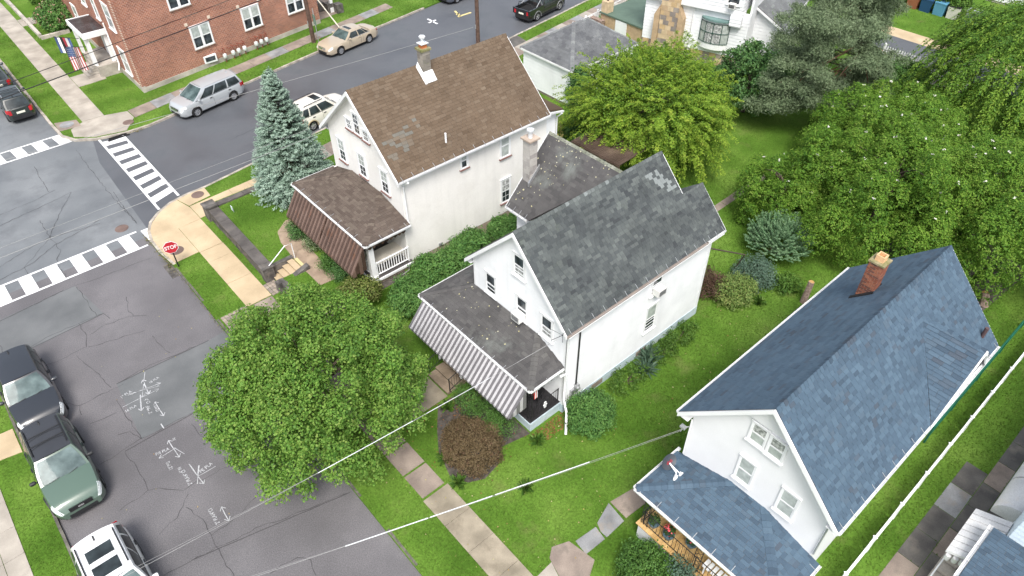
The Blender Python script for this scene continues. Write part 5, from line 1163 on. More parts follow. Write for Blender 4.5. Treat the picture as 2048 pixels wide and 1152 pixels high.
# entrance canopy
M_canopy = pmat("dark_wet_membrane", [(.025,.023,.025),(.05,.046,.05)], rough=.25, var=.2)
mb = MB(); mb.box((9.6,58.1,3.35),(11.18,61.6,3.42)); mb.build("canopy_roof", M_canopy, HB)
mb = MB(); mb.box((9.5,58.0,3.05),(11.18,58.09,3.46)); mb.box((9.5,61.61,3.05),(11.18,61.7,3.46)); mb.box((9.5,58.095,3.05),(9.595,61.605,3.46)); mb.box((9.6,58.1,3.1),(11.15,61.6,3.2)); mb.build("canopy_fascia", M_white, HB)
for p in ((9.75,58.3),(9.75,58.75),(9.75,61.4),(11.0,58.3)): mb = MB(); mb.box((p[0]-.11,p[1]-.11,.95),(p[0]+.11,p[1]+.11,3.1)); mb.build("canopy_column", M_white, HB)
mb = MB(); mb.box((9.7,57.9,.0),(11.15,61.6,.95)); mb.build("entrance_platform", M_dirtyconc, HB); steps(HB, 8.9, 9.75, 58.4, 60.0, .12, .95, 4, M_dirtyconc)
pipe(HB, [(11.12,57.6,4.0),(11.12,57.6,.9),(10.9,57.4,.5)], .06)
M_meter = pmat("meter_grey", (.60,.63,.62), rough=.5); M_rustpipe = pmat("rusty_pipe", (.22,.055,.035), rough=.8)
for i, u in enumerate((6.75,7.5,8.0,8.55,9.65,10.15,10.65)):
    P = bw(u,.1)-Vector((-math.sin(BA),math.cos(BA),0))*.32; lab = ["first gas meter on the brick wall, beside the basement window", "second gas meter from the basement window on the brick wall", "third gas meter from the basement window on the brick wall", "fourth gas meter, last of the left cluster on the brick wall", "first gas meter of the right cluster under the brick wall window", "middle gas meter of the right cluster on the brick wall", "last gas meter on the brick wall, nearest the utility pole"][i]
    t = thing("gas_meter", lab, "gas meter", P, BA, "gas meters along the brick wall")
    mb = MB(); mb.lathe((0,0,.35), [(.001,0),(.12,.0),(.16,.08),(.16,.26),(.12,.34),(.001,.36)], 12); mb.local("meter_body", M_meter, t, smooth=True, sharp=40)
    mb = MB(); mb.tube([(.0,0,0),(0,0,.36)], .03, 6); mb.tube([(.08,0,.7),(.08,.02,.98),(.1,.28,1.02)], .028, 6); mb.tube([(-.08,0,.7),(-.08,0,.95),(-.3,0,.98),(-.3,.25,.98)], .028, 6); mb.local("pipework", M_rustpipe, t)
# flags by the canopy
def flag(P, rz, label, kind):
    t = thing("house_flag", label, "flag", P, rz); mb = MB(); mb.tube([(0,0,0),(-1.55,0,.55)], .02, 6); mb.local("flagpole", M_iron, t)
    W, Hh = 1.15, 1.75; nx, nz = 14, 10
    def pt(a, b): return Vector((-1.5+a*.95, .06*math.sin(a*9+b*2), .50-a*.28-b*Hh+.05*math.sin(a*6)))
    if kind == 'us':
        for k in range(13):
            mb = MB(); rows = []; a0, a1 = k/13, (k+1)/13
            for j in range(nz+1): rows.append([pt(a0, j/nz), pt(a1, j/nz)])
            mb.grid(rows); mb.local("stripe", M_fred if k % 2 == 0 else M_white, t)
        mb = MB(); rows = []
        for j in range(5): rows.append([pt(q/8*7/13, j/4*.42)+Vector((0,-.012,0)) for q in range(9)])
        mb.grid(rows); rows = [[p+Vector((0,.024,0)) for p in r] for r in rows]; mb.grid(rows); mb.local("canton", M_fblue, t)
        mb = MB()
        for j in range(5):
            for q in range(6):
                c = pt((q+.7)/6.6*7/13, (j+.6)/5.4*.42)+Vector((0,-.018,0)); mb.face([c+Vector((math.cos(w*1.2566)*.022,0,math.sin(w*1.2566)*.022)) for w in range(5)])
        mb.local("stars", M_white, t)
    else:
        for k in range(6):
            mb = MB(); rows = []; a0, a1 = k/6, (k+1)/6
            for j in range(nz+1): rows.append([pt(a0, j/nz*.7), pt(a1, j/nz*.7)])
            mb.grid(rows); mb.local("panel", [M_fblue, M_white, M_iron, M_fred, M_white, M_fblue][k], t)
M_fred = pmat("flag_red", (.45,.06,.08), rough=.8); M_fblue = pmat("flag_blue", (.07,.11,.24), rough=.8)
flag((9.55,58.15,2.5), R_(18), "United States flag hanging from a pole on the white entrance canopy", 'us')
flag((9.55,59.8,2.6), R_(-2), "dark red and white flag behind the striped flag on the entrance canopy", 'x')
# neighbouring porch behind the pink bush
np_ = thing("neighbour_porch", "porch with blue canopy and white railing beside the brick building", "porch", (12.3,75,.1))
mb = MB(); mb.box((11.2,72.3,0),(15,80,1.0)); mb.build("porch_base", M_dirtyconc, np_); mb = MB(); mb.hexa([(10.8,72.3,2.7),(13,72.3,3.5),(13,78,3.5),(10.8,78,2.7),(10.8,72.3,2.78),(13,72.3,3.58),(13,78,3.58),(10.8,78,2.78)]); mb.build("porch_canopy", pmat("navy_canopy",(.03,.035,.06),rough=.5), np_)
railing(np_, [(11.3,72.4,1.0),(11.3,76,1.0)], .9, .16, bal=.02, post=.05); railing(np_, [(11.3,72.4,1.0),(13,72.4,1.0)], .9, .16, bal=.02, post=.05); steps(np_, 10.3, 11.2, 73, 74.3, .12, 1.0, 4, M_dirtyconc)
for yy in (72.5,76): mb = MB(); mb.tube([(11.3,yy,1.0),(11.3,yy,3.0)], .06, 6); mb.build("porch_post", M_white, np_)
lw = thing("garden_wall", "low stone edging wall along the neighbour's front lawn", "wall", (8.4,72,.1)); 
for k in range(10): mb = MB(); mb.box((8.25+rng.uniform(-.02,.02),69.0+k*1.4,0),(8.5,70.38+k*1.4,.42)); mb.build("wall_block", M_dirtyconc, lw)
for k in range(3): mb = MB(); mb.box((8.3+k*.75,68.5,0),(9.03+k*.75,68.72,.38)); mb.build("wall_block", M_dirtyconc, lw)

# ================================================================ garage, shed and the white house beyond
M_rslate = pmat("slate_grey_shingle", [(0.0850,0.0892,0.0978),(0.1148,0.1207,0.1275),(0.1445,0.1513,0.1573),(0.1870,0.1997,0.1997)], rough=.85, var=.15, scale=.8, fvar=.12, bump=.3, tone=True)
GR = thing("garage", "white garage with grey hipped shingle roof beside the big green tree", "garage", (35.3,33.9,.1))
gx0,gx1,gy0,gy1,ge = 32.45,39.2,30.95,36.2,2.95; ax0, ax1, gz = 35.1, 36.5, 4.75; gy = 33.55
wall(GR, "front_wall", (gx0+.2,gy1-.2,0), (0,-1,0), [(0,.3),(gy1-gy0-.4,.3),(gy1-gy0-.4,ge-.05),(0,ge-.05)], board=.26)
wall(GR, "side_wall", (gx0+.36,gy0+.2,0), (1,0,0), [(0,.3),(gx1-gx0-.72,.3),(gx1-gx0-.72,ge-.05),(0,ge-.05)], board=.26)
wall(GR, "far_wall", (gx1-.2,gy1-.2,0), (-1,0,0), [(0,.3),(gx1-gx0-.56,.3),(gx1-gx0-.56,ge-.05),(0,ge-.05)]); wall(GR, "back_wall", (gx1-.2,gy0+.2,0), (0,1,0), [(0,.3),(gy1-gy0-.56,.3),(gy1-gy0-.56,ge-.05),(0,ge-.05)])
mb = MB(); mb.box((gx0+.22,gy0+.22,0),(gx1-.22,gy1-.22,.298)); mb.build("foundation", M_brownslab, GR)
rf = MB(); rf.box((gx0+.1,gy0+.1,ge-.1),(gx1-.1,gy1-.1,ge-.04)); GRR = rf.build("roof", M_white, GR); RS = Roofs()
def hip_roof(RSx, roof, x0, x1, y0, y1, ze, ax0, ax1, ay, az, mat, e, w, t, tone):
    f = lambda a, b: math.hypot(a, b)
    RSx.plane(roof, (x0,y1,ze), (0,-1,0), (ax0-x0,0,az-ze), [(0,0),(y1-y0,0),(y1-ay,f(ax0-x0,az-ze))], mat, e, w, t, tone, .05)
    RSx.plane(roof, (x0,y0,ze), (1,0,0), (0,ay-y0,az-ze), [(0,0),(x1-x0,0),(ax1-x0,f(ay-y0,az-ze)),(ax0-x0,f(ay-y0,az-ze))], mat, e, w, t, tone, .05)
    RSx.plane(roof, (x1,y0,ze), (0,1,0), (-(x1-ax1),0,az-ze), [(0,0),(y1-y0,0),(ay-y0,f(x1-ax1,az-ze))], mat, e, w, t, tone, .05)
    RSx.plane(roof, (x1,y1,ze), (-1,0,0), (0,-(y1-ay),az-ze), [(0,0),(x1-x0,0),(x1-ax0,f(y1-ay,az-ze)),(x1-ax1,f(y1-ay,az-ze))], mat, e, w, t, tone, .05)
    lt = lambda k: rng.uniform(.6,1)
    for (cx_, cy_, axx) in ((x0,y0,ax0),(x0,y1,ax0),(x1,y0,ax1),(x1,y1,ax1)):
        sx, sy = (1 if axx > cx_ else -1), (1 if ay > cy_ else -1)
        ridge_caps(roof, (cx_,cy_,ze+.01), (axx,ay,az), (-sx,sy,-.55), (sx,-sy,-.55), mat, .25, .14, lt)
    ridge_caps(roof, (ax0,ay,az), (ax1,ay,az), (0,-1,-.6), (0,1,-.6), mat, .25, .14, lt)
hip_roof(RS, GRR, gx0, gx1, gy0, gy1, ge, ax0, ax1, gy, gz, M_rslate, .16, .34, .012, tone_patch(1.5)); RS.finish(300)
mb = MB(); mb.box((gx0-.02,gy0-.03,ge-.14),(gx1,gy0,ge-.01)); mb.box((gx0-.03,gy0-.02,ge-.14),(gx0,gy1,ge-.01)); mb.build("fascia", M_white, GR)
SH = thing("shed_roof", "brown ribbed metal lean-to roof half hidden under the big green tree", "shed", (28.8,23.4,.1)); M_rib = pmat("brown_ribbed_metal", [(.085,.058,.045),(.12,.085,.068)], rough=.45, metallic=.2, var=.15, stain=(.19,.14,.10), stain_scale=.6)
clapslats(SH, "roof", (26.9,25.3,2.35), (26.9,21.6,2.35), (3.6,0,.18), 24, [M_rib, M_rib], rib=.04, part="roof_panel")
mb = MB(); mb.box((26.85,21.55,2.2),(26.92,25.35,2.32)); mb.build("fascia", M_rib, SH); mb = MB()
for p in ((27.0,21.7),(27.0,25.1),(30.3,21.7),(30.3,25.1)): mb.box((p[0]-.05,p[1]-.05,.1),(p[0]+.05,p[1]+.05,2.3))
mb.build("post", M_greywood, SH)
lt_ = thing("back_lean_to", "pale lean-to roof behind the mossy wing of the clapboard house", "lean-to", (24.5,19.5,.1)); mb = MB(); mb.hexa([(22.75,18.6,4.0),(25.2,18.6,3.2),(25.2,21.2,3.2),(22.75,21.2,4.0),(22.75,18.6,4.07),(25.2,18.6,3.27),(25.2,21.2,3.27),(22.75,21.2,4.07)]); mb.build("roof", pmat("pale_roofing",(.40,.42,.42),rough=.7), lt_)
mb = MB(); mb.box((25.2,18.5,3.14),(25.3,21.3,3.28)); mb.build("gutter", M_white, lt_); mb = MB(); mb.box((22.75,18.65,.1),(25.05,21.15,3.1)); mb.build("wall", M_siding, lt_); pipe(lt_, [(25.25,21.3,3.2),(25.25,21.3,3.55)], .06, M_rubber, "vent_pipe")

# white house beyond the tree, with stone chimney and bow window
M_stone = [pmat("tan_ashlar_%d" % i, c, rough=.9, bump=.35, scale=3, var=.15) for i, c in enumerate([(.50,.36,.20),(.44,.32,.20),(.54,.42,.27),(.23,.20,.18),(.30,.26,.225)])]
HT = thing("far_white_house", "big white sided house with stone chimney and bow window behind the tree", "house", (47,29,.1))
tx0, ty0, ty1 = 43.0, 26.1, 34.2
wall(HT, "front_wall", (tx0,ty1,0), (0,-1,0), [(0,1.0),(ty1-ty0,1.0),(ty1-ty0,4.3),(0,4.3)], board=.24)
wall(HT, "side_wall", (tx0+.16,ty0,0), (1,0,0), [(0,1.0),(12,1.0),(12,9),(0,9)], board=.24)
wall(HT, "upper_wall", (tx0-.3,ty1,0), (0,-1,0), [(0,4.37),(7.55,4.37),(7.55,10),(0,10)], board=.24)
wall(HT, "upper_wall", (tx0-.14,ty1-7.55,0), (1,0,0), [(0,4.37),(7,4.37),(7,10),(0,10)], board=.24)
mb = MB(); mb.box((tx0-.36,ty1-7.6,4.2),(tx0+.5,ty1,4.365)); mb.build("overhang_band", M_white, HT)
wall(HT, "oriel_wall", (tx0-.42,ty1-6.75,0), (0,-1,0), [(0,3.45),(.85,3.45),(.85,4.2),(0,4.2)], board=.24); wall(HT, "oriel_wall", (tx0-.26,ty1-7.6,0), (1,0,0), [(0,3.45),(.24,3.45),(.24,4.2),(0,4.2)], board=.24); mb = MB(); mb.box((tx0-.40,ty1-7.58,3.36),(tx0-.01,ty1-6.75,3.445)); mb.build("oriel_floor", M_white, HT)
mb = MB(); mb.box((tx0+.03,ty0+.03,0),(tx0+8,ty1-.03,.99)); mb.build("foundation", M_tanfound, HT)
y = ty0
while y < ty1-.2:
    for r in range(3): mb = MB(); l = .5; mb.box((tx0-.02-rng.uniform(0,.02),y+.01,.02+r*.33),(tx0+.028,min(y+l,ty1)-.01,.33+r*.33)); mb.build("foundation_stone", M_stone[rng.randrange(5)], HT)
    y += .5
window(HT, (tx0-.31,27.45,5.6), FX, .85, 1.3, 'blind','glass'); window(HT, (45.6,ty1-7.56,6.2), FY, .8, 1.5, 'blind','glass')
N = 8; cy_, R0 = 28.5, 1.1; pts = []
M_green = pmat("dark_green_frame", (.03,.075,.06), rough=.5)
for k in range(N+1): a = math.pi*(-.5+k/N)*.62; pts.append((tx0+.45-.95*math.cos(a), cy_+R0*math.sin(a)/math.sin(math.pi*.31)))
back = [(tx0+.02,pts[-1][1]),(tx0+.02,pts[0][1])]
mb = MB(); mb.prism(pts+back, 1.4, 1.85); bw_ = mb.build("bow_window", M_white, HT); mb = MB(); mb.prism(pts+back, 3.4, 3.52); mb.build("bow_head", M_white, bw_)
mb = MB(); mb.prism([(x-.12,yy) for x, yy in pts]+back, 3.525, 3.66); mb.build("bow_roof", pmat("verdigris_roof",(.16,.26,.25),rough=.6), bw_)
for k in range(N):
    (xa,ya_),(xb,yb_) = pts[k], pts[k+1]; mb = MB(); mb.extr([(xa,ya_,1.85),(xb,yb_,1.85),(xb+.05,yb_,1.85),(xa+.05,ya_,1.85)], Z*1.55); mb.build("pane", M_lace if 1 < k < 6 else M_blind, bw_)
mb = MB()
for k in range(0, N+1, 2): mb.tube([(pts[k][0]-.02,pts[k][1],1.83),(pts[k][0]-.02,pts[k][1],3.41)], .03, 5)
for zz in (1.87,2.65,3.38): mb.tube([(p[0]-.02,p[1],zz) for p in pts], .025, 5)
mb.build("muntins", M_green, bw_)
bricks(HT, "stone_chimney", 42.45, 43.3, 31.3, 32.75, 0, 9.5, .46, .36, M_stone, pmat("stone_mortar",(.52,.42,.30),rough=.95), .02, "stone")
mb = MB(); mb.hexa([(42.4,30.85,0),(42.98,30.85,0),(42.98,31.28,0),(42.4,31.28,0),(42.4,30.85,3.2),(42.98,30.85,3.2),(42.98,31.28,4.0),(42.4,31.28,4.0)]); mb.build("chimney_shoulder", M_stone[1], HT)
mb = MB(); mb.hexa([(42.4,32.77,0),(42.98,32.77,0),(42.98,33.2,0),(42.4,33.2,0),(42.4,32.77,4.0),(42.98,32.77,4.0),(42.98,33.2,3.2),(42.4,33.2,3.2)]); mb.build("chimney_shoulder", M_stone[1], HT)
pipe(HT, [(42.93,30.3,4.3),(42.93,30.3,.8)], .05)
wall(HT, "wing_wall", (44.6,ty0,0), (0,-1,0), [(0,.3),(1.8,.3),(1.8,3.35),(0,4.3)], board=.24)
wall(HT, "wing_wall", (44.76,24.3,0), (1,0,0), [(0,.3),(9,.3),(9,3.3),(0,3.3)], board=.24); window(HT, (48.2,24.29,2.2), FY, .7, 1.2)
mb = MB(); mb.hexa([(44.3,23.9,3.2),(54.5,23.9,3.2),(54.5,26.08,4.42),(44.3,26.08,4.42),(44.3,23.9,3.27),(54.5,23.9,3.27),(54.5,26.08,4.49),(44.3,26.08,4.49)]); HW = mb.build("wing_roof", M_decking, HT)
RS = Roofs(); RS.plane(HW, (44.3,23.9,3.3), (1,0,0), (0,2.18,1.22), [(0,0),(10.2,0),(10.2,2.49),(0,2.49)], M_rslate, .2, .4, .015, lambda u, v: rng.uniform(.55,1), .02); RS.finish(300)
rake(HT, (44.3,23.9,3.25), (44.3,26.08,4.47), (-1,0,0)); pipe(HT, [(48,25.2,3.9),(48,25.2,4.5)], .05, M_white, "vent_pipe"); gutter(HT, (44.3,23.92,3.25), (54.5,23.92,3.25), (0,-1,0))
HM = Matrix.Translation((44.0,34.5,0)) @ Matrix.Rotation(R_(17.05), 4, 'Z') @ Matrix.Translation((-43,-34.2,0))
q_ = HM @ Vector((tx0-.36,27.45,4.72)); ac_unit(q_, FX+R_(17.05), "white air conditioner in the upper window of the far white house")
WM[HT] = HM @ WM[HT]; HT.matrix_world = WM[HT]
# stone porch at its left
PO = thing("stone_porch", "tan stone porch with green deck left of the far white house", "porch", (46,37,.1))
mb = MB(); mb.box((44.2,34.6,.1),(49,39.2,1.5)); mb.build("porch_base", M_stone[1], PO); mb = MB(); mb.box((44.1,34.5,1.5),(49,39.3,1.62)); mb.build("porch_deck", pmat("green_deck",(.10,.15,.115),rough=.7), PO)
mb = MB(); mb.box((44.13,36.3,.3),(44.19,37.5,1.45)); mb.build("crawl_door", M_white, PO); mb = MB(); mb.box((44.2,38.5,1.62),(44.9,39.2,2.5)); mb.build("stone_pier", M_stone[2], PO); mb = MB(); mb.tube([(44.55,38.85,2.5),(44.55,38.85,4.6)], .08, 6); mb.build("porch_post", M_iron, PO)
so2 = thing("wooden_steps", "weathered wooden steps in front of the tan stone porch", "steps", (43.2,39.4,.1)); steps(so2, 42.3, 44.1, 38.6, 40.0, .1, 1.1, 4, M_greywood)
# ================================================================ house at the lower right corner
HC = thing("corner_house", "white corrugated-awning house at the lower right with blue shingle porch roof", "house", (22,-3.5,.1)); M_palesid = pmat("pale_blue_siding", (.60,.70,.78), rough=.5, var=.05)
wall(HC, "side_wall", (30,-1.95,0), (-1,0,0), [(0,.3),(10.7,.3),(10.7,4.6),(0,4.6)], m=M_palesid, board=.2); wall(HC, "front_wall", (19.3,-1.95,0), (0,-1,0), [(0,.3),(6,.3),(6,4.6),(0,4.6)], m=M_palesid, board=.2)
mb = MB(); mb.box((19.33,-8,0),(29.9,-1.98,.3)); mb.build("foundation", M_dirtyconc, HC)
mb = MB(); mb.box((19.0,-8,4.6),(30,-2.15,4.75)); HCR = mb.build("roof", M_decking, HC)
mb = MB(); mb.box((17.0,-7,.1),(19.25,-1.75,.9)); mb.build("porch_base", M_dirtyconc, HC); mb = MB(); mb.box((17.0,-7,2.36),(19.25,-1.6,2.42)); CPR = mb.build("porch_roof", M_decking, HC)
RS = Roofs(); RS.plane(CPR, (16.85,-1.5,2.45), (0,-1,0), (2.4,0,.5), [(0,0),(5.5,0),(5.5,2.45),(0,2.45)], M_rblue, .14, .28, .012, lambda u, v: rng.uniform(0,.6), .03); RS.finish(300)
gutter(HC, (16.85,-1.48,2.42), (19.3,-1.48,2.9), (0,1,0), .8, (0,-1,.0)); 
for k in range(1): pass
dw = thing("side_door_steps", "worn concrete steps with a white handrail under the corrugated door awning", "steps", (18.9,-1.3,.1)); steps(dw, 17.6, 19.2, -1.45, -.95, .1, .8, 4, M_dirtyconc, ); mb = MB(); mb.tube([(17.55,-.98,.1),(17.55,-.98,.85),(19.1,-.98,1.6)], .025, 6); mb.build("handrail", M_white, dw)
M_corr = pmat("white_corrugated", [(.58,.59,.60),(.68,.68,.68)], rough=.5, var=.08, stain=(.62,.58,.5), stain_scale=1.2)
clapslats(HC, "door_awning", (20.25,-1.9,2.55), (17.95,-1.9,2.55), (0,1.02,-.42), 8, [M_corr, M_corr], .1, .05, .03, "awning_slat")
for k in range(5): mb = MB(); mb.tube([(17.93,-1.8+k*.2,2.42-k*.085),(17.93,-1.8+k*.2,2.2-k*.085)], .085, 8); mb.build("awning_scallop", M_corr, HC)
def hood(xa, xb):
    mb = MB(); rows = []
    for k in range(9):
        a = k/8*math.pi/2*1.15; rows.append([(x, -1.93+.72*math.sin(a), 2.05+.62*math.cos(a)) for x in np.linspace(xa, xb, 10)])
    mb.grid(rows); rows2 = [[(p[0],p[1],p[2]-.02) for p in r] for r in rows]; mb.grid(rows2)
    for x in (xa, xb): mb.face([(x,-1.93,2.0)]+[(x,r[0][1],r[0][2]) for r in rows])
    mb.build("window_hood", M_corr, HC, smooth=True, sharp=30)
hood(20.75,22.35); hood(22.45,23.6)
mb = MB(); mb.box((23.7,-2.2,4.0),(23.9,-1.6,4.2)); mb.build("eave_bracket", M_iron, HC)

# ================================================================ fences
vf = thing("vinyl_fence", "long white vinyl fence running between the two side lawns", "fence", (22,.93,.1)); pm = qm = rm = None
for k in range(11):
    x = 13.6+1.95*k
    if pm is None:
        mb = MB(); mb.box((-.05,-.05,0),(.05,.05,.98)); mb.lathe((0,0,.98), [(.068,0),(.09,.03),(.001,.07)], 4); pm = mb.mesh("post", M_white)
        mb = MB(); mb.box((.07,-.028,.86),(1.88,.028,.96)); qm = mb.mesh("rail", M_white); mb = MB(); mb.box((.07,-.03,.08),(1.88,.03,.17)); rm = mb.mesh("rail", M_white)
        mb = MB(); mb.box((0,-.012,.171),(.13,.012,.859)); bm_ = mb.mesh("picket", M_white)
    link("post", pm, vf, Matrix.Translation((x,.93,.08)))
    if k < 10:
        link("rail", qm, vf, Matrix.Translation((x,.93,.08))); link("rail", rm, vf, Matrix.Translation((x,.93,.08)))
        for j in range(9): link("picket", bm_, vf, Matrix.Translation((x+.12+j*.19,.93,.08)))
gf = thing("chain_link_fence", "green chain-link fence along the right side of the blue-roofed house", "fence", (29,1.72,.1)); M_gf = pmat("green_fence", (.008,.10,.06), rough=.4)
mb = MB(); mb.tube([(23.6,1.72,1.15),(36,1.72,1.15)], .035, 6); mb.build("top_rail", M_gf, gf)
for k in range(6): mb = MB(); mb.tube([(23.6+2.45*k,1.72,.1),(23.6+2.45*k,1.72,1.2)], .04, 6); mb.build("post", M_gf, gf)
mb = MB()
for k in range(160):
    x = 23.0+k*.085
    for s in (1,-1):
        a, b = (x, x+1.0*s*.6)
        if 23.6 <= min(a,b) and max(a,b) <= 36: mb.tube([(a,1.72,.12),(b,1.72,1.14)], .005, 3, cap=False)
mb.build("wire_mesh", M_gf, gf, kind="stuff")
pk = thing("picket_fence", "white picket fence beside the back lane", "fence", (56,18,.1)); mb = MB()
mb.extr([(-.02,-.05,0),(-.02,.05,0),(-.02,.05,1.1),(-.02,0,1.2),(-.02,-.05,1.1)], (.04,0,0)); km = mb.mesh("picket", M_white); yy = 14.0
while yy < 20.6: link("picket", km, pk, Matrix.Translation((56.0,yy,.12))); yy += .19
for zz in (.38,.95): mb = MB(); mb.box((56.03,14,zz),(56.08,20.6,zz+.1)); mb.build("rail", M_white, pk)
for yy in (14.1,17.4,20.5): mb = MB(); mb.box((55.96,yy-.07,.1),(56.1,yy+.07,1.4)); mb.lathe((56.03,yy,1.4), [(.09,0),(.09,.04),(.0,.12)], 8); mb.build("post", M_white, pk)
mb = MB(); mb.box((55.0,14,.05),(56.15,21,.11)); mb.build("fence_base_slab", M_dirtyconc, pk)
wf = thing("panel_fence", "white panel fence along the far pavement in front of the stone porch", "fence", (44,40,.1))
for k in range(26): mb = MB(); mb.box((39.6+k*.2,39.25+k*.031,.1),(39.785+k*.2,39.29+k*.031,1.25)); mb.build("fence_board", M_white, wf)
for k in range(4): mb = MB(); mb.box((39.55+k*1.75,39.3+k*.27,.1),(39.67+k*1.75,39.4+k*.27,1.35)); mb.build("post", M_white, wf)
wg = thing("picket_gate", "white metal railing fence on the lawn left of the stone pier", "fence", (47,41,.1))
for k in range(22): mb = MB(); mb.tube([(44.9+k*.2,40.2+k*.03,.1),(44.9+k*.2,40.2+k*.03,1.25)], .02, 5); mb.build("picket", M_white, wg)
mb = MB(); mb.tube([(44.9,40.2,1.1),(49.2,40.85,1.1)], .025, 5); mb.tube([(44.9,40.2,.35),(49.2,40.85,.35)], .025, 5); mb.build("rail", M_white, wg)
bg_ = thing("black_gate", "small black and white gate behind the hipped garage roof", "gate", (41.5,36.5,.1)); 
for k in range(4): mb = MB(); mb.box((40.8+k*.4,36.4-k*.35,.15),(41.08+k*.4,36.44-k*.35,1.15)); mb.build("panel", M_white, bg_)
mb = MB(); mb.tube([(40.6,36.6,1.2),(42.4,35.0,1.2)], .05, 5); mb.tube([(40.6,36.6,.2),(42.4,35.0,.2)], .05, 5); mb.tube([(40.6,36.6,.1),(40.6,36.6,1.25)], .06, 5); mb.tube([(42.4,35.0,.1),(42.4,35.0,1.25)], .06, 5); mb.build("frame", M_iron, bg_)
# ================================================================ street furniture
def utility_pole(p, label, h=11, lean=(0,0)):
    t = thing("utility_pole", label, "utility pole", (*p,.1)); mb = MB(); mb.tube([(p[0],p[1],0),(p[0]+lean[0],p[1]+lean[1],h)], [.17,.12], 12); mb.build("pole", pmat("pole_wood",[(.075,.045,.035),(.12,.075,.058)],rough=.9,scale=5,bump=.4), t)
    mb = MB(); mb.box((p[0]-1.2,p[1]-.05,h-.9),(p[0]+1.2,p[1]+.05,h-.75)); mb.build("crossarm", M_greywood, t)
    for k in range(4): mb = MB(); mb.lathe((p[0]-1.05+k*.7,p[1],h-.75), [(.05,0),(.06,.08),(.03,.14),(.001,.15)], 8); mb.build("insulator", M_white, t)
    mb = MB(); mb.box((p[0]-.19,p[1]-.02,1.6),(p[0]-.16,p[1]+.1,1.9)); mb.build("tag", M_metal, t)
utility_pole((24.85,53.0), "dark brown wooden utility pole at the kerb below the brick building")
utility_pole((34.4,43.4), "reddish wooden utility pole standing behind the brown roof ridge")
ss_ = thing("stop_sign", "red octagonal stop sign on a dark post at the tan street corner", "stop sign", (5.32,32.6,.1))
mb = MB(); mb.box((5.29,32.57,.05),(5.35,32.63,1.75)); mb.build("post", M_iron, ss_)
SD = R_(243); F = Matrix.Translation((5.31,32.56,1.42)) @ Matrix.Rotation(R_(22)*0+math.atan2(-1,-.25)+math.pi/2, 4, 'Z')
def octa(r, y0, y1): 
    mb = MB(); mb.extr([(r*math.cos(math.pi/8+k*math.pi/4), y0, r*math.sin(math.pi/8+k*math.pi/4)) for k in range(8)], (0,y1-y0,0)); return mb
link("sign_border", octa(.38,-.015,0).mesh("sign_border", M_white), ss_, F); sf = link("sign_face", octa(.355,-.022,-.016).mesh("sign_face", M_red), ss_, F)
cu = bpy.data.curves.new("sign_lettering", 'FONT'); cu.body = "STOP"; cu.size = .29; cu.extrude = .002; cu.offset = .006; cu.align_x = 'CENTER'; cu.align_y = 'CENTER'; cu.materials.append(M_white)
o = link("sign_lettering", text_mesh(cu), sf, F @ Matrix.Translation((0,-.026,0)) @ Matrix.Rotation(R_(90),4,'X') @ Matrix.Scale(.86,4,(1,0,0)))
sp_ = thing("sign_post", "thin green street sign post beside the dark utility pole", "sign post", (25.0,52.4,.1)); mb = MB(); mb.tube([(25.0,52.4,0),(25.0,52.4,3.0)], .035, 6); mb.build("post", M_metal, sp_); mb = MB(); mb.box((24.98,52.2,1.7),(25.0,52.6,2.5)); mb.build("sign_plate", pmat("sign_green",(.10,.20,.15),rough=.5), sp_)
gw = MB(); gw.tube([(28.0,54.2,.1),(26.6,57.5,4.2)], .05, 8); solo(gw, "guy_wire_guard", pmat("pale_guard",(.66,.62,.52),rough=.6), "pale guy wire guard slanting down behind the gold sedan", "guy wire")
wp_ = MB(); wp_.box((29.3,57.7,.1),(29.55,57.95,4.5)); wp_.box((29.2,57.6,.1),(29.65,58.05,.5)); solo(wp_, "porch_column", M_white, "white porch column standing on the lawn edge above the gold sedan", "column")
rw2 = thing("driveway_wall", "dark low stone wall beside the driveway behind the brick building", "wall", (28.6,58,.1))
for k in range(6): mb = MB(); a = k*.95; mb.box((26.9+a*.55,60.5-a*.75,0),(27.5+a*.55,61.2-a*.75,.85)); mb.build("wall_block", M_darkstone, rw2)
bk_ = thing("patio_chair", "blue-grey patio chair on the driveway behind the brick building", "chair", (26.4,57.2,.11)); M_bc = pmat("blue_grey_plastic",(.16,.22,.30),rough=.5); mb = MB(); mb.box((-.28,-.28,.4),(.28,.28,.46)); mb.local("seat", M_bc, bk_); mb = MB(); mb.box((-.28,.24,.46),(.28,.3,1.0)); mb.local("backrest", M_bc, bk_); mb = MB()
for a in (-.24,.24):
    for b in (-.24,.24): mb.box((a-.025,b-.025,0),(a+.025,b+.025,.4))
mb.local("leg", M_bc, bk_)
bt = thing("bent_pole", "thin bent rusty pole leaning out from the clapboard house's back corner", "pole", (26.3,13.1,.1)); mb = MB(); mb.tube([(26.3,13.1,.1),(25.75,12.35,2.2),(22.7,12.6,4.1)], .035, 6); mb.build("pole", pmat("rusty_pole",(.085,.065,.05),rough=.8), bt)
def stump(p, label, h, lean, r):
    t = thing("wooden_stump", label, "stump", (*p,.1)); mb = MB(); mb.tube([(p[0],p[1],.0),(p[0]+lean[0]*.6,p[1]+lean[1]*.6,h*.6),(p[0]+lean[0],p[1]+lean[1],h)], [r*1.1,r*.95,r*.9], 9); mb.build("trunk", M_greywood, t); mb = MB(); mb.lathe((p[0]+lean[0],p[1]+lean[1],h+.003), [(r*.86,0),(.001,.01)], 9); mb.build("cut_face", M_wood, t)
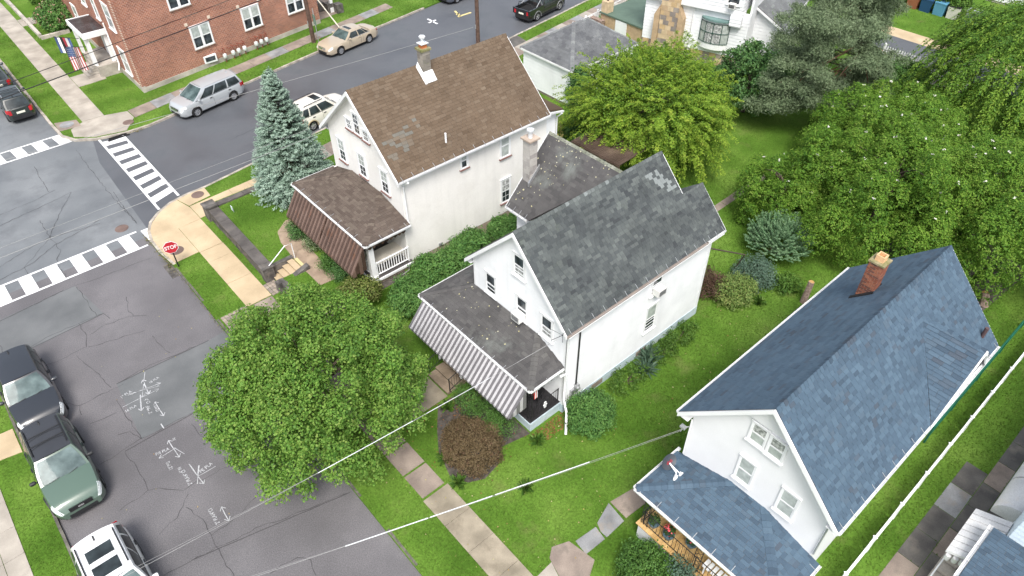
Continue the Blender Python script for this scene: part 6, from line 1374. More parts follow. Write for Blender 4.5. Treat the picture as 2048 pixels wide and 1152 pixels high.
stump((27.3,9.5), "tall weathered stump standing by the blue roof's left eave", 1.35, (.12,.0), .16); stump((33.7,3.5), "short pale stump on the bare ground behind the blue roof", .6, (.25,.25), .2)
pb = MB(); pb.box((25.6,8.7,.1),(26.9,9.35,.3)); solo(pb, "garden_box", pmat("mossy_box",(.06,.075,.06),rough=.9,bump=.3), "mossy low garden box on the lawn beside the tall weathered stump", "planter")
# storage bins by the far garden
BIN = [((.02,.07,.16),"dark blue bin in the row at the far garden edge"),((.10,.28,.42),"light blue bin in the row at the far garden edge"),((.62,.60,.55),"white bin with dark lid in the row at the far garden edge"),((.36,.40,.43),"pale grey bin at the right of the far garden row"),((.30,.11,.06),"rust-brown bin at the left of the far garden row")]
for i, (c, lab) in enumerate(BIN):
    k = [1,2,3,4.3,0][i]; x, yy = 68.5+k*.05, 24.0-k*1.15; t = thing("storage_bin", lab, "storage bin", (x,yy,.1), 0, "bins along the far garden"); m = pmat("bin_%d" % i, c, rough=.5)
    mb = MB(); mb.hexa([(-.4,-.42,0),(.4,-.42,0),(.4,.42,0),(-.4,.42,0),(-.48,-.48,1.0),(.48,-.48,1.0),(.48,.48,1.0),(-.48,.48,1.0)]); mb.local("tub", m, t); mb = MB(); mb.box((-.5,-.5,1.0),(.5,.5,1.06)); mb.local("lid", m if i != 2 else M_iron, t)
fb = thing("far_white_building", "white sided building at the top right beyond the bins", "building", (76,20,.1)); wall(fb, "front_wall", (75,32,0), (0,-1,0), [(0,.3),(20,.3),(20,6),(0,6)], board=.3); wall(fb, "side_wall", (75.16,12,0), (1,0,0), [(0,.3),(12,.3),(12,6),(0,6)], board=.3); mb = MB(); mb.box((74.8,11.8,6),(88,32.2,6.2)); mb.build("roof", M_decking, fb); window(fb, (74.98,20.5,3.0), FX, 1.0, 1.4); window(fb, (74.98,24.5,3.0), FX, 1.0, 1.4)
mb = MB(); mb.box((75.05,12.05,0),(87,31.9,.3)); mb.build("foundation", M_dirtyconc, fb)
# ================================================================ overhead wires
def wire(a, b, sag, r, label, m=None, guard=None, n=24):
    a, b = Vector(a), Vector(b); pts = [a.lerp(b, k/n)-Z*sag*4*(k/n)*(1-k/n) for k in range(n+1)]; t = thing("overhead_wire", label, "wire", tuple(a))
    mb = MB(); mb.tube(pts, r, 5); mb.build("wire", m or M_iron, t)
    if guard:
        for g0, g1, rr in guard:
            q = [a.lerp(b, s)-Z*sag*4*s*(1-s) for s in np.linspace(g0, g1, 10)]; mb = MB(); mb.tube(q, rr, 8); mb.build("wire_guard", M_guard, t)
M_guard = pmat("white_wire_guard", (.62,.64,.66), rough=.5); M_wire = pmat("pale_wire", (.30,.30,.30), rough=.6); M_black = pmat("wire_black", (.02,.02,.022), rough=.6)
wire((13.85,7.1,4.3), (-4.5,12.6,6.4), .12, .006, "service wire in white guard tubes from the blue-roofed house over the street", M_wire, [(.19,.362,.017),(.367,.47,.017),(.474,.60,.017)])
wire((13.85,7.12,4.2), (-4.5,12.9,6.2), .25, .004, "thin service cable below the white-tubed wire to the blue-roofed house", M_wire)
wire((13.1,12.4,5.1), (-4.5,13.2,6.4), .15, .006, "service wire with a white guard from the clapboard house past the street tree", M_wire, [(.36,.55,.013),(.18,.33,.010)])
wire((13.1,12.5,5.0), (-4.5,13.6,6.1), .3, .004, "thin cable under the guarded wire to the clapboard house", M_wire)
wire((-6,38.2,8), (30,46.2,8.2), .2, .028, "lower black street wire crossing in front of the brick building", M_black); wire((-6,39.0,8.2), (30,47.6,8.4), .2, .018, "upper black street wire crossing in front of the brick building", M_black)
wire((-4,36.3,7.0), (26,33.2,7.0), .1, .011, "thin wire crossing the near crossing toward the silver minivan", M_wire)
wire((-5,26.5,8), (12.0,26.62,8), .0, .010, "thin wire over the tan corner pavement", M_wire)
wire((-5,27.1,8), (12.0,27.3,8), .0, .006, "second thin wire over the tan corner pavement", M_wire)

# ================================================================ vehicles
M_tyre = M_rubber; M_rim = pmat("alloy_rim", (.52,.53,.55), rough=.3, metallic=.7, var=.05); M_chrome = pmat("chrome", (.7,.71,.72), rough=.15, metallic=.9, var=0, fvar=0)
M_cglass = pmat("car_glass", [(.016,.02,.022),(.045,.06,.065)], rough=.05, spec=.4, var=.2, scale=1.5, fvar=0, coat=0); M_wind = pmat("windscreen_glass", [(.075,.105,.108),(.135,.18,.18)], rough=.06, spec=.12, var=.2, scale=2, fvar=0, coat=.0)
M_winddark = pmat("dark_windscreen_glass", [(.04,.065,.065),(.10,.14,.14)], rough=.06, spec=.15, var=.2, scale=2, fvar=0, coat=.0)
M_head = pmat("headlamp", (.66,.70,.72), rough=.1, coat=1, fvar=.2); M_tail = pmat("tail_lamp", (.45,.012,.02), rough=.15, coat=1); M_under = pmat("underbody", (.01,.01,.011), rough=.9); M_plate = pmat("number_plate", (.72,.72,.62), rough=.5)
M_trim = pmat("black_trim", (.02,.021,.023), rough=.5); M_blackroof = pmat("gloss_black_roof", (.035,.037,.042), rough=.18, coat=.8, fvar=0)
def paint(name, c, metallic=.0): return pmat(name, c, rough=.32, metallic=metallic, var=.02, fvar=0, coat=.85, spec=.5)
def smooth01(a): a = max(0, min(1, a)); return a*a*(3-2*a)
def vehicle(name, label, cat, p, heading, pm, L=4.6, W=1.85, H=1.68, wb=2.69, kind='suv', roofm=None, rails=False, bars=0, sunroof=0, hood_z=.98, belt=1.05, wind=None, rim=None, flare=None, r=.35, grille=M_trim, spokes=5):
    t = thing(name, label, cat, (p[0],p[1],0.0), heading); hw = W/2; xf, xr = wb/2+.02, -wb/2+.02; ra = r+.055
    if kind == 'sedan': cowl, rf0, rr0, tail, deck = .17*L, .035*L, -.19*L, -.335*L, .98
    elif kind == 'van': cowl, rf0, rr0, tail, deck = .30*L, .10*L, -.425*L, -.485*L, belt+.02
    elif kind == 'pickup': cowl, rf0, rr0, tail, deck = .235*L, .10*L, -.085*L, -.125*L, .80
    else: cowl, rf0, rr0, tail, deck = .205*L, .04*L, -.385*L, -.475*L, belt+.02
    def wid(x):
        a = abs(x)/(L/2); return hw*(1-.05*smooth01((a-.5)/.35)-.25*max(0,(a-.80)/.20)**2.3)
    def top(x):
        if x >= cowl: s = (x-cowl)/(L/2-cowl); z = (belt-.0)+(hood_z-.12-belt)*s**1.6; z -= .26*max(0,(s-.72)/.28)**2.2; return z+.03*(1-s)
        if x >= tail: return belt+.03
        s = (tail-x)/(L/2+tail) if L/2+tail > 0 else 0; return deck+.03-.10*s*s-(.22*max(0,(s-.8)/.2)**2)
    def arch(x):
        z = .0
        for c in (xf, xr):
            d = abs(x-c)
            if d < ra: z = max(z, r+math.sqrt(ra*ra-d*d))
        return z
    J = 7
    def ring(x, j, off=0.0):
        w, tz, az = wid(x), top(x), arch(x); zb = .22+.10*max(0,(abs(x)/(L/2)-.9)/.1)
        pts = [(w*.90,max(zb,az)),(w*.985,max(zb+.08,az)),(w*1.0,max(.56,az+.01)),(w*.99,max(tz-.16,.6)),(w*.93,tz-.03),(w*.62,tz+.015),(0,tz+.03)]
        j = max(0, min(J-1, j)); a = int(min(j, J-2)); f = j-a; y = pts[a][0]*(1-f)+pts[a+1][0]*f; z = pts[a][1]*(1-f)+pts[a+1][1]*f
        if off: y += off*(1 if j < 4 else .3); z += off*(0 if j < 3.4 else 1)
        return y, z
    xs = sorted(set([round(-L/2+L*k/56, 4) for k in range(57)]+[xf-ra, xf+ra, xr-ra, xr+ra, xf-ra*.97, xf+ra*.97, xr-ra*.97, xr+ra*.97, cowl, tail]))
    mb = MB(); rows = []
    for x in xs:
        h = [(x,)+ring(x, j) for j in range(J)]; rows.append(h+[(q[0],-q[1],q[2]) for q in h[-2::-1]])
    mb.grid(rows)
    mb.face(rows[0]); mb.face(rows[-1][::-1])
    body = mb.local("body", pm, t, smooth=True, sharp=38)
    mb = MB(); mb.box((-L/2+.15,-hw*.72,.16),(L/2-.15,hw*.72,.62)); mb.box((xr+ra,-hw*.93,.2),(xf-ra,hw*.93,.5)); mb.local("underbody", M_under, t)
    # cabin
    wr = hw*.70; zr = H
    def fr(u): return cowl+(rf0-cowl)*u**.92
    def rr(u): return tail+(rr0-tail)*u
    def side(s, u, off=0.0):
        x = fr(u)+(rr(u)-fr(u))*s; wb_ = wid(min(max(x,-L/2*.9),L/2))*.93; y = wb_+(wr-wb_)*u+.035*math.sin(math.pi*u)+off; 
        z0 = belt-.01; z = z0+(zr-.045-z0)*u-.05*max(0,s-.55)*u*(1 if kind!='pickup' else .3); return (x, y, z)
    S, U = 14, 6; mb = MB()
    for sg in (1,-1): mb.grid([[(lambda q: (q[0],sg*q[1],q[2]))(side(k/S, u/U)) for k in range(S+1)] for u in range(U+1)])
    def frontp(v, u, s, off=0.0, bul=.10):
        a = side(s, u); y = a[1]*v; x = a[0]+(bul*(1-v*v)*(1 if s == 0 else -1)*(1-.5*u)); return (x+(off if s == 0 else -off), y, a[2]+.02*(1-v*v)*u+off*.7)
    for s in (0,1): mb.grid([[frontp(v/5, u/U, s) for v in range(-5,6)] for u in range(U+1)])
    cab = mb.local("cabin", pm if kind != 'x' else M_trim, t, smooth=True, sharp=40)
    mb = MB(); rows = []
    for k in range(11):
        s = k/10; a = side(s, 1.0); row = []
        for v in range(-6,7):
            q = v/6; x = a[0]+(.05*(1-q*q) if s == 0 else (-.05*(1-q*q) if s == 1 else 0)); row.append((x, a[1]*q*1.01, a[2]+.055*(1-abs(q)**2.6)+.018*math.sin(math.pi*s)))
        rows.append(row)
    mb.grid(rows); roof = mb.local("roof_panel", roofm or pm, t, smooth=True, sharp=50)
    rz = lambda x, y: zr+.02
    # glass
    def glass_grid(f, a, b, c, d, n=8, m=4): return [[f(a+(b-a)*i/n, c+(d-c)*k/m) for i in range(n+1)] for k in range(m+1)]
    mb = MB(); mb.grid(glass_grid(lambda v, u: frontp(v, u, 0, .012), -.9, .9, .06, .94)); mb.local("windscreen", wind or M_wind, t, smooth=True)
    mb = MB(); mb.grid(glass_grid(lambda v, u: frontp(v, u, 1, .012), -.86, .86, .12 if kind != 'sedan' else .08, .90)); mb.local("rear_window", M_cglass, t, smooth=True)
    spans = {'sedan': [(.075,.485),(.525,.80),(.82,.93)], 'van': [(.10,.35),(.375,.67),(.70,.955)], 'pickup': [(.10,.52),(.57,.93)]}.get(kind, [(.085,.43),(.46,.73),(.765,.945)])
    for sg in (1,-1):
        for a, b in spans:
            mb = MB(); mb.grid(glass_grid(lambda s, u: (lambda q: (q[0], sg*q[1], q[2]))(side(s, u, .010)), a, b, .10, .86)); mb.local("side_window", M_cglass, t, smooth=True)
        mb = MB(); mb.tube([(lambda q: (q[0], sg*(q[1]+.006), q[2]))(side(s, .05)) for s in np.linspace(.03,.97,9)], .014, 4); mb.local("window_trim", M_trim if kind != 'sedan' else M_chrome, t)
        # door seams and handles
        mb = MB()
        for x in ((cowl-.06*L, cowl-.29*L, tail+.17*L) if kind != 'pickup' else (cowl-.05*L, cowl-.20*L, tail+.005*L)):
            q = [ring(x, j, .004) for j in np.linspace(1.2, 4, 6)]
            if arch(x) < .3: mb.grid([[(x-.008, sg*y, z) for y, z in q], [(x+.008, sg*y, z) for y, z in q]])
        mb.local("door_seam", M_under, t)
        for x in ((cowl-.255*L, tail+.23*L) if kind != 'pickup' else (cowl-.17*L, tail+.03*L)):
            y, z = ring(x, 3.1, .012); mb = MB(); mb.box((x-.10,sg*y-.018,z-.02),(x+.10,sg*y+.018,z+.02)); mb.local("door_handle", M_trim if kind in ('suv','van') else pm, t)
        x = cowl-.07*L; y, z = ring(x, 4); mb = MB(); mb.lathe((x, sg*(y+.16), z+.09), [(.001,-.11),(.07,-.09),(.085,.0),(.07,.09),(.001,.11)], 10, 'y'); mb.tube([(x,sg*(y-.02),z+.03),(x,sg*(y+.1),z+.07)], .03, 6); mb.local("wing_mirror", M_trim if roofm else pm, t, smooth=True, sharp=40)
        # lamps follow the body surface
        mb = MB(); mb.grid([[(x,)+(lambda q: (sg*q[0], q[1]))(ring(x, j, .006)) for x in np.linspace(L/2-.42, L/2-.015, 7)] for j in np.linspace(3.0, 4.15, 5)]); mb.local("headlight", M_head, t, smooth=True)
        if kind in ('suv','van','pickup'):
            zt_ = (belt+.28 if kind != 'pickup' else 1.02); mb = MB(); mb.box((-L/2+.0,sg*hw*.70-.09,.72),(-L/2-.012,sg*hw*.70+.09,1.02)); mb.grid([[(x,)+(lambda q: (sg*q[0], q[1]))(ring(x, j, .008)) for x in np.linspace(-L/2+.01, -L/2+.34, 5)] for j in np.linspace(2.6, 4.0, 5)]); mb.local("tail_light", M_tail, t)
        else:
            mb = MB(); mb.grid([[(x,)+(lambda q: (sg*q[0], q[1]))(ring(x, j, .008)) for x in np.linspace(-L/2+.01, -L/2+.28, 5)] for j in np.linspace(2.9, 3.9, 5)]); mb.local("tail_light", M_tail, t)
        if flare is not None:
            for c in (xf, xr):
                mb = MB(); mb.tube([(c+ra*1.02*math.cos(a), sg*(wid(c+ra*math.cos(a))+.004), max(.24, r+ra*1.02*math.sin(a))) for a in np.linspace(-.15, math.pi+.15, 15)], .045, 5); mb.local("wheel_arch_trim", flare, t)
        for c in (xf, xr):
            y0_ = sg*(hw-.20); mb = MB(); mb.lathe((c, y0_+sg*.09, r), [(r*.62,.10*sg),(r*.80,.11*sg),(r*.95,.10*sg),(r,.07*sg),(r,-.09*sg),(r*.9,-.11*sg),(.02,-.11*sg)], 24, 'y'); w = mb.local("wheel", M_tyre, t, smooth=True, sharp=40)
            mb = MB(); yy = y0_+sg*.175; mb.lathe((c, yy, r), [(.03,0.012*sg),(.05,.01*sg),(.06,-.01*sg)], 12, 'y'); mb.lathe((c, yy, r), [(r*.56,0),(r*.64,.012*sg),(r*.65,-.05*sg),(r*.55,-.05*sg),(r*.56,0)], 24, 'y')
            for k in range(spokes):
                a = 2*math.pi*k/spokes+.3; ca, sa = math.cos(a), math.sin(a); w0, w1 = .045, .038; ri, ro = .03, r*.6
                P = lambda q, s_: (c+ca*q-sa*s_, yy, r+sa*q+ca*s_); mb.extr([P(ri,-w0), P(ro,-w1), P(ro,w1), P(ri,w0)], (0,-sg*.03,0))
            mb.lathe((c, yy-sg*.045, r), [(.001,0),(r*.6,0)], 20, 'y', mi=1); link("rim", mb.mesh("rim", [rim or M_rim, M_trim], True, 40), w, WM[t])
    # front and rear faces
    fw = wid(L/2)
    for z0, z1, m, nm, w_ in ((.60,.80,grille,"grille",.62),(.30,.47,M_trim,"lower_grille",.75)):
        mb = MB(); mb.box((L/2-.02,-fw*w_,z0),(L/2+.008,fw*w_,z1)); 
        if nm == "grille":
            for k in range(4): mb.box((L/2+.008,-fw*w_*.95,z0+.02+k*.047),(L/2+.016,fw*w_*.95,z0+.04+k*.047), mi=1)
        mb.local(nm, [m, M_chrome if grille is M_chrome or kind=='van' else M_iron], t)
    mb = MB(); mb.box((-L/2-.035,-fw*.96,.36),(-L/2+.04,fw*.96,.60)); mb.local("rear_bumper", M_trim if kind in ('suv','pickup') else pm, t)
    mb = MB(); mb.box((-L/2-.02,-.26,.72),(-L/2-.006,.26,.86)); mb.local("number_plate", M_plate, t)
    mb = MB(); mb.box((L/2+.008,-.10,.665),(L/2+.022,.10,.735)); mb.local("badge", M_chrome, t)
    mb = MB(); 
    for sg in (1,-1): mb.tube([frontp(.0 if sg>0 else -.75, .04, 0, .03), frontp(.55 if sg>0 else -.2, .12, 0, .03)], .012, 4)
    mb.local("wiper", M_trim, t)
    if rails:
        for sg in (1,-1): mb = MB(); pts = [(lambda q: (q[0], sg*(q[1]-.05), q[2]+.075))(side(s, 1)) for s in np.linspace(.12,.9,8)]; mb.tube(pts, .024, 6); mb.local("roof_rail", rails, t)
    for k in range(bars):
        a = side(.34+.25*k, 1); mb = MB(); mb.tube([(a[0],-a[1]+.06,a[2]+.115),(a[0],a[1]-.06,a[2]+.115)], .022, 6); mb.local("cross_bar", M_trim, t)
    for k in range(sunroof):
        s0 = .10+.36*k; a, b = side(s0, 1), side(s0+.25, 1); mb = MB(); zz = [a[2]+.055+.018*math.sin(math.pi*s0)+.004, b[2]+.055+.018*math.sin(math.pi*(s0+.25))+.004]; w_ = a[1]*.62
        mb.hexa([(a[0],-w_,zz[0]-.03),(a[0],w_,zz[0]-.03),(b[0],w_,zz[1]-.03),(b[0],-w_,zz[1]-.03),(a[0],-w_,zz[0]),(a[0],w_,zz[0]),(b[0],w_,zz[1]),(b[0],-w_,zz[1])]); mb.local("sunroof", M_cglass, t)
    if kind in ('suv','van'):
        mb = MB(); a = side(.9,1); mb.hexa([(a[0]-.10,-.03,a[2]+.06),(a[0]+.12,-.03,a[2]+.06),(a[0]+.12,.03,a[2]+.06),(a[0]-.10,.03,a[2]+.06),(a[0]-.10,-.01,a[2]+.13),(a[0]-.02,-.01,a[2]+.12),(a[0]-.02,.01,a[2]+.12),(a[0]-.10,.01,a[2]+.13)]); mb.local("roof_antenna", M_trim if kind == 'suv' else pm, t)
    if kind == 'pickup':
        x0_, x1_ = -L/2+.06, tail-.06; zt_ = top((x0_+x1_)/2); mb = MB(); mb.box((x0_,-hw*.80,.835),(x1_,hw*.80,.86)); mb.local("bed_liner", M_under, t)
        for sg in (1,-1): mb = MB(); mb.box((x0_-.05,sg*hw*.83,.66),(x1_+.05,sg*hw*.985,1.14)); mb.local("bed_side", pm, t); mb = MB(); mb.tube([(x1_-.1,sg*hw*.86,1.14),(x1_-.25,sg*hw*.75,1.55),(x1_-.9,sg*hw*.86,1.15)], .035, 6); mb.local("sport_bar", M_metal, t)
        mb = MB(); mb.box((-L/2-.005,-hw*.80,.62),(-L/2+.08,hw*.80,1.13)); mb.local("tailgate", pm, t)
        mb = MB(); mb.tube([(x0_+.5,-hw*.85,1.14),(x0_+.5,-hw*.7,1.5),(x0_+.5,hw*.7,1.5),(x0_+.5,hw*.85,1.14)], .03, 6); mb.local("bed_rack", M_iron, t)
    return t
S_, E_ = R_(-90), R_(8.5)
vehicle("parked_suv", "dark blue-black SUV parked nose to the green SUV at the left kerb", "suv", (-2.8,28.15), S_, paint("blue_black_paint",(.022,.026,.033)), L=4.62, rails=False, H=1.66, hood_z=1.0, spokes=5)
vehicle("parked_suv", "green SUV with a black roof and cross bars at the left kerb", "suv", (-2.88,23.22), S_, paint("dark_green_paint",(.085,.135,.105),.0), L=4.6, roofm=M_blackroof, rails=M_trim, bars=2, H=1.70, hood_z=1.02, flare=M_trim, r=.37)
vehicle("parked_suv", "white SUV with roof glass at the lower left edge, partly cut off", "suv", (-2.85,16.75), S_, paint("white_paint_gloss",(.78,.79,.80)), L=4.75, W=1.9, rails=M_trim, sunroof=2, H=1.72, wb=2.78)
vehicle("parked_minivan", "silver minivan parked below the brick building", "minivan", (14.05,48.75), math.pi+R_(10.8), paint("silver_paint",(.50,.53,.55),.35), L=5.1, W=1.98, H=1.72, wb=2.98, kind='van', belt=1.04, hood_z=1.02, wind=M_winddark, spokes=7)
vehicle("parked_sedan", "gold four-door sedan parked past the utility pole", "car", (26.75,50.72), math.pi+R_(9.2), paint("pale_gold_paint",(.52,.44,.33),.25), L=5.25, W=1.9, H=1.46, wb=2.98, kind='sedan', belt=.93, hood_z=.95, sunroof=1, wind=M_winddark, grille=M_chrome, spokes=7)
vehicle("parked_suv", "cream SUV with sunroof half hidden behind the blue spruce and the stucco house", "suv", (18.95,41.55), R_(8.5), paint("cream_paint",(.70,.67,.61),.0), L=4.6, W=1.84, rails=M_trim, sunroof=1, H=1.72, flare=pmat("tan_cladding",(.40,.33,.22),rough=.5))
vehicle("parked_pickup", "black pickup truck with open bed parked at the far kerb", "pickup truck", (43.1,45.35), R_(9), paint("black_paint",(.012,.013,.014)), L=5.4, W=1.9, H=1.74, wb=3.2, kind='pickup', belt=1.10, hood_z=1.08, flare=pmat("grey_cladding",(.16,.165,.17),rough=.5), r=.39)
vehicle("parked_suv", "small dark green-black SUV with roof bars at the upper left kerb", "suv", (3.55,56.9), R_(90), paint("green_black_paint",(.016,.024,.022)), L=4.4, W=1.8, H=1.70, rails=M_metal, bars=2, wb=2.6)
vehicle("parked_suv", "dark grey SUV cut off by the left edge of the picture", "suv", (3.4,62.3), R_(90), paint("dark_grey_paint",(.06,.07,.08),.2), L=4.7, W=1.9, H=1.72, rails=M_metal)
vehicle("parked_car", "dark grey car at the top edge beyond the yellow road mark", "car", (40.3,53.2), math.pi+R_(8.5), paint("grey_blue_paint",(.09,.10,.13),.3), L=4.7, W=1.85, H=1.5, kind='sedan', belt=.95, hood_z=.95)

# ================================================================ vegetation
def leafmat(name, cols, transl=.34, rough=.55, spec=.2): return pmat(name, cols, rough=rough, tone=True, transl=transl, var=.12, scale=.7, fvar=.0, spec=spec)
ML_pear = leafmat("street_tree_leaves", [(0.060,0.144,0.027),(0.105,0.229,0.037),(0.154,0.293,0.050),(0.207,0.337,0.066),(0.262,0.367,0.087)])
ML_mid = leafmat("yellow_green_leaves", [(0.072,0.150,0.022),(0.131,0.248,0.028),(0.192,0.314,0.033),(0.264,0.382,0.046),(0.371,0.448,0.068)])
ML_magn = leafmat("evergreen_leaves", [(0.033,0.093,0.015),(0.068,0.161,0.020),(0.114,0.227,0.027),(0.170,0.286,0.039),(0.225,0.312,0.061)], .22, .55, .12)
ML_spruce = leafmat("blue_spruce_needles", [(0.073,0.129,0.086),(0.140,0.218,0.160),(0.224,0.322,0.251),(0.302,0.414,0.335),(0.370,0.471,0.389)], .1, .6)
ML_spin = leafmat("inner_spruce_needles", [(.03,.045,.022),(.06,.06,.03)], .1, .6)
ML_pine = leafmat("pine_needles", [(.066,.105,.052),(.105,.155,.078),(.15,.205,.108),(.185,.245,.135),(.22,.275,.165)], .1, .6)
ML_weep = leafmat("weeping_leaves", [(0.043,0.115,0.022),(0.084,0.187,0.028),(0.138,0.260,0.037),(0.204,0.332,0.043),(0.276,0.399,0.062)])
ML_dark = leafmat("dark_green_leaves", [(0.030,0.085,0.030),(0.057,0.138,0.041),(0.094,0.191,0.055),(0.131,0.228,0.071)], .15)
ML_rhodo = leafmat("rhododendron_leaves", [(0.037,0.107,0.026),(0.071,0.174,0.040),(0.113,0.231,0.055),(0.155,0.272,0.073)], .15)
ML_box = leafmat("boxwood_leaves", [(0.040,0.098,0.023),(0.075,0.167,0.034),(0.116,0.218,0.044)], .15)
ML_maple = leafmat("red_brown_leaves", [(.090,.062,.034),(.150,.108,.056),(.20,.152,.082),(.17,.085,.06)], .3)
ML_burg = leafmat("burgundy_leaves", [(0.078,0.039,0.036), (0.130,0.072,0.055), (0.150,0.111,0.065)], .2)
ML_gren = leafmat("grey_green_leaves", [(.06,.115,.08),(.10,.165,.115),(.145,.21,.15)], .15)
ML_yel = leafmat("yellow_variegated_leaves", [(.07,.12,.025),(.14,.18,.04),(.30,.30,.12)], .2)
ML_pale = leafmat("pale_variegated_leaves", [(.08,.13,.05),(.17,.23,.11),(.30,.36,.22)], .2)
ML_bed = leafmat("bed_plant_leaves", [(.045,.11,.02),(.085,.175,.028),(.14,.23,.042)], .2)
ML_yuc = leafmat("yucca_blades", [(.04,.08,.05),(.08,.14,.09),(.13,.19,.13)], .1)
ML_pink = leafmat("pink_blossom", [(.48,.20,.17),(.66,.36,.30),(.72,.52,.45)], .2)
ML_white = leafmat("white_blossom", [(.70,.68,.60),(.80,.79,.74)], .1)
ML_ast = leafmat("pale_plumes", [(.30,.24,.07),(.50,.43,.18),(.12,.17,.04)], .2)
ML_dry = leafmat("dry_leaf_litter", [(.16,.06,.025),(.26,.13,.05),(.10,.06,.03)], .1)
def attach(name, mesh, t, **kw): return link(name, mesh, t, WM[t], **kw)
def trunk_and_limbs(t, base, top, r0, tips, mat=M_bark, r1=.05):
    base, top = Vector(base), Vector(top); mb = MB(); k = [base.lerp(top, s)+Vector((rng.uniform(-.05,.05),rng.uniform(-.05,.05),0)) for s in (0,.25,.5,.75,1)]; k[0] = base-Z*.1
    mb.tube(k, [r0*1.25,r0,r0*.85,r0*.65,r0*.4], 9); mb.build("trunk", mat, t, smooth=True)
    for q in tips:
        q = Vector(q); a = base.lerp(top, rng.uniform(.35,.95)); m = a.lerp(q, .5)+Vector((0,0,rng.uniform(.0,.35))); mb = MB(); mb.tube([a, m, a.lerp(q,.9)], [r0*.38,r0*.24,.015], 6); mb.build("limb", mat, t, smooth=True)
def lobes_on(c, R, n, r, zmin=-.35, flat=1.0):
    """lobe centres spread evenly over an ellipsoid"""
    out = []; ga = math.pi*(3-math.sqrt(5))
    for k in range(n):
        z = 1-(1-zmin)*(k+.5)/n; rad = math.sqrt(max(0,1-z*z)); a = k*ga+rng.uniform(-.3,.3); s = rng.uniform(.84,1.0)
        out.append(((c[0]+R[0]*rad*math.cos(a)*s, c[1]+R[1]*rad*math.sin(a)*s, c[2]+R[2]*z*s), r*rng.uniform(.75,1.25)))
    return out
def lobed(t, lobes, per_m2, size, aspect, mat, name="crown", flat=.85, clusters=.09, cl=7, up=.35, tilt=.55, shell=.4, tone_c=.5, seeds=None, center=None, ts=.2):
    P_, N_, T_ = [], [], []
    LC = np.array([l[0] for l in lobes]); LR = np.array([l[1] for l in lobes])
    for c, r in lobes:
        n = int(per_m2*4*math.pi*r*r*.62/cl)
        if n < 1: n = 1
        p, d = ball(n, c, (r,r,r*flat), up, shell)
        dist = np.linalg.norm((p[:,None,:]-LC[None])/LR[None,:,None], axis=2); keep = np.sum(dist < .62, axis=1) <= (0 if shell < .6 else 1); p, d = p[keep], d[keep]
        if len(p) == 0: continue
        p = np.repeat(p, cl, axis=0)+nrng.normal(0, clusters, (len(p)*cl,3)); d = np.repeat(d, cl, axis=0); tn = np.repeat(nrng.normal(0,ts*.6,len(p)//cl), cl)+nrng.normal(tone_c+rng.uniform(-.08,.08), ts*.8, len(p))
        P_.append(p); N_.append(d); T_.append(tn)
    P_, N_, T_ = np.concatenate(P_), np.concatenate(N_), np.concatenate(T_); N_[:,2] += .5
    ok = P_[:,2] > .05; P_, N_, T_ = P_[ok], N_[ok], T_[ok]
    return attach(name, leaf_mesh(name, P_, N_, size, aspect, mat, T_, tilt, None, WM[t]), t)
def sprays(t, starts, dirs, lens, per, size, aspect, mat, name="crown", droop=.4, width=.16, tone_c=.5, curl=0.0, ts=.18, tipb=.12):
    """leafy shoots: from each start along dir, bending down; leaves lie along the shoot"""
    P_, N_, T_, D_ = [], [], [], []
    for s, d, l in zip(starts, dirs, lens):
        s, d = np.array(s), np.array(d); u = nrng.random(per)**.8
        drop = np.zeros((per,3)); drop[:,2] = -droop*l*u**2+curl*l*u**4
        p = s+d*(l*u)[:,None]+drop; tang = d+np.stack([np.zeros(per),np.zeros(per),-2*droop*u], axis=1); side = np.cross(tang, (0,0,1)); side /= np.maximum(1e-6, np.linalg.norm(side, axis=1, keepdims=True))
        w = nrng.normal(0, width, per)*(1.1-.7*u); p = p+side*w[:,None]; p[:,2] += nrng.normal(0, width*.3, per)-np.abs(w)*.35
        n = np.zeros((per,3)); n[:,2] = 1; n += d*.35; P_.append(p); N_.append(n); T_.append(nrng.normal(tone_c+nrng.normal(0,.10), ts, per)+tipb*(u-.5)*2); D_.append(tang*.8+side*np.sign(w)[:,None]*.7)
    P_, N_, T_, D_ = (np.concatenate(a) for a in (P_, N_, T_, D_)); ok = P_[:,2] > .05
    return attach(name, leaf_mesh(name, P_[ok], N_[ok], size, aspect, mat, T_[ok], .35, D_[ok], WM[t]), t)
# --- street tree in the near verge
t = thing("street_tree", "round dense green street tree at the kerb before the striped porch", "tree", (5.75,17.6,.1))
c = (5.75,18.05,3.35); lb = []
for q, r in lobes_on(c, (3.85,3.7,2.8), 130, .58, -.62):
    v = Vector(q)-Vector(c); k = 1+.13*mnoise.noise(v*.75)+rng.uniform(-.05,.06); lb.append((tuple(Vector(c)+v*k), r))
lb += lobes_on((5.75,18.05,3.1), (2.7,2.6,2.0), 40, .7, -.5)
lb += [((5.7+3.55*math.cos(a)*rng.uniform(.9,1.12), 18.0+3.5*math.sin(a)*rng.uniform(.9,1.12), rng.uniform(1.4,2.5)), rng.uniform(.35,.6)) for a in np.linspace(0,6.2,22)]
lobed(t, lb, 350, .10, .72, ML_pear, clusters=.075, cl=7, up=.45, shell=.45, ts=.24)
trunk_and_limbs(t, (5.75,17.6,.1), (5.6,17.7,4.6), .2, [l[0] for l in lb[:40:3]])
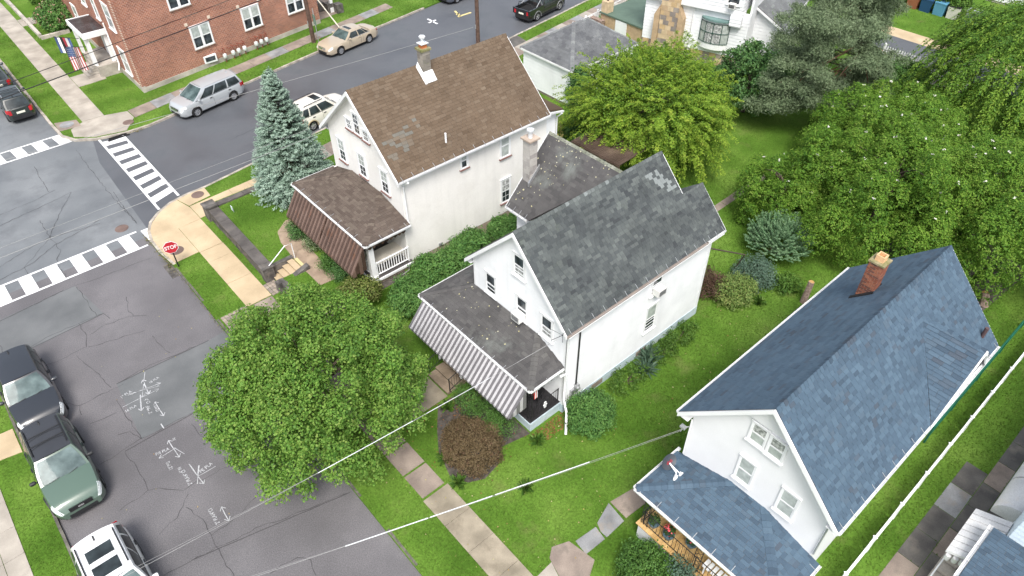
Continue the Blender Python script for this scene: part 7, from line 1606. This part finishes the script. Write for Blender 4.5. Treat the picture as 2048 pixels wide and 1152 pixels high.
# --- large yellow-green tree in the back yards
t = thing("shade_tree", "large feathery yellow-green tree between the garage and the far white house", "tree", (32.4,23.9,.1))
c = np.array((32.4,23.9,2.9)); st_, di_, le_ = [], [], []
for k in range(1500):
    z = rng.uniform(-.45,1); a = rng.uniform(0,2*math.pi); rad = math.sqrt(max(0,1-z*z)); v = np.array((rad*math.cos(a), rad*math.sin(a), z)); f = rng.uniform(.5,.93)*(1+.12*math.sin(3*a+1)+.08*math.sin(7*a)); st_.append(c+v*np.array((5.0,4.9,3.7))*f); d = v+np.array((0,0,.15)); di_.append(d/np.linalg.norm(d)); le_.append(rng.uniform(.8,1.5))
sprays(t, st_, di_, le_, 78, .125, .44, ML_mid, droop=.45, width=.15, tone_c=.52)
lobed(t, lobes_on(c, (4.2,4.1,3.1), 60, .95, -.5), 110, .14, .5, ML_mid, name="inner_foliage", clusters=.12, cl=6, tone_c=.3)
trunk_and_limbs(t, (32.4,23.9,.1), (32.3,23.9,5.2), .26, [tuple(s) for s in st_[:14]])
# --- blue spruce by the cream house
t = thing("blue_spruce", "tall blue spruce standing at the corner of the stucco house", "tree", (13.15,34.1,.1)); base = Vector((13.15,34.1,.7)); HT_ = 7.4; st_, di_, le_, s2, d2, l2 = [], [], [], [], [], []
for k in range(1750):
    h = 1-rng.random()**.62; zz = base.z+.12+h*HT_*.97; R0 = (2.25*(1-h)**.82+.06)*rng.uniform(.86,1.1); a = rng.uniform(0,2*math.pi); v = np.array((math.cos(a), math.sin(a), .10+.5*h)); v /= np.linalg.norm(v); f = rng.uniform(.52,.70); st_.append(np.array((base.x,base.y,zz))+np.array((math.cos(a),math.sin(a),0))*R0*f); di_.append(v); le_.append(R0*(1-f)+.12)
    if k % 3 == 0: s2.append(np.array((base.x,base.y,zz-.1))); d2.append(v); l2.append(R0*.7)
sprays(t, st_, di_, le_, 46, .115, .30, ML_spruce, droop=.35, curl=.28, width=.10, tipb=.26, tone_c=.45)
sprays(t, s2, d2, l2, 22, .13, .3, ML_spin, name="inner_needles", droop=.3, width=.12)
mb = MB(); mb.tube([base-Z*.6, base+Z*HT_*.5, base+Z*(HT_-.1)], [.16,.1,.015], 8); mb.build("trunk", M_bark, t)
sprays(t, [np.array((base.x,base.y,base.z+HT_-.9))]*5, [np.array((.12*math.cos(a),.12*math.sin(a),1.0)) for a in (0,1.3,2.5,3.8,5)], [.95,.8,.7,.85,.75], 40, .12, .3, ML_spruce, name="leader", droop=0, width=.03, tone_c=.7)
# --- evergreen magnolia mass at the right
def magnolia(label, base, c, R, n, r, blossoms, seed):
    t = thing("evergreen_tree", label, "tree", base); lb = lobes_on(c, R, int(n*1.05), r*.86, -.55); lb += lobes_on((c[0],c[1],c[2]-.3), (R[0]*.74,R[1]*.74,R[2]*.8), n//3, r*.95, -.2)
    lb = [((q[0], q[1], q[2]+.8*mnoise.noise(Vector(q)*.5)+rng.uniform(-.3,.3)), r_) for q, r_ in lb]
    lobed(t, lb, 290, .118, .42, ML_magn, clusters=.07, cl=8, up=.6, tilt=.4, shell=.30, flat=1.1, ts=.20)
    bp = []; 
    for q, rr in lb[:blossoms]: bp.append((q[0]+rng.uniform(-.3,.3), q[1]+rng.uniform(-.3,.3), q[2]+rr*1.0))
    if bp:
        P_ = np.repeat(np.array(bp), 4, axis=0)+nrng.normal(0,.035,(len(bp)*4,3)); attach("blossom", leaf_mesh("blossom", P_, np.tile((0,0,1.0),(len(P_),1)), .11, .8, ML_white, None, .5, None, WM[t]), t)
    trunk_and_limbs(t, base, (c[0],c[1],c[2]+R[2]*.5), .22, [l[0] for l in lb[:10]])
magnolia("biggest evergreen tree with scattered white blossoms, in the middle of the right-hand mass", (35.2,10.3,.1), (35.2,10.1,2.6), (5.3,4.9,3.0), 72, .98, 34, 1)
magnolia("evergreen tree with pale blossoms nearest the white picket fence", (40.2,12.9,.1), (40.2,12.9,2.3), (4.6,3.8,2.6), 52, .95, 24, 2)
magnolia("evergreen tree with few blossoms at the right edge behind the blue roof", (38.0,5.4,.1), (38.0,5.4,2.5), (5.6,4.3,3.2), 62, .98, 14, 3)
magnolia("low dark evergreen at the left end of the mass, beside the round blue-green shrub", (32.3,14.3,.1), (32.3,14.3,1.5), (2.5,2.3,1.7), 30, .66, 8, 4)
# --- weeping tree at the top right
t = thing("weeping_tree", "bright green weeping tree filling the top right corner", "tree", (53,9.8,.1)); c = np.array((53,9.8,4.2)); st_, di_, le_ = [], [], []
for k in range(1350):
    z = rng.uniform(-.35,1); a = rng.uniform(0,2*math.pi); rad = math.sqrt(max(0,1-z*z)); v = np.array((rad*math.cos(a), rad*math.sin(a), z)); st_.append(c+v*np.array((6.2,6.0,4.6))*rng.uniform(.55,.95)); d = v*np.array((1,1,.3))+np.array((0,0,-.15)); di_.append(d/np.linalg.norm(d)); le_.append(rng.uniform(1.3,2.4))
sprays(t, st_, di_, le_, 80, .18, .44, ML_weep, droop=.95, width=.17)
trunk_and_limbs(t, (53,9.8,.1), (53,9.8,7), .3, [tuple(s) for s in st_[:12]])
# --- scots pine
t = thing("pine_tree", "tall grey-green pine with reddish trunk in front of the white picket fence", "tree", (49.0,19.0,.1)); M_pbark = pmat("pine_bark", [(.13,.07,.045),(.22,.115,.068)], rough=.95, scale=6, bump=.5)
mb = MB(); mb.tube([(49,19,0),(48.9,19,3),(48.7,19.1,6),(48.4,19.2,9.6)], [.2,.17,.12,.04], 9); mb.build("trunk", M_pbark, t, smooth=True); lb = []
for k in range(64):
    h = rng.random()**.85; zz = 1.5+h*8.2; a = k*2.4+rng.uniform(-.3,.3); Rm = 4.6-2.6*h; rr = Rm*rng.uniform(.35,1.0); ox, oy = -1.9*(1-.4*h), 1.5*(1-.4*h)
    tip = (48.7+ox+rr*math.cos(a), 19.0+oy+rr*math.sin(a), zz+.12*rr*(h-.35)); mb = MB(); mb.tube([(48.8,19.0,zz-.2),((48.8+tip[0])/2,(19+tip[1])/2,zz+.05),tip], [.07,.05,.02], 5); mb.build("limb", M_pbark, t)
    for q in range(4): lb.append(((tip[0]+rng.uniform(-.8,.8), tip[1]+rng.uniform(-.8,.8), tip[2]+rng.uniform(-.2,.25)), rng.uniform(.5,.9)))
for (x, y), z in (((39.436,20.252),2.4),((40.276,19.814),2.8),((40.532,18.892),2.2),((40.771,18.396),3.0),((40.100,20.113),3.6),((40.533,19.083),4.0),((41.540,17.857),2.6),((41.822,17.657),3.6),((43.687,17.084),1.8),((40.974,18.629),5.0),((40.572,19.936),5.0),((41.427,18.547),6.0),((41.007,19.800),6.5),((45.044,16.339),2.5),((45.429,16.577),4.0),((40.597,18.869),7.5),((40.324,20.114),7.8),((42.522,16.707),5.5),((42.256,18.045),7.0),((43.581,16.854),7.0)):
    if z > 4.5: mb = None
    else: mb = MB(); mb.tube([(48.8,19.0,z+.4),((48.8+x)/2,(19+y)/2,z+.3),(x,y,z)], [.06,.04,.02], 5); mb.build("limb", M_pbark, t)
    for q in range(5): lb.append(((x+rng.uniform(-.9,.9), y+rng.uniform(-.9,.9), z+rng.uniform(-.25,.25)), rng.uniform(.5,.85)))
lobed(t, lb, 210, .17, .24, ML_pine, flat=.42, clusters=.13, cl=10, up=.5, tilt=.7, shell=.7, ts=.22)
# --- dark broadleaf tree left of the pine
t = thing("dark_tree", "dark green leafy tree between the far white house and the pine", "tree", (41.2,22.8,.1)); lb = lobes_on((41.2,22.8,2.2), (1.9,2.3,2.3), 34, .62, -.5); lobed(t, lb, 170, .16, .7, ML_dark, clusters=.1, cl=6); trunk_and_limbs(t, (41.2,22.8,.1), (41.2,22.8,3.2), .12, [l[0] for l in lb[:6]])
# --- shrubs
def shrub(name, label, cat, c, R, n, r, mat, per=300, size=.08, aspect=.6, group=None, z0=.1, **kw):
    t = thing(name, label, cat, (c[0],c[1],z0), 0, group); lb = lobes_on(c, R, n, r, kw.pop('zmin', -.45)); lobed(t, lb, per*1.5, size*1.2, aspect, mat, name="foliage", **kw)
    for k in range(5): q = lb[k*len(lb)//5][0]; mb = MB(); mb.tube([(c[0],c[1],z0-.05),((c[0]+q[0])/2,(c[1]+q[1])/2,(z0+q[2])/2),q], [.03,.02,.01], 5); mb.build("stem", M_bark, t)
    return t
t = thing("round_shrub", "round blue-green feathery shrub in front of the evergreen mass", "shrub", (29.55,12.55,.1)); ML_fea = leafmat("feathery_leaves", [(.06,.135,.06),(.11,.215,.10),(.17,.29,.145),(.23,.35,.19)], .2); st_, di_, le_ = [], [], []
for k in range(900):
    z = rng.uniform(-.25,1); a = rng.uniform(0,6.283); rad = math.sqrt(max(0,1-z*z)); v = np.array((rad*math.cos(a),rad*math.sin(a),z)); st_.append(np.array((29.55,12.55,.95))+v*np.array((1.45,1.45,1.15))*rng.uniform(.55,1.0)); d = v+np.array((0,0,.9)); di_.append(d/np.linalg.norm(d)); le_.append(rng.uniform(.35,.65))
sprays(t, st_, di_, le_, 34, .105, .30, ML_fea, name="foliage", droop=.1, width=.05, tipb=.3, tone_c=.42)
for k in range(0,900,90): q = st_[k]; mb = MB(); mb.tube([(29.55,12.55,.0),tuple(q)], [.035,.012], 5); mb.build("stem", M_bark, t)
shrub("leafy_shrub", "yellow-green leafy shrub by the clapboard house's back corner", "shrub", (24.95,11.9,.6), (.8,.75,.6), 24, .34, leafmat("spirea_leaves", [(.09,.16,.04),(.15,.24,.06),(.22,.29,.08),(.30,.29,.11)], .2), 330, .075, .6)
shrub("red_shrub", "dull red-brown shrub against the clapboard house's back corner", "shrub", (24.35,13.2,.55), (.7,.75,.55), 18, .34, ML_burg, 330, .06, .5)
shrub("grey_shrub", "grey-green shrub between the round shrub and the yellow-green one", "shrub", (26.7,12.1,.5), (1.05,.8,.5), 24, .36, ML_gren, 300, .075, .5)
shrub("fern_clump", "bright leafy clump on the lawn below the round blue-green shrub", "shrub", (27.6,10.6,.3), (.6,.55,.3), 14, .24, ML_bed, 260, .12, .35)
RHL = ["bushy rhododendron nearest the street tree, against the stucco house porch", "rhododendron beside the gas meter on the stucco house", "middle rhododendron of the row along the stucco house wall", "rhododendron under the wall lamp of the stucco house", "rhododendron farthest back in the row between the two houses", "small rhododendron beside the mossy wing of the clapboard house"]
for i, (x, y, r) in enumerate(((12.7,21.9,1.05),(14.5,22.5,1.05),(16.1,22.65,.95),(17.3,23.0,.95),(19.7,23.2,.75),(21.2,23.3,.65))):
    shrub("rhododendron", RHL[i], "shrub", (x,y,.62*r+.1), (r*.85,r*.8,r*.75), 26, .36*r+.05, ML_rhodo, 230, .13, .36, "rhododendrons between the two houses", up=.6)
shrub("boxwood", "dark clipped round bush on the raised lawn under the brown awning", "shrub", (11.35,29.9,1.15), (.62,.62,.5), 18, .3, ML_dark, 420, .06, .6, z0=.72); shrub("variegated_bush", "pale variegated low bush beside the dark clipped bush", "shrub", (11.15,28.45,.98), (.42,.45,.3), 14, .2, ML_pale, 420, .06, .5, z0=.72)
shrub("azalea", "light green bush on the raised lawn nearest the porch middle", "shrub", (11.0,26.55,1.0), (.45,.5,.35), 14, .24, ML_box, 380, .06, .6, z0=.72); shrub("boxwood", "dark globe bush at the porch corner of the stucco house", "shrub", (11.1,25.45,1.05), (.45,.48,.42), 14, .24, ML_dark, 420, .05, .6, z0=.72)
shrub("hydrangea", "yellow-flecked bush at the foot of the stucco porch corner", "shrub", (10.95,23.75,.95), (.75,.75,.6), 22, .32, ML_yel, 280, .10, .6, z0=.7)
shrub("japanese_maple", "low red-brown weeping maple in the mulched front bed", "shrub", (9.6,13.45,.6), (1.0,1.15,.62), 54, .32, ML_maple, 620, .055, .45, clusters=.05, up=.7, tilt=.7)
def hedge(name, label, x0, x1, y0, y1, h, mat, n, per=330):
    t = thing(name, label, "hedge", ((x0+x1)/2,(y0+y1)/2,.1)); lb = [((rng.uniform(x0+.2,x1-.2), y0+.2+(y1-y0-.4)*(k+.5)/n, .1+h*rng.uniform(.45,.7)), rng.uniform(.28,.40)) for k in range(n)]; lobed(t, lb, per, .055, .6, mat, name="foliage", clusters=.05, up=.6, shell=.45, flat=1.2); 
    for k in range(4): y = y0+(y1-y0)*(k+.5)/4; mb = MB(); mb.tube([((x0+x1)/2,y,0),((x0+x1)/2,y,h*.7)], .025, 5); mb.build("stem", M_bark, t)
hedge("clipped_hedge", "low clipped hedge in front of the striped porch awning", 10.25,11.5,12.75,16.0,1.15, ML_box, 60); 
shrub("foundation_bush", "bright green bush on the lawn at the clapboard house's front corner", "shrub", (14.2,11.4,.65), (.8,.8,.6), 30, .32, ML_rhodo, 420, .085, .45)
shrub("boxwood", "big round boxwood in front of the wooden porch at the bottom edge", "shrub", (10.8,5.35,.6), (.9,.95,.5), 34, .32, ML_box, 420, .07, .6)
shrub("side_bush", "smaller bluish bush between the big boxwood and the wooden porch", "shrub", (11.5,4.6,.7), (.35,.5,.55), 12, .24, ML_gren, 330, .07, .5)
shrub("foundation_plants", "leafy border plants farthest back along the clapboard side wall", "plant", (20.9,12.0,.27), (1.0,.45,.24), 16, .2, ML_bed, 260, .09, .4); shrub("foundation_plants", "leafy border plants in the middle of the clapboard side wall", "plant", (19.4,11.85,.25), (.7,.45,.22), 13, .19, ML_bed, 260, .09, .4); shrub("foundation_plants", "low white-flowering border plants beside the yuccas", "plant", (17.0,11.8,.24), (1.1,.5,.2), 18, .18, ML_bed, 280, .08, .5)
def spiky(name, label, cat, p, n, l, mat, w=.14):
    t = thing(name, label, cat, p); d = nrng.normal(0,1,(n,3)); d[:,2] = np.abs(d[:,2])*.8+.25; d /= np.linalg.norm(d, axis=1, keepdims=True); P_ = np.array(p)+d*l*.5; N_ = np.cross(d, nrng.normal(0,1,(n,3))); V = leaf_mesh("blades", P_, N_, l, w, mat, None, 0, d*9, WM[t]); attach("blades", V, t)
spiky("yucca", "spiky grey-green yucca against the clapboard wall, the farther one", "yucca", (18.75,12.1,.1), 90, .75, ML_yuc); spiky("yucca", "spiky grey-green yucca against the clapboard wall, the nearer one", "yucca", (18.1,11.75,.1), 90, .7, ML_yuc)
for i, (p, lab) in enumerate((((8.55,13.9,.1),"small bright green plant at the street side of the mulched bed"),((10.1,10.85,.1),"small leafy plant alone on the front lawn"),((8.3,12.75,.1),"small bright plant at the near rim of the mulched bed"),((10.2,15.9,.1),"small green plant in the bed beside the front walk"),((11.9,12.1,.1),"weedy green plant at the foot of the porch corner"),((25.6,10.9,.1),"small green plant on the lawn before the yellow-green shrub"))): spiky("bed_plant", lab, "plant", p, 60, .42, ML_bed, .3)
t = shrub("hydrangea", "pink flowering bush on the far lawn beside the brick building", "shrub", (10.3,70.2,1.0), (1.35,1.5,.95), 34, .5, ML_rhodo, 160, .13, .6); bp = lobes_on((10.3,70.2,1.05), (1.55,1.7,1.15), 42, .1, -.3)
P_ = np.concatenate([np.array(q)+nrng.normal(0,.12,(26,3)) for q, _ in bp]); attach("blossom", leaf_mesh("blossom", P_, np.tile((0,0,1.0),(len(P_),1)), .13, .9, ML_pink, None, .8, None, WM[t]), t)
t = thing("plume_plant", "clump of pale yellow plumes behind the stucco house annex", "plant", (29.3,28.6,.1)); st_ = [np.array((29.3+rng.uniform(-.9,.9), 28.6+rng.uniform(-.8,.8), .5)) for k in range(60)]; sprays(t, st_, [np.array((rng.uniform(-.4,.4),rng.uniform(-.4,.4),1.0)) for k in range(60)], [rng.uniform(.7,1.3) for k in range(60)], 40, .12, .35, ML_ast, name="plumes", droop=.35, width=.12)
shrub("climbing_ivy", "dark ivy mound climbing the garage corner", "ivy", (33.1,30.7,1.5), (.55,.6,1.4), 24, .42, ML_dark, 200, .12, .7, zmin=-.9); shrub("back_bush", "dark bush in the gap between garage and brown lean-to", "shrub", (30.3,27.2,.9), (1.3,1.2,.9), 24, .5, ML_dark, 180, .13, .6)
shrub("yard_bush", "small light bush growing by the stone porch steps", "shrub", (41.8,38.6,.7), (.6,.6,.7), 16, .32, ML_bed, 200, .11, .5); shrub("planter_greens", "leafy planting behind the storage bins at the top right", "shrub", (69.6,22.4,1.0), (1.0,2.6,.9), 22, .6, ML_bed, 110, .18, .6); shrub("corner_bush", "green bush under the pine beside the picket fence", "shrub", (52.0,17.2,.9), (1.6,1.5,1.1), 24, .6, ML_rhodo, 130, .16, .5); shrub("front_bush", "green bush beside the neighbour porch at the top left", "shrub", (10.9,77.8,.7), (.8,1.3,.8), 18, .45, ML_bed, 140, .14, .5)
# ground cover: fallen litter by the porch corner, weeds at the kerb, grass
P_ = np.concatenate([np.stack([nrng.uniform(12.0,13.9,420), nrng.uniform(11.9,12.55,420), np.full(420,.115)], 1), np.stack([nrng.normal(9.8,.9,260), nrng.normal(14.4,1.3,260), np.full(260,.115)], 1), np.stack([nrng.uniform(10.2,12.0,240), nrng.uniform(15.0,16.2,240), np.full(240,.12)], 1)])
link("leaf_litter", leaf_mesh("leaf_litter", P_, np.tile((0,0,1.0),(len(P_),1)), .075, .7, ML_dry, None, .35), None, Matrix(), kind="stuff")
P_ = np.concatenate([np.stack([nrng.normal(x, s, n), nrng.normal(y, s2, n), nrng.uniform(.02,.16,n)], 1) for x, y, s, s2, n in ((5.05,34.2,.1,.6,150),(4.95,35.9,.06,.3,70),(5.0,33.1,.1,.35,120),(8.9,48.3,.3,.06,60),(5.05,27.9,.05,2.5,140))])
link("kerb_weeds", leaf_mesh("kerb_weeds", P_, np.tile((0,0,1.0),(len(P_),1)), .08, .4, leafmat("weed_leaves", [(.07,.10,.025),(.16,.14,.05),(.24,.19,.07)], .1), None, .9), None, Matrix(), kind="stuff")
P_ = np.concatenate([np.stack([nrng.uniform(8,26,150), nrng.uniform(7.5,12.3,150), np.full(150,.17)],1), np.stack([nrng.uniform(-3.5,5,30), nrng.uniform(10,30,30), np.full(30,.02)],1), np.stack([nrng.uniform(6,8,40), nrng.uniform(8,20,40), np.full(40,.15)],1)])
link("fallen_leaves", leaf_mesh("fallen_leaves", P_, np.tile((0,0,1.0),(len(P_),1)), .065, .7, leafmat("fallen_yellow_leaves", [(.30,.26,.07),(.42,.40,.22),(.25,.14,.05)], .1), None, .3), None, Matrix(), kind="stuff")
def in_poly(x, y, poly):
    r = np.zeros(len(x), bool); n = len(poly)
    for i in range(n):
        (xa,ya),(xb,yb) = poly[i], poly[(i+1)%n]
        if ya == yb: continue
        c = ((ya > y) != (yb > y)) & (x < (xb-xa)*(y-ya)/(yb-ya)+xa); r ^= c
    return r
FOOT = [[(11.8,23.6),(25.2,23.6),(25.2,30.5),(11.8,30.5)],[(11.9,12.5),(22.7,12.5),(22.7,18.2),(17.4,19.6),(11.9,19.6)],[(11.7,1.9),(24.4,1.9),(24.4,6.95),(11.7,6.95)],[(11.1,53.3),(28,56),(28,72),(9.6,72)],[(32.4,31),(39.2,31),(39.2,36.2),(32.4,36.2)],[(42.3,19),(60,19),(60,40),(42.3,40)]]
cam_R = np.array(scene.camera.matrix_world.to_3x3())
def visible(x, y, z):
    q = (np.stack([x,y,z],1)-np.array((0,0,CAM_H)))@cam_R; d = -q[:,2]; return (d > 1) & (np.abs(q[:,0]/d) < .75) & (np.abs(q[:,1]/d) < .43)
def grass_blades(x0, x1, y0, y1, dens):
    n = int((x1-x0)*(y1-y0)*dens); x, y = nrng.uniform(x0,x1,n), nrng.uniform(y0,y1,n); z = np.full(n, np.nan)
    for poly, h in LAWNS: m = in_poly(x, y, poly); z[m] = h
    ok = ~np.isnan(z)
    for poly in PAVED+FOOT: ok &= ~in_poly(x, y, poly)
    x, y, z = x[ok], y[ok], z[ok]; v = visible(x, y, z); return np.stack([x[v], y[v], z[v]], 1)
G_ = np.concatenate([grass_blades(-6,16,1,40,330), grass_blades(16,36,-3,26,200), grass_blades(4.5,14,48,75,110), grass_blades(14,60,34,60,60), grass_blades(36,70,14,30,60)]); n = len(G_)
ang = nrng.uniform(0,6.283,n); hgt = nrng.uniform(.03,.065,n)*(1+.4*(G_[:,0] > 14)); wd_ = nrng.uniform(.007,.014,n)*(1+.5*(G_[:,0] > 16)+1.0*(G_[:,1] > 40)); dx_, dy_ = np.cos(ang)*wd_, np.sin(ang)*wd_; lean = nrng.normal(0,.035,(n,2))
V = np.zeros((n,3,3)); V[:,0] = G_+np.stack([dx_,dy_,np.zeros(n)],1); V[:,1] = G_-np.stack([dx_,dy_,np.zeros(n)],1); V[:,2] = G_+np.stack([lean[:,0],lean[:,1],hgt],1); V = V.reshape(-1,3)
me = bpy.data.meshes.new("grass"); me.vertices.add(3*n); me.vertices.foreach_set("co", V.astype(np.float32).ravel()); me.loops.add(3*n); me.loops.foreach_set("vertex_index", np.arange(3*n,dtype=np.int32)); me.polygons.add(n); me.polygons.foreach_set("loop_start", np.arange(0,3*n,3,dtype=np.int32)); me.update(calc_edges=True)
at = me.attributes.new("tone",'FLOAT','FACE'); at.data.foreach_set("value", np.clip(nrng.normal(.5,.14,n),0,1).astype(np.float32)); me.materials.append(pmat("grass_blades", [(.060,.128,.014),(.088,.166,.021),(.118,.196,.032),(.175,.225,.06)], rough=.7, tone=True, transl=.25, var=.16, scale=.35, fvar=.12, fine=9, stain=(0.19, 0.195, 0.07), stain_scale=0.6, stain_lo=0.57, stain_hi=0.95, spec=.15))
link("grass", me, None, Matrix(), kind="stuff")
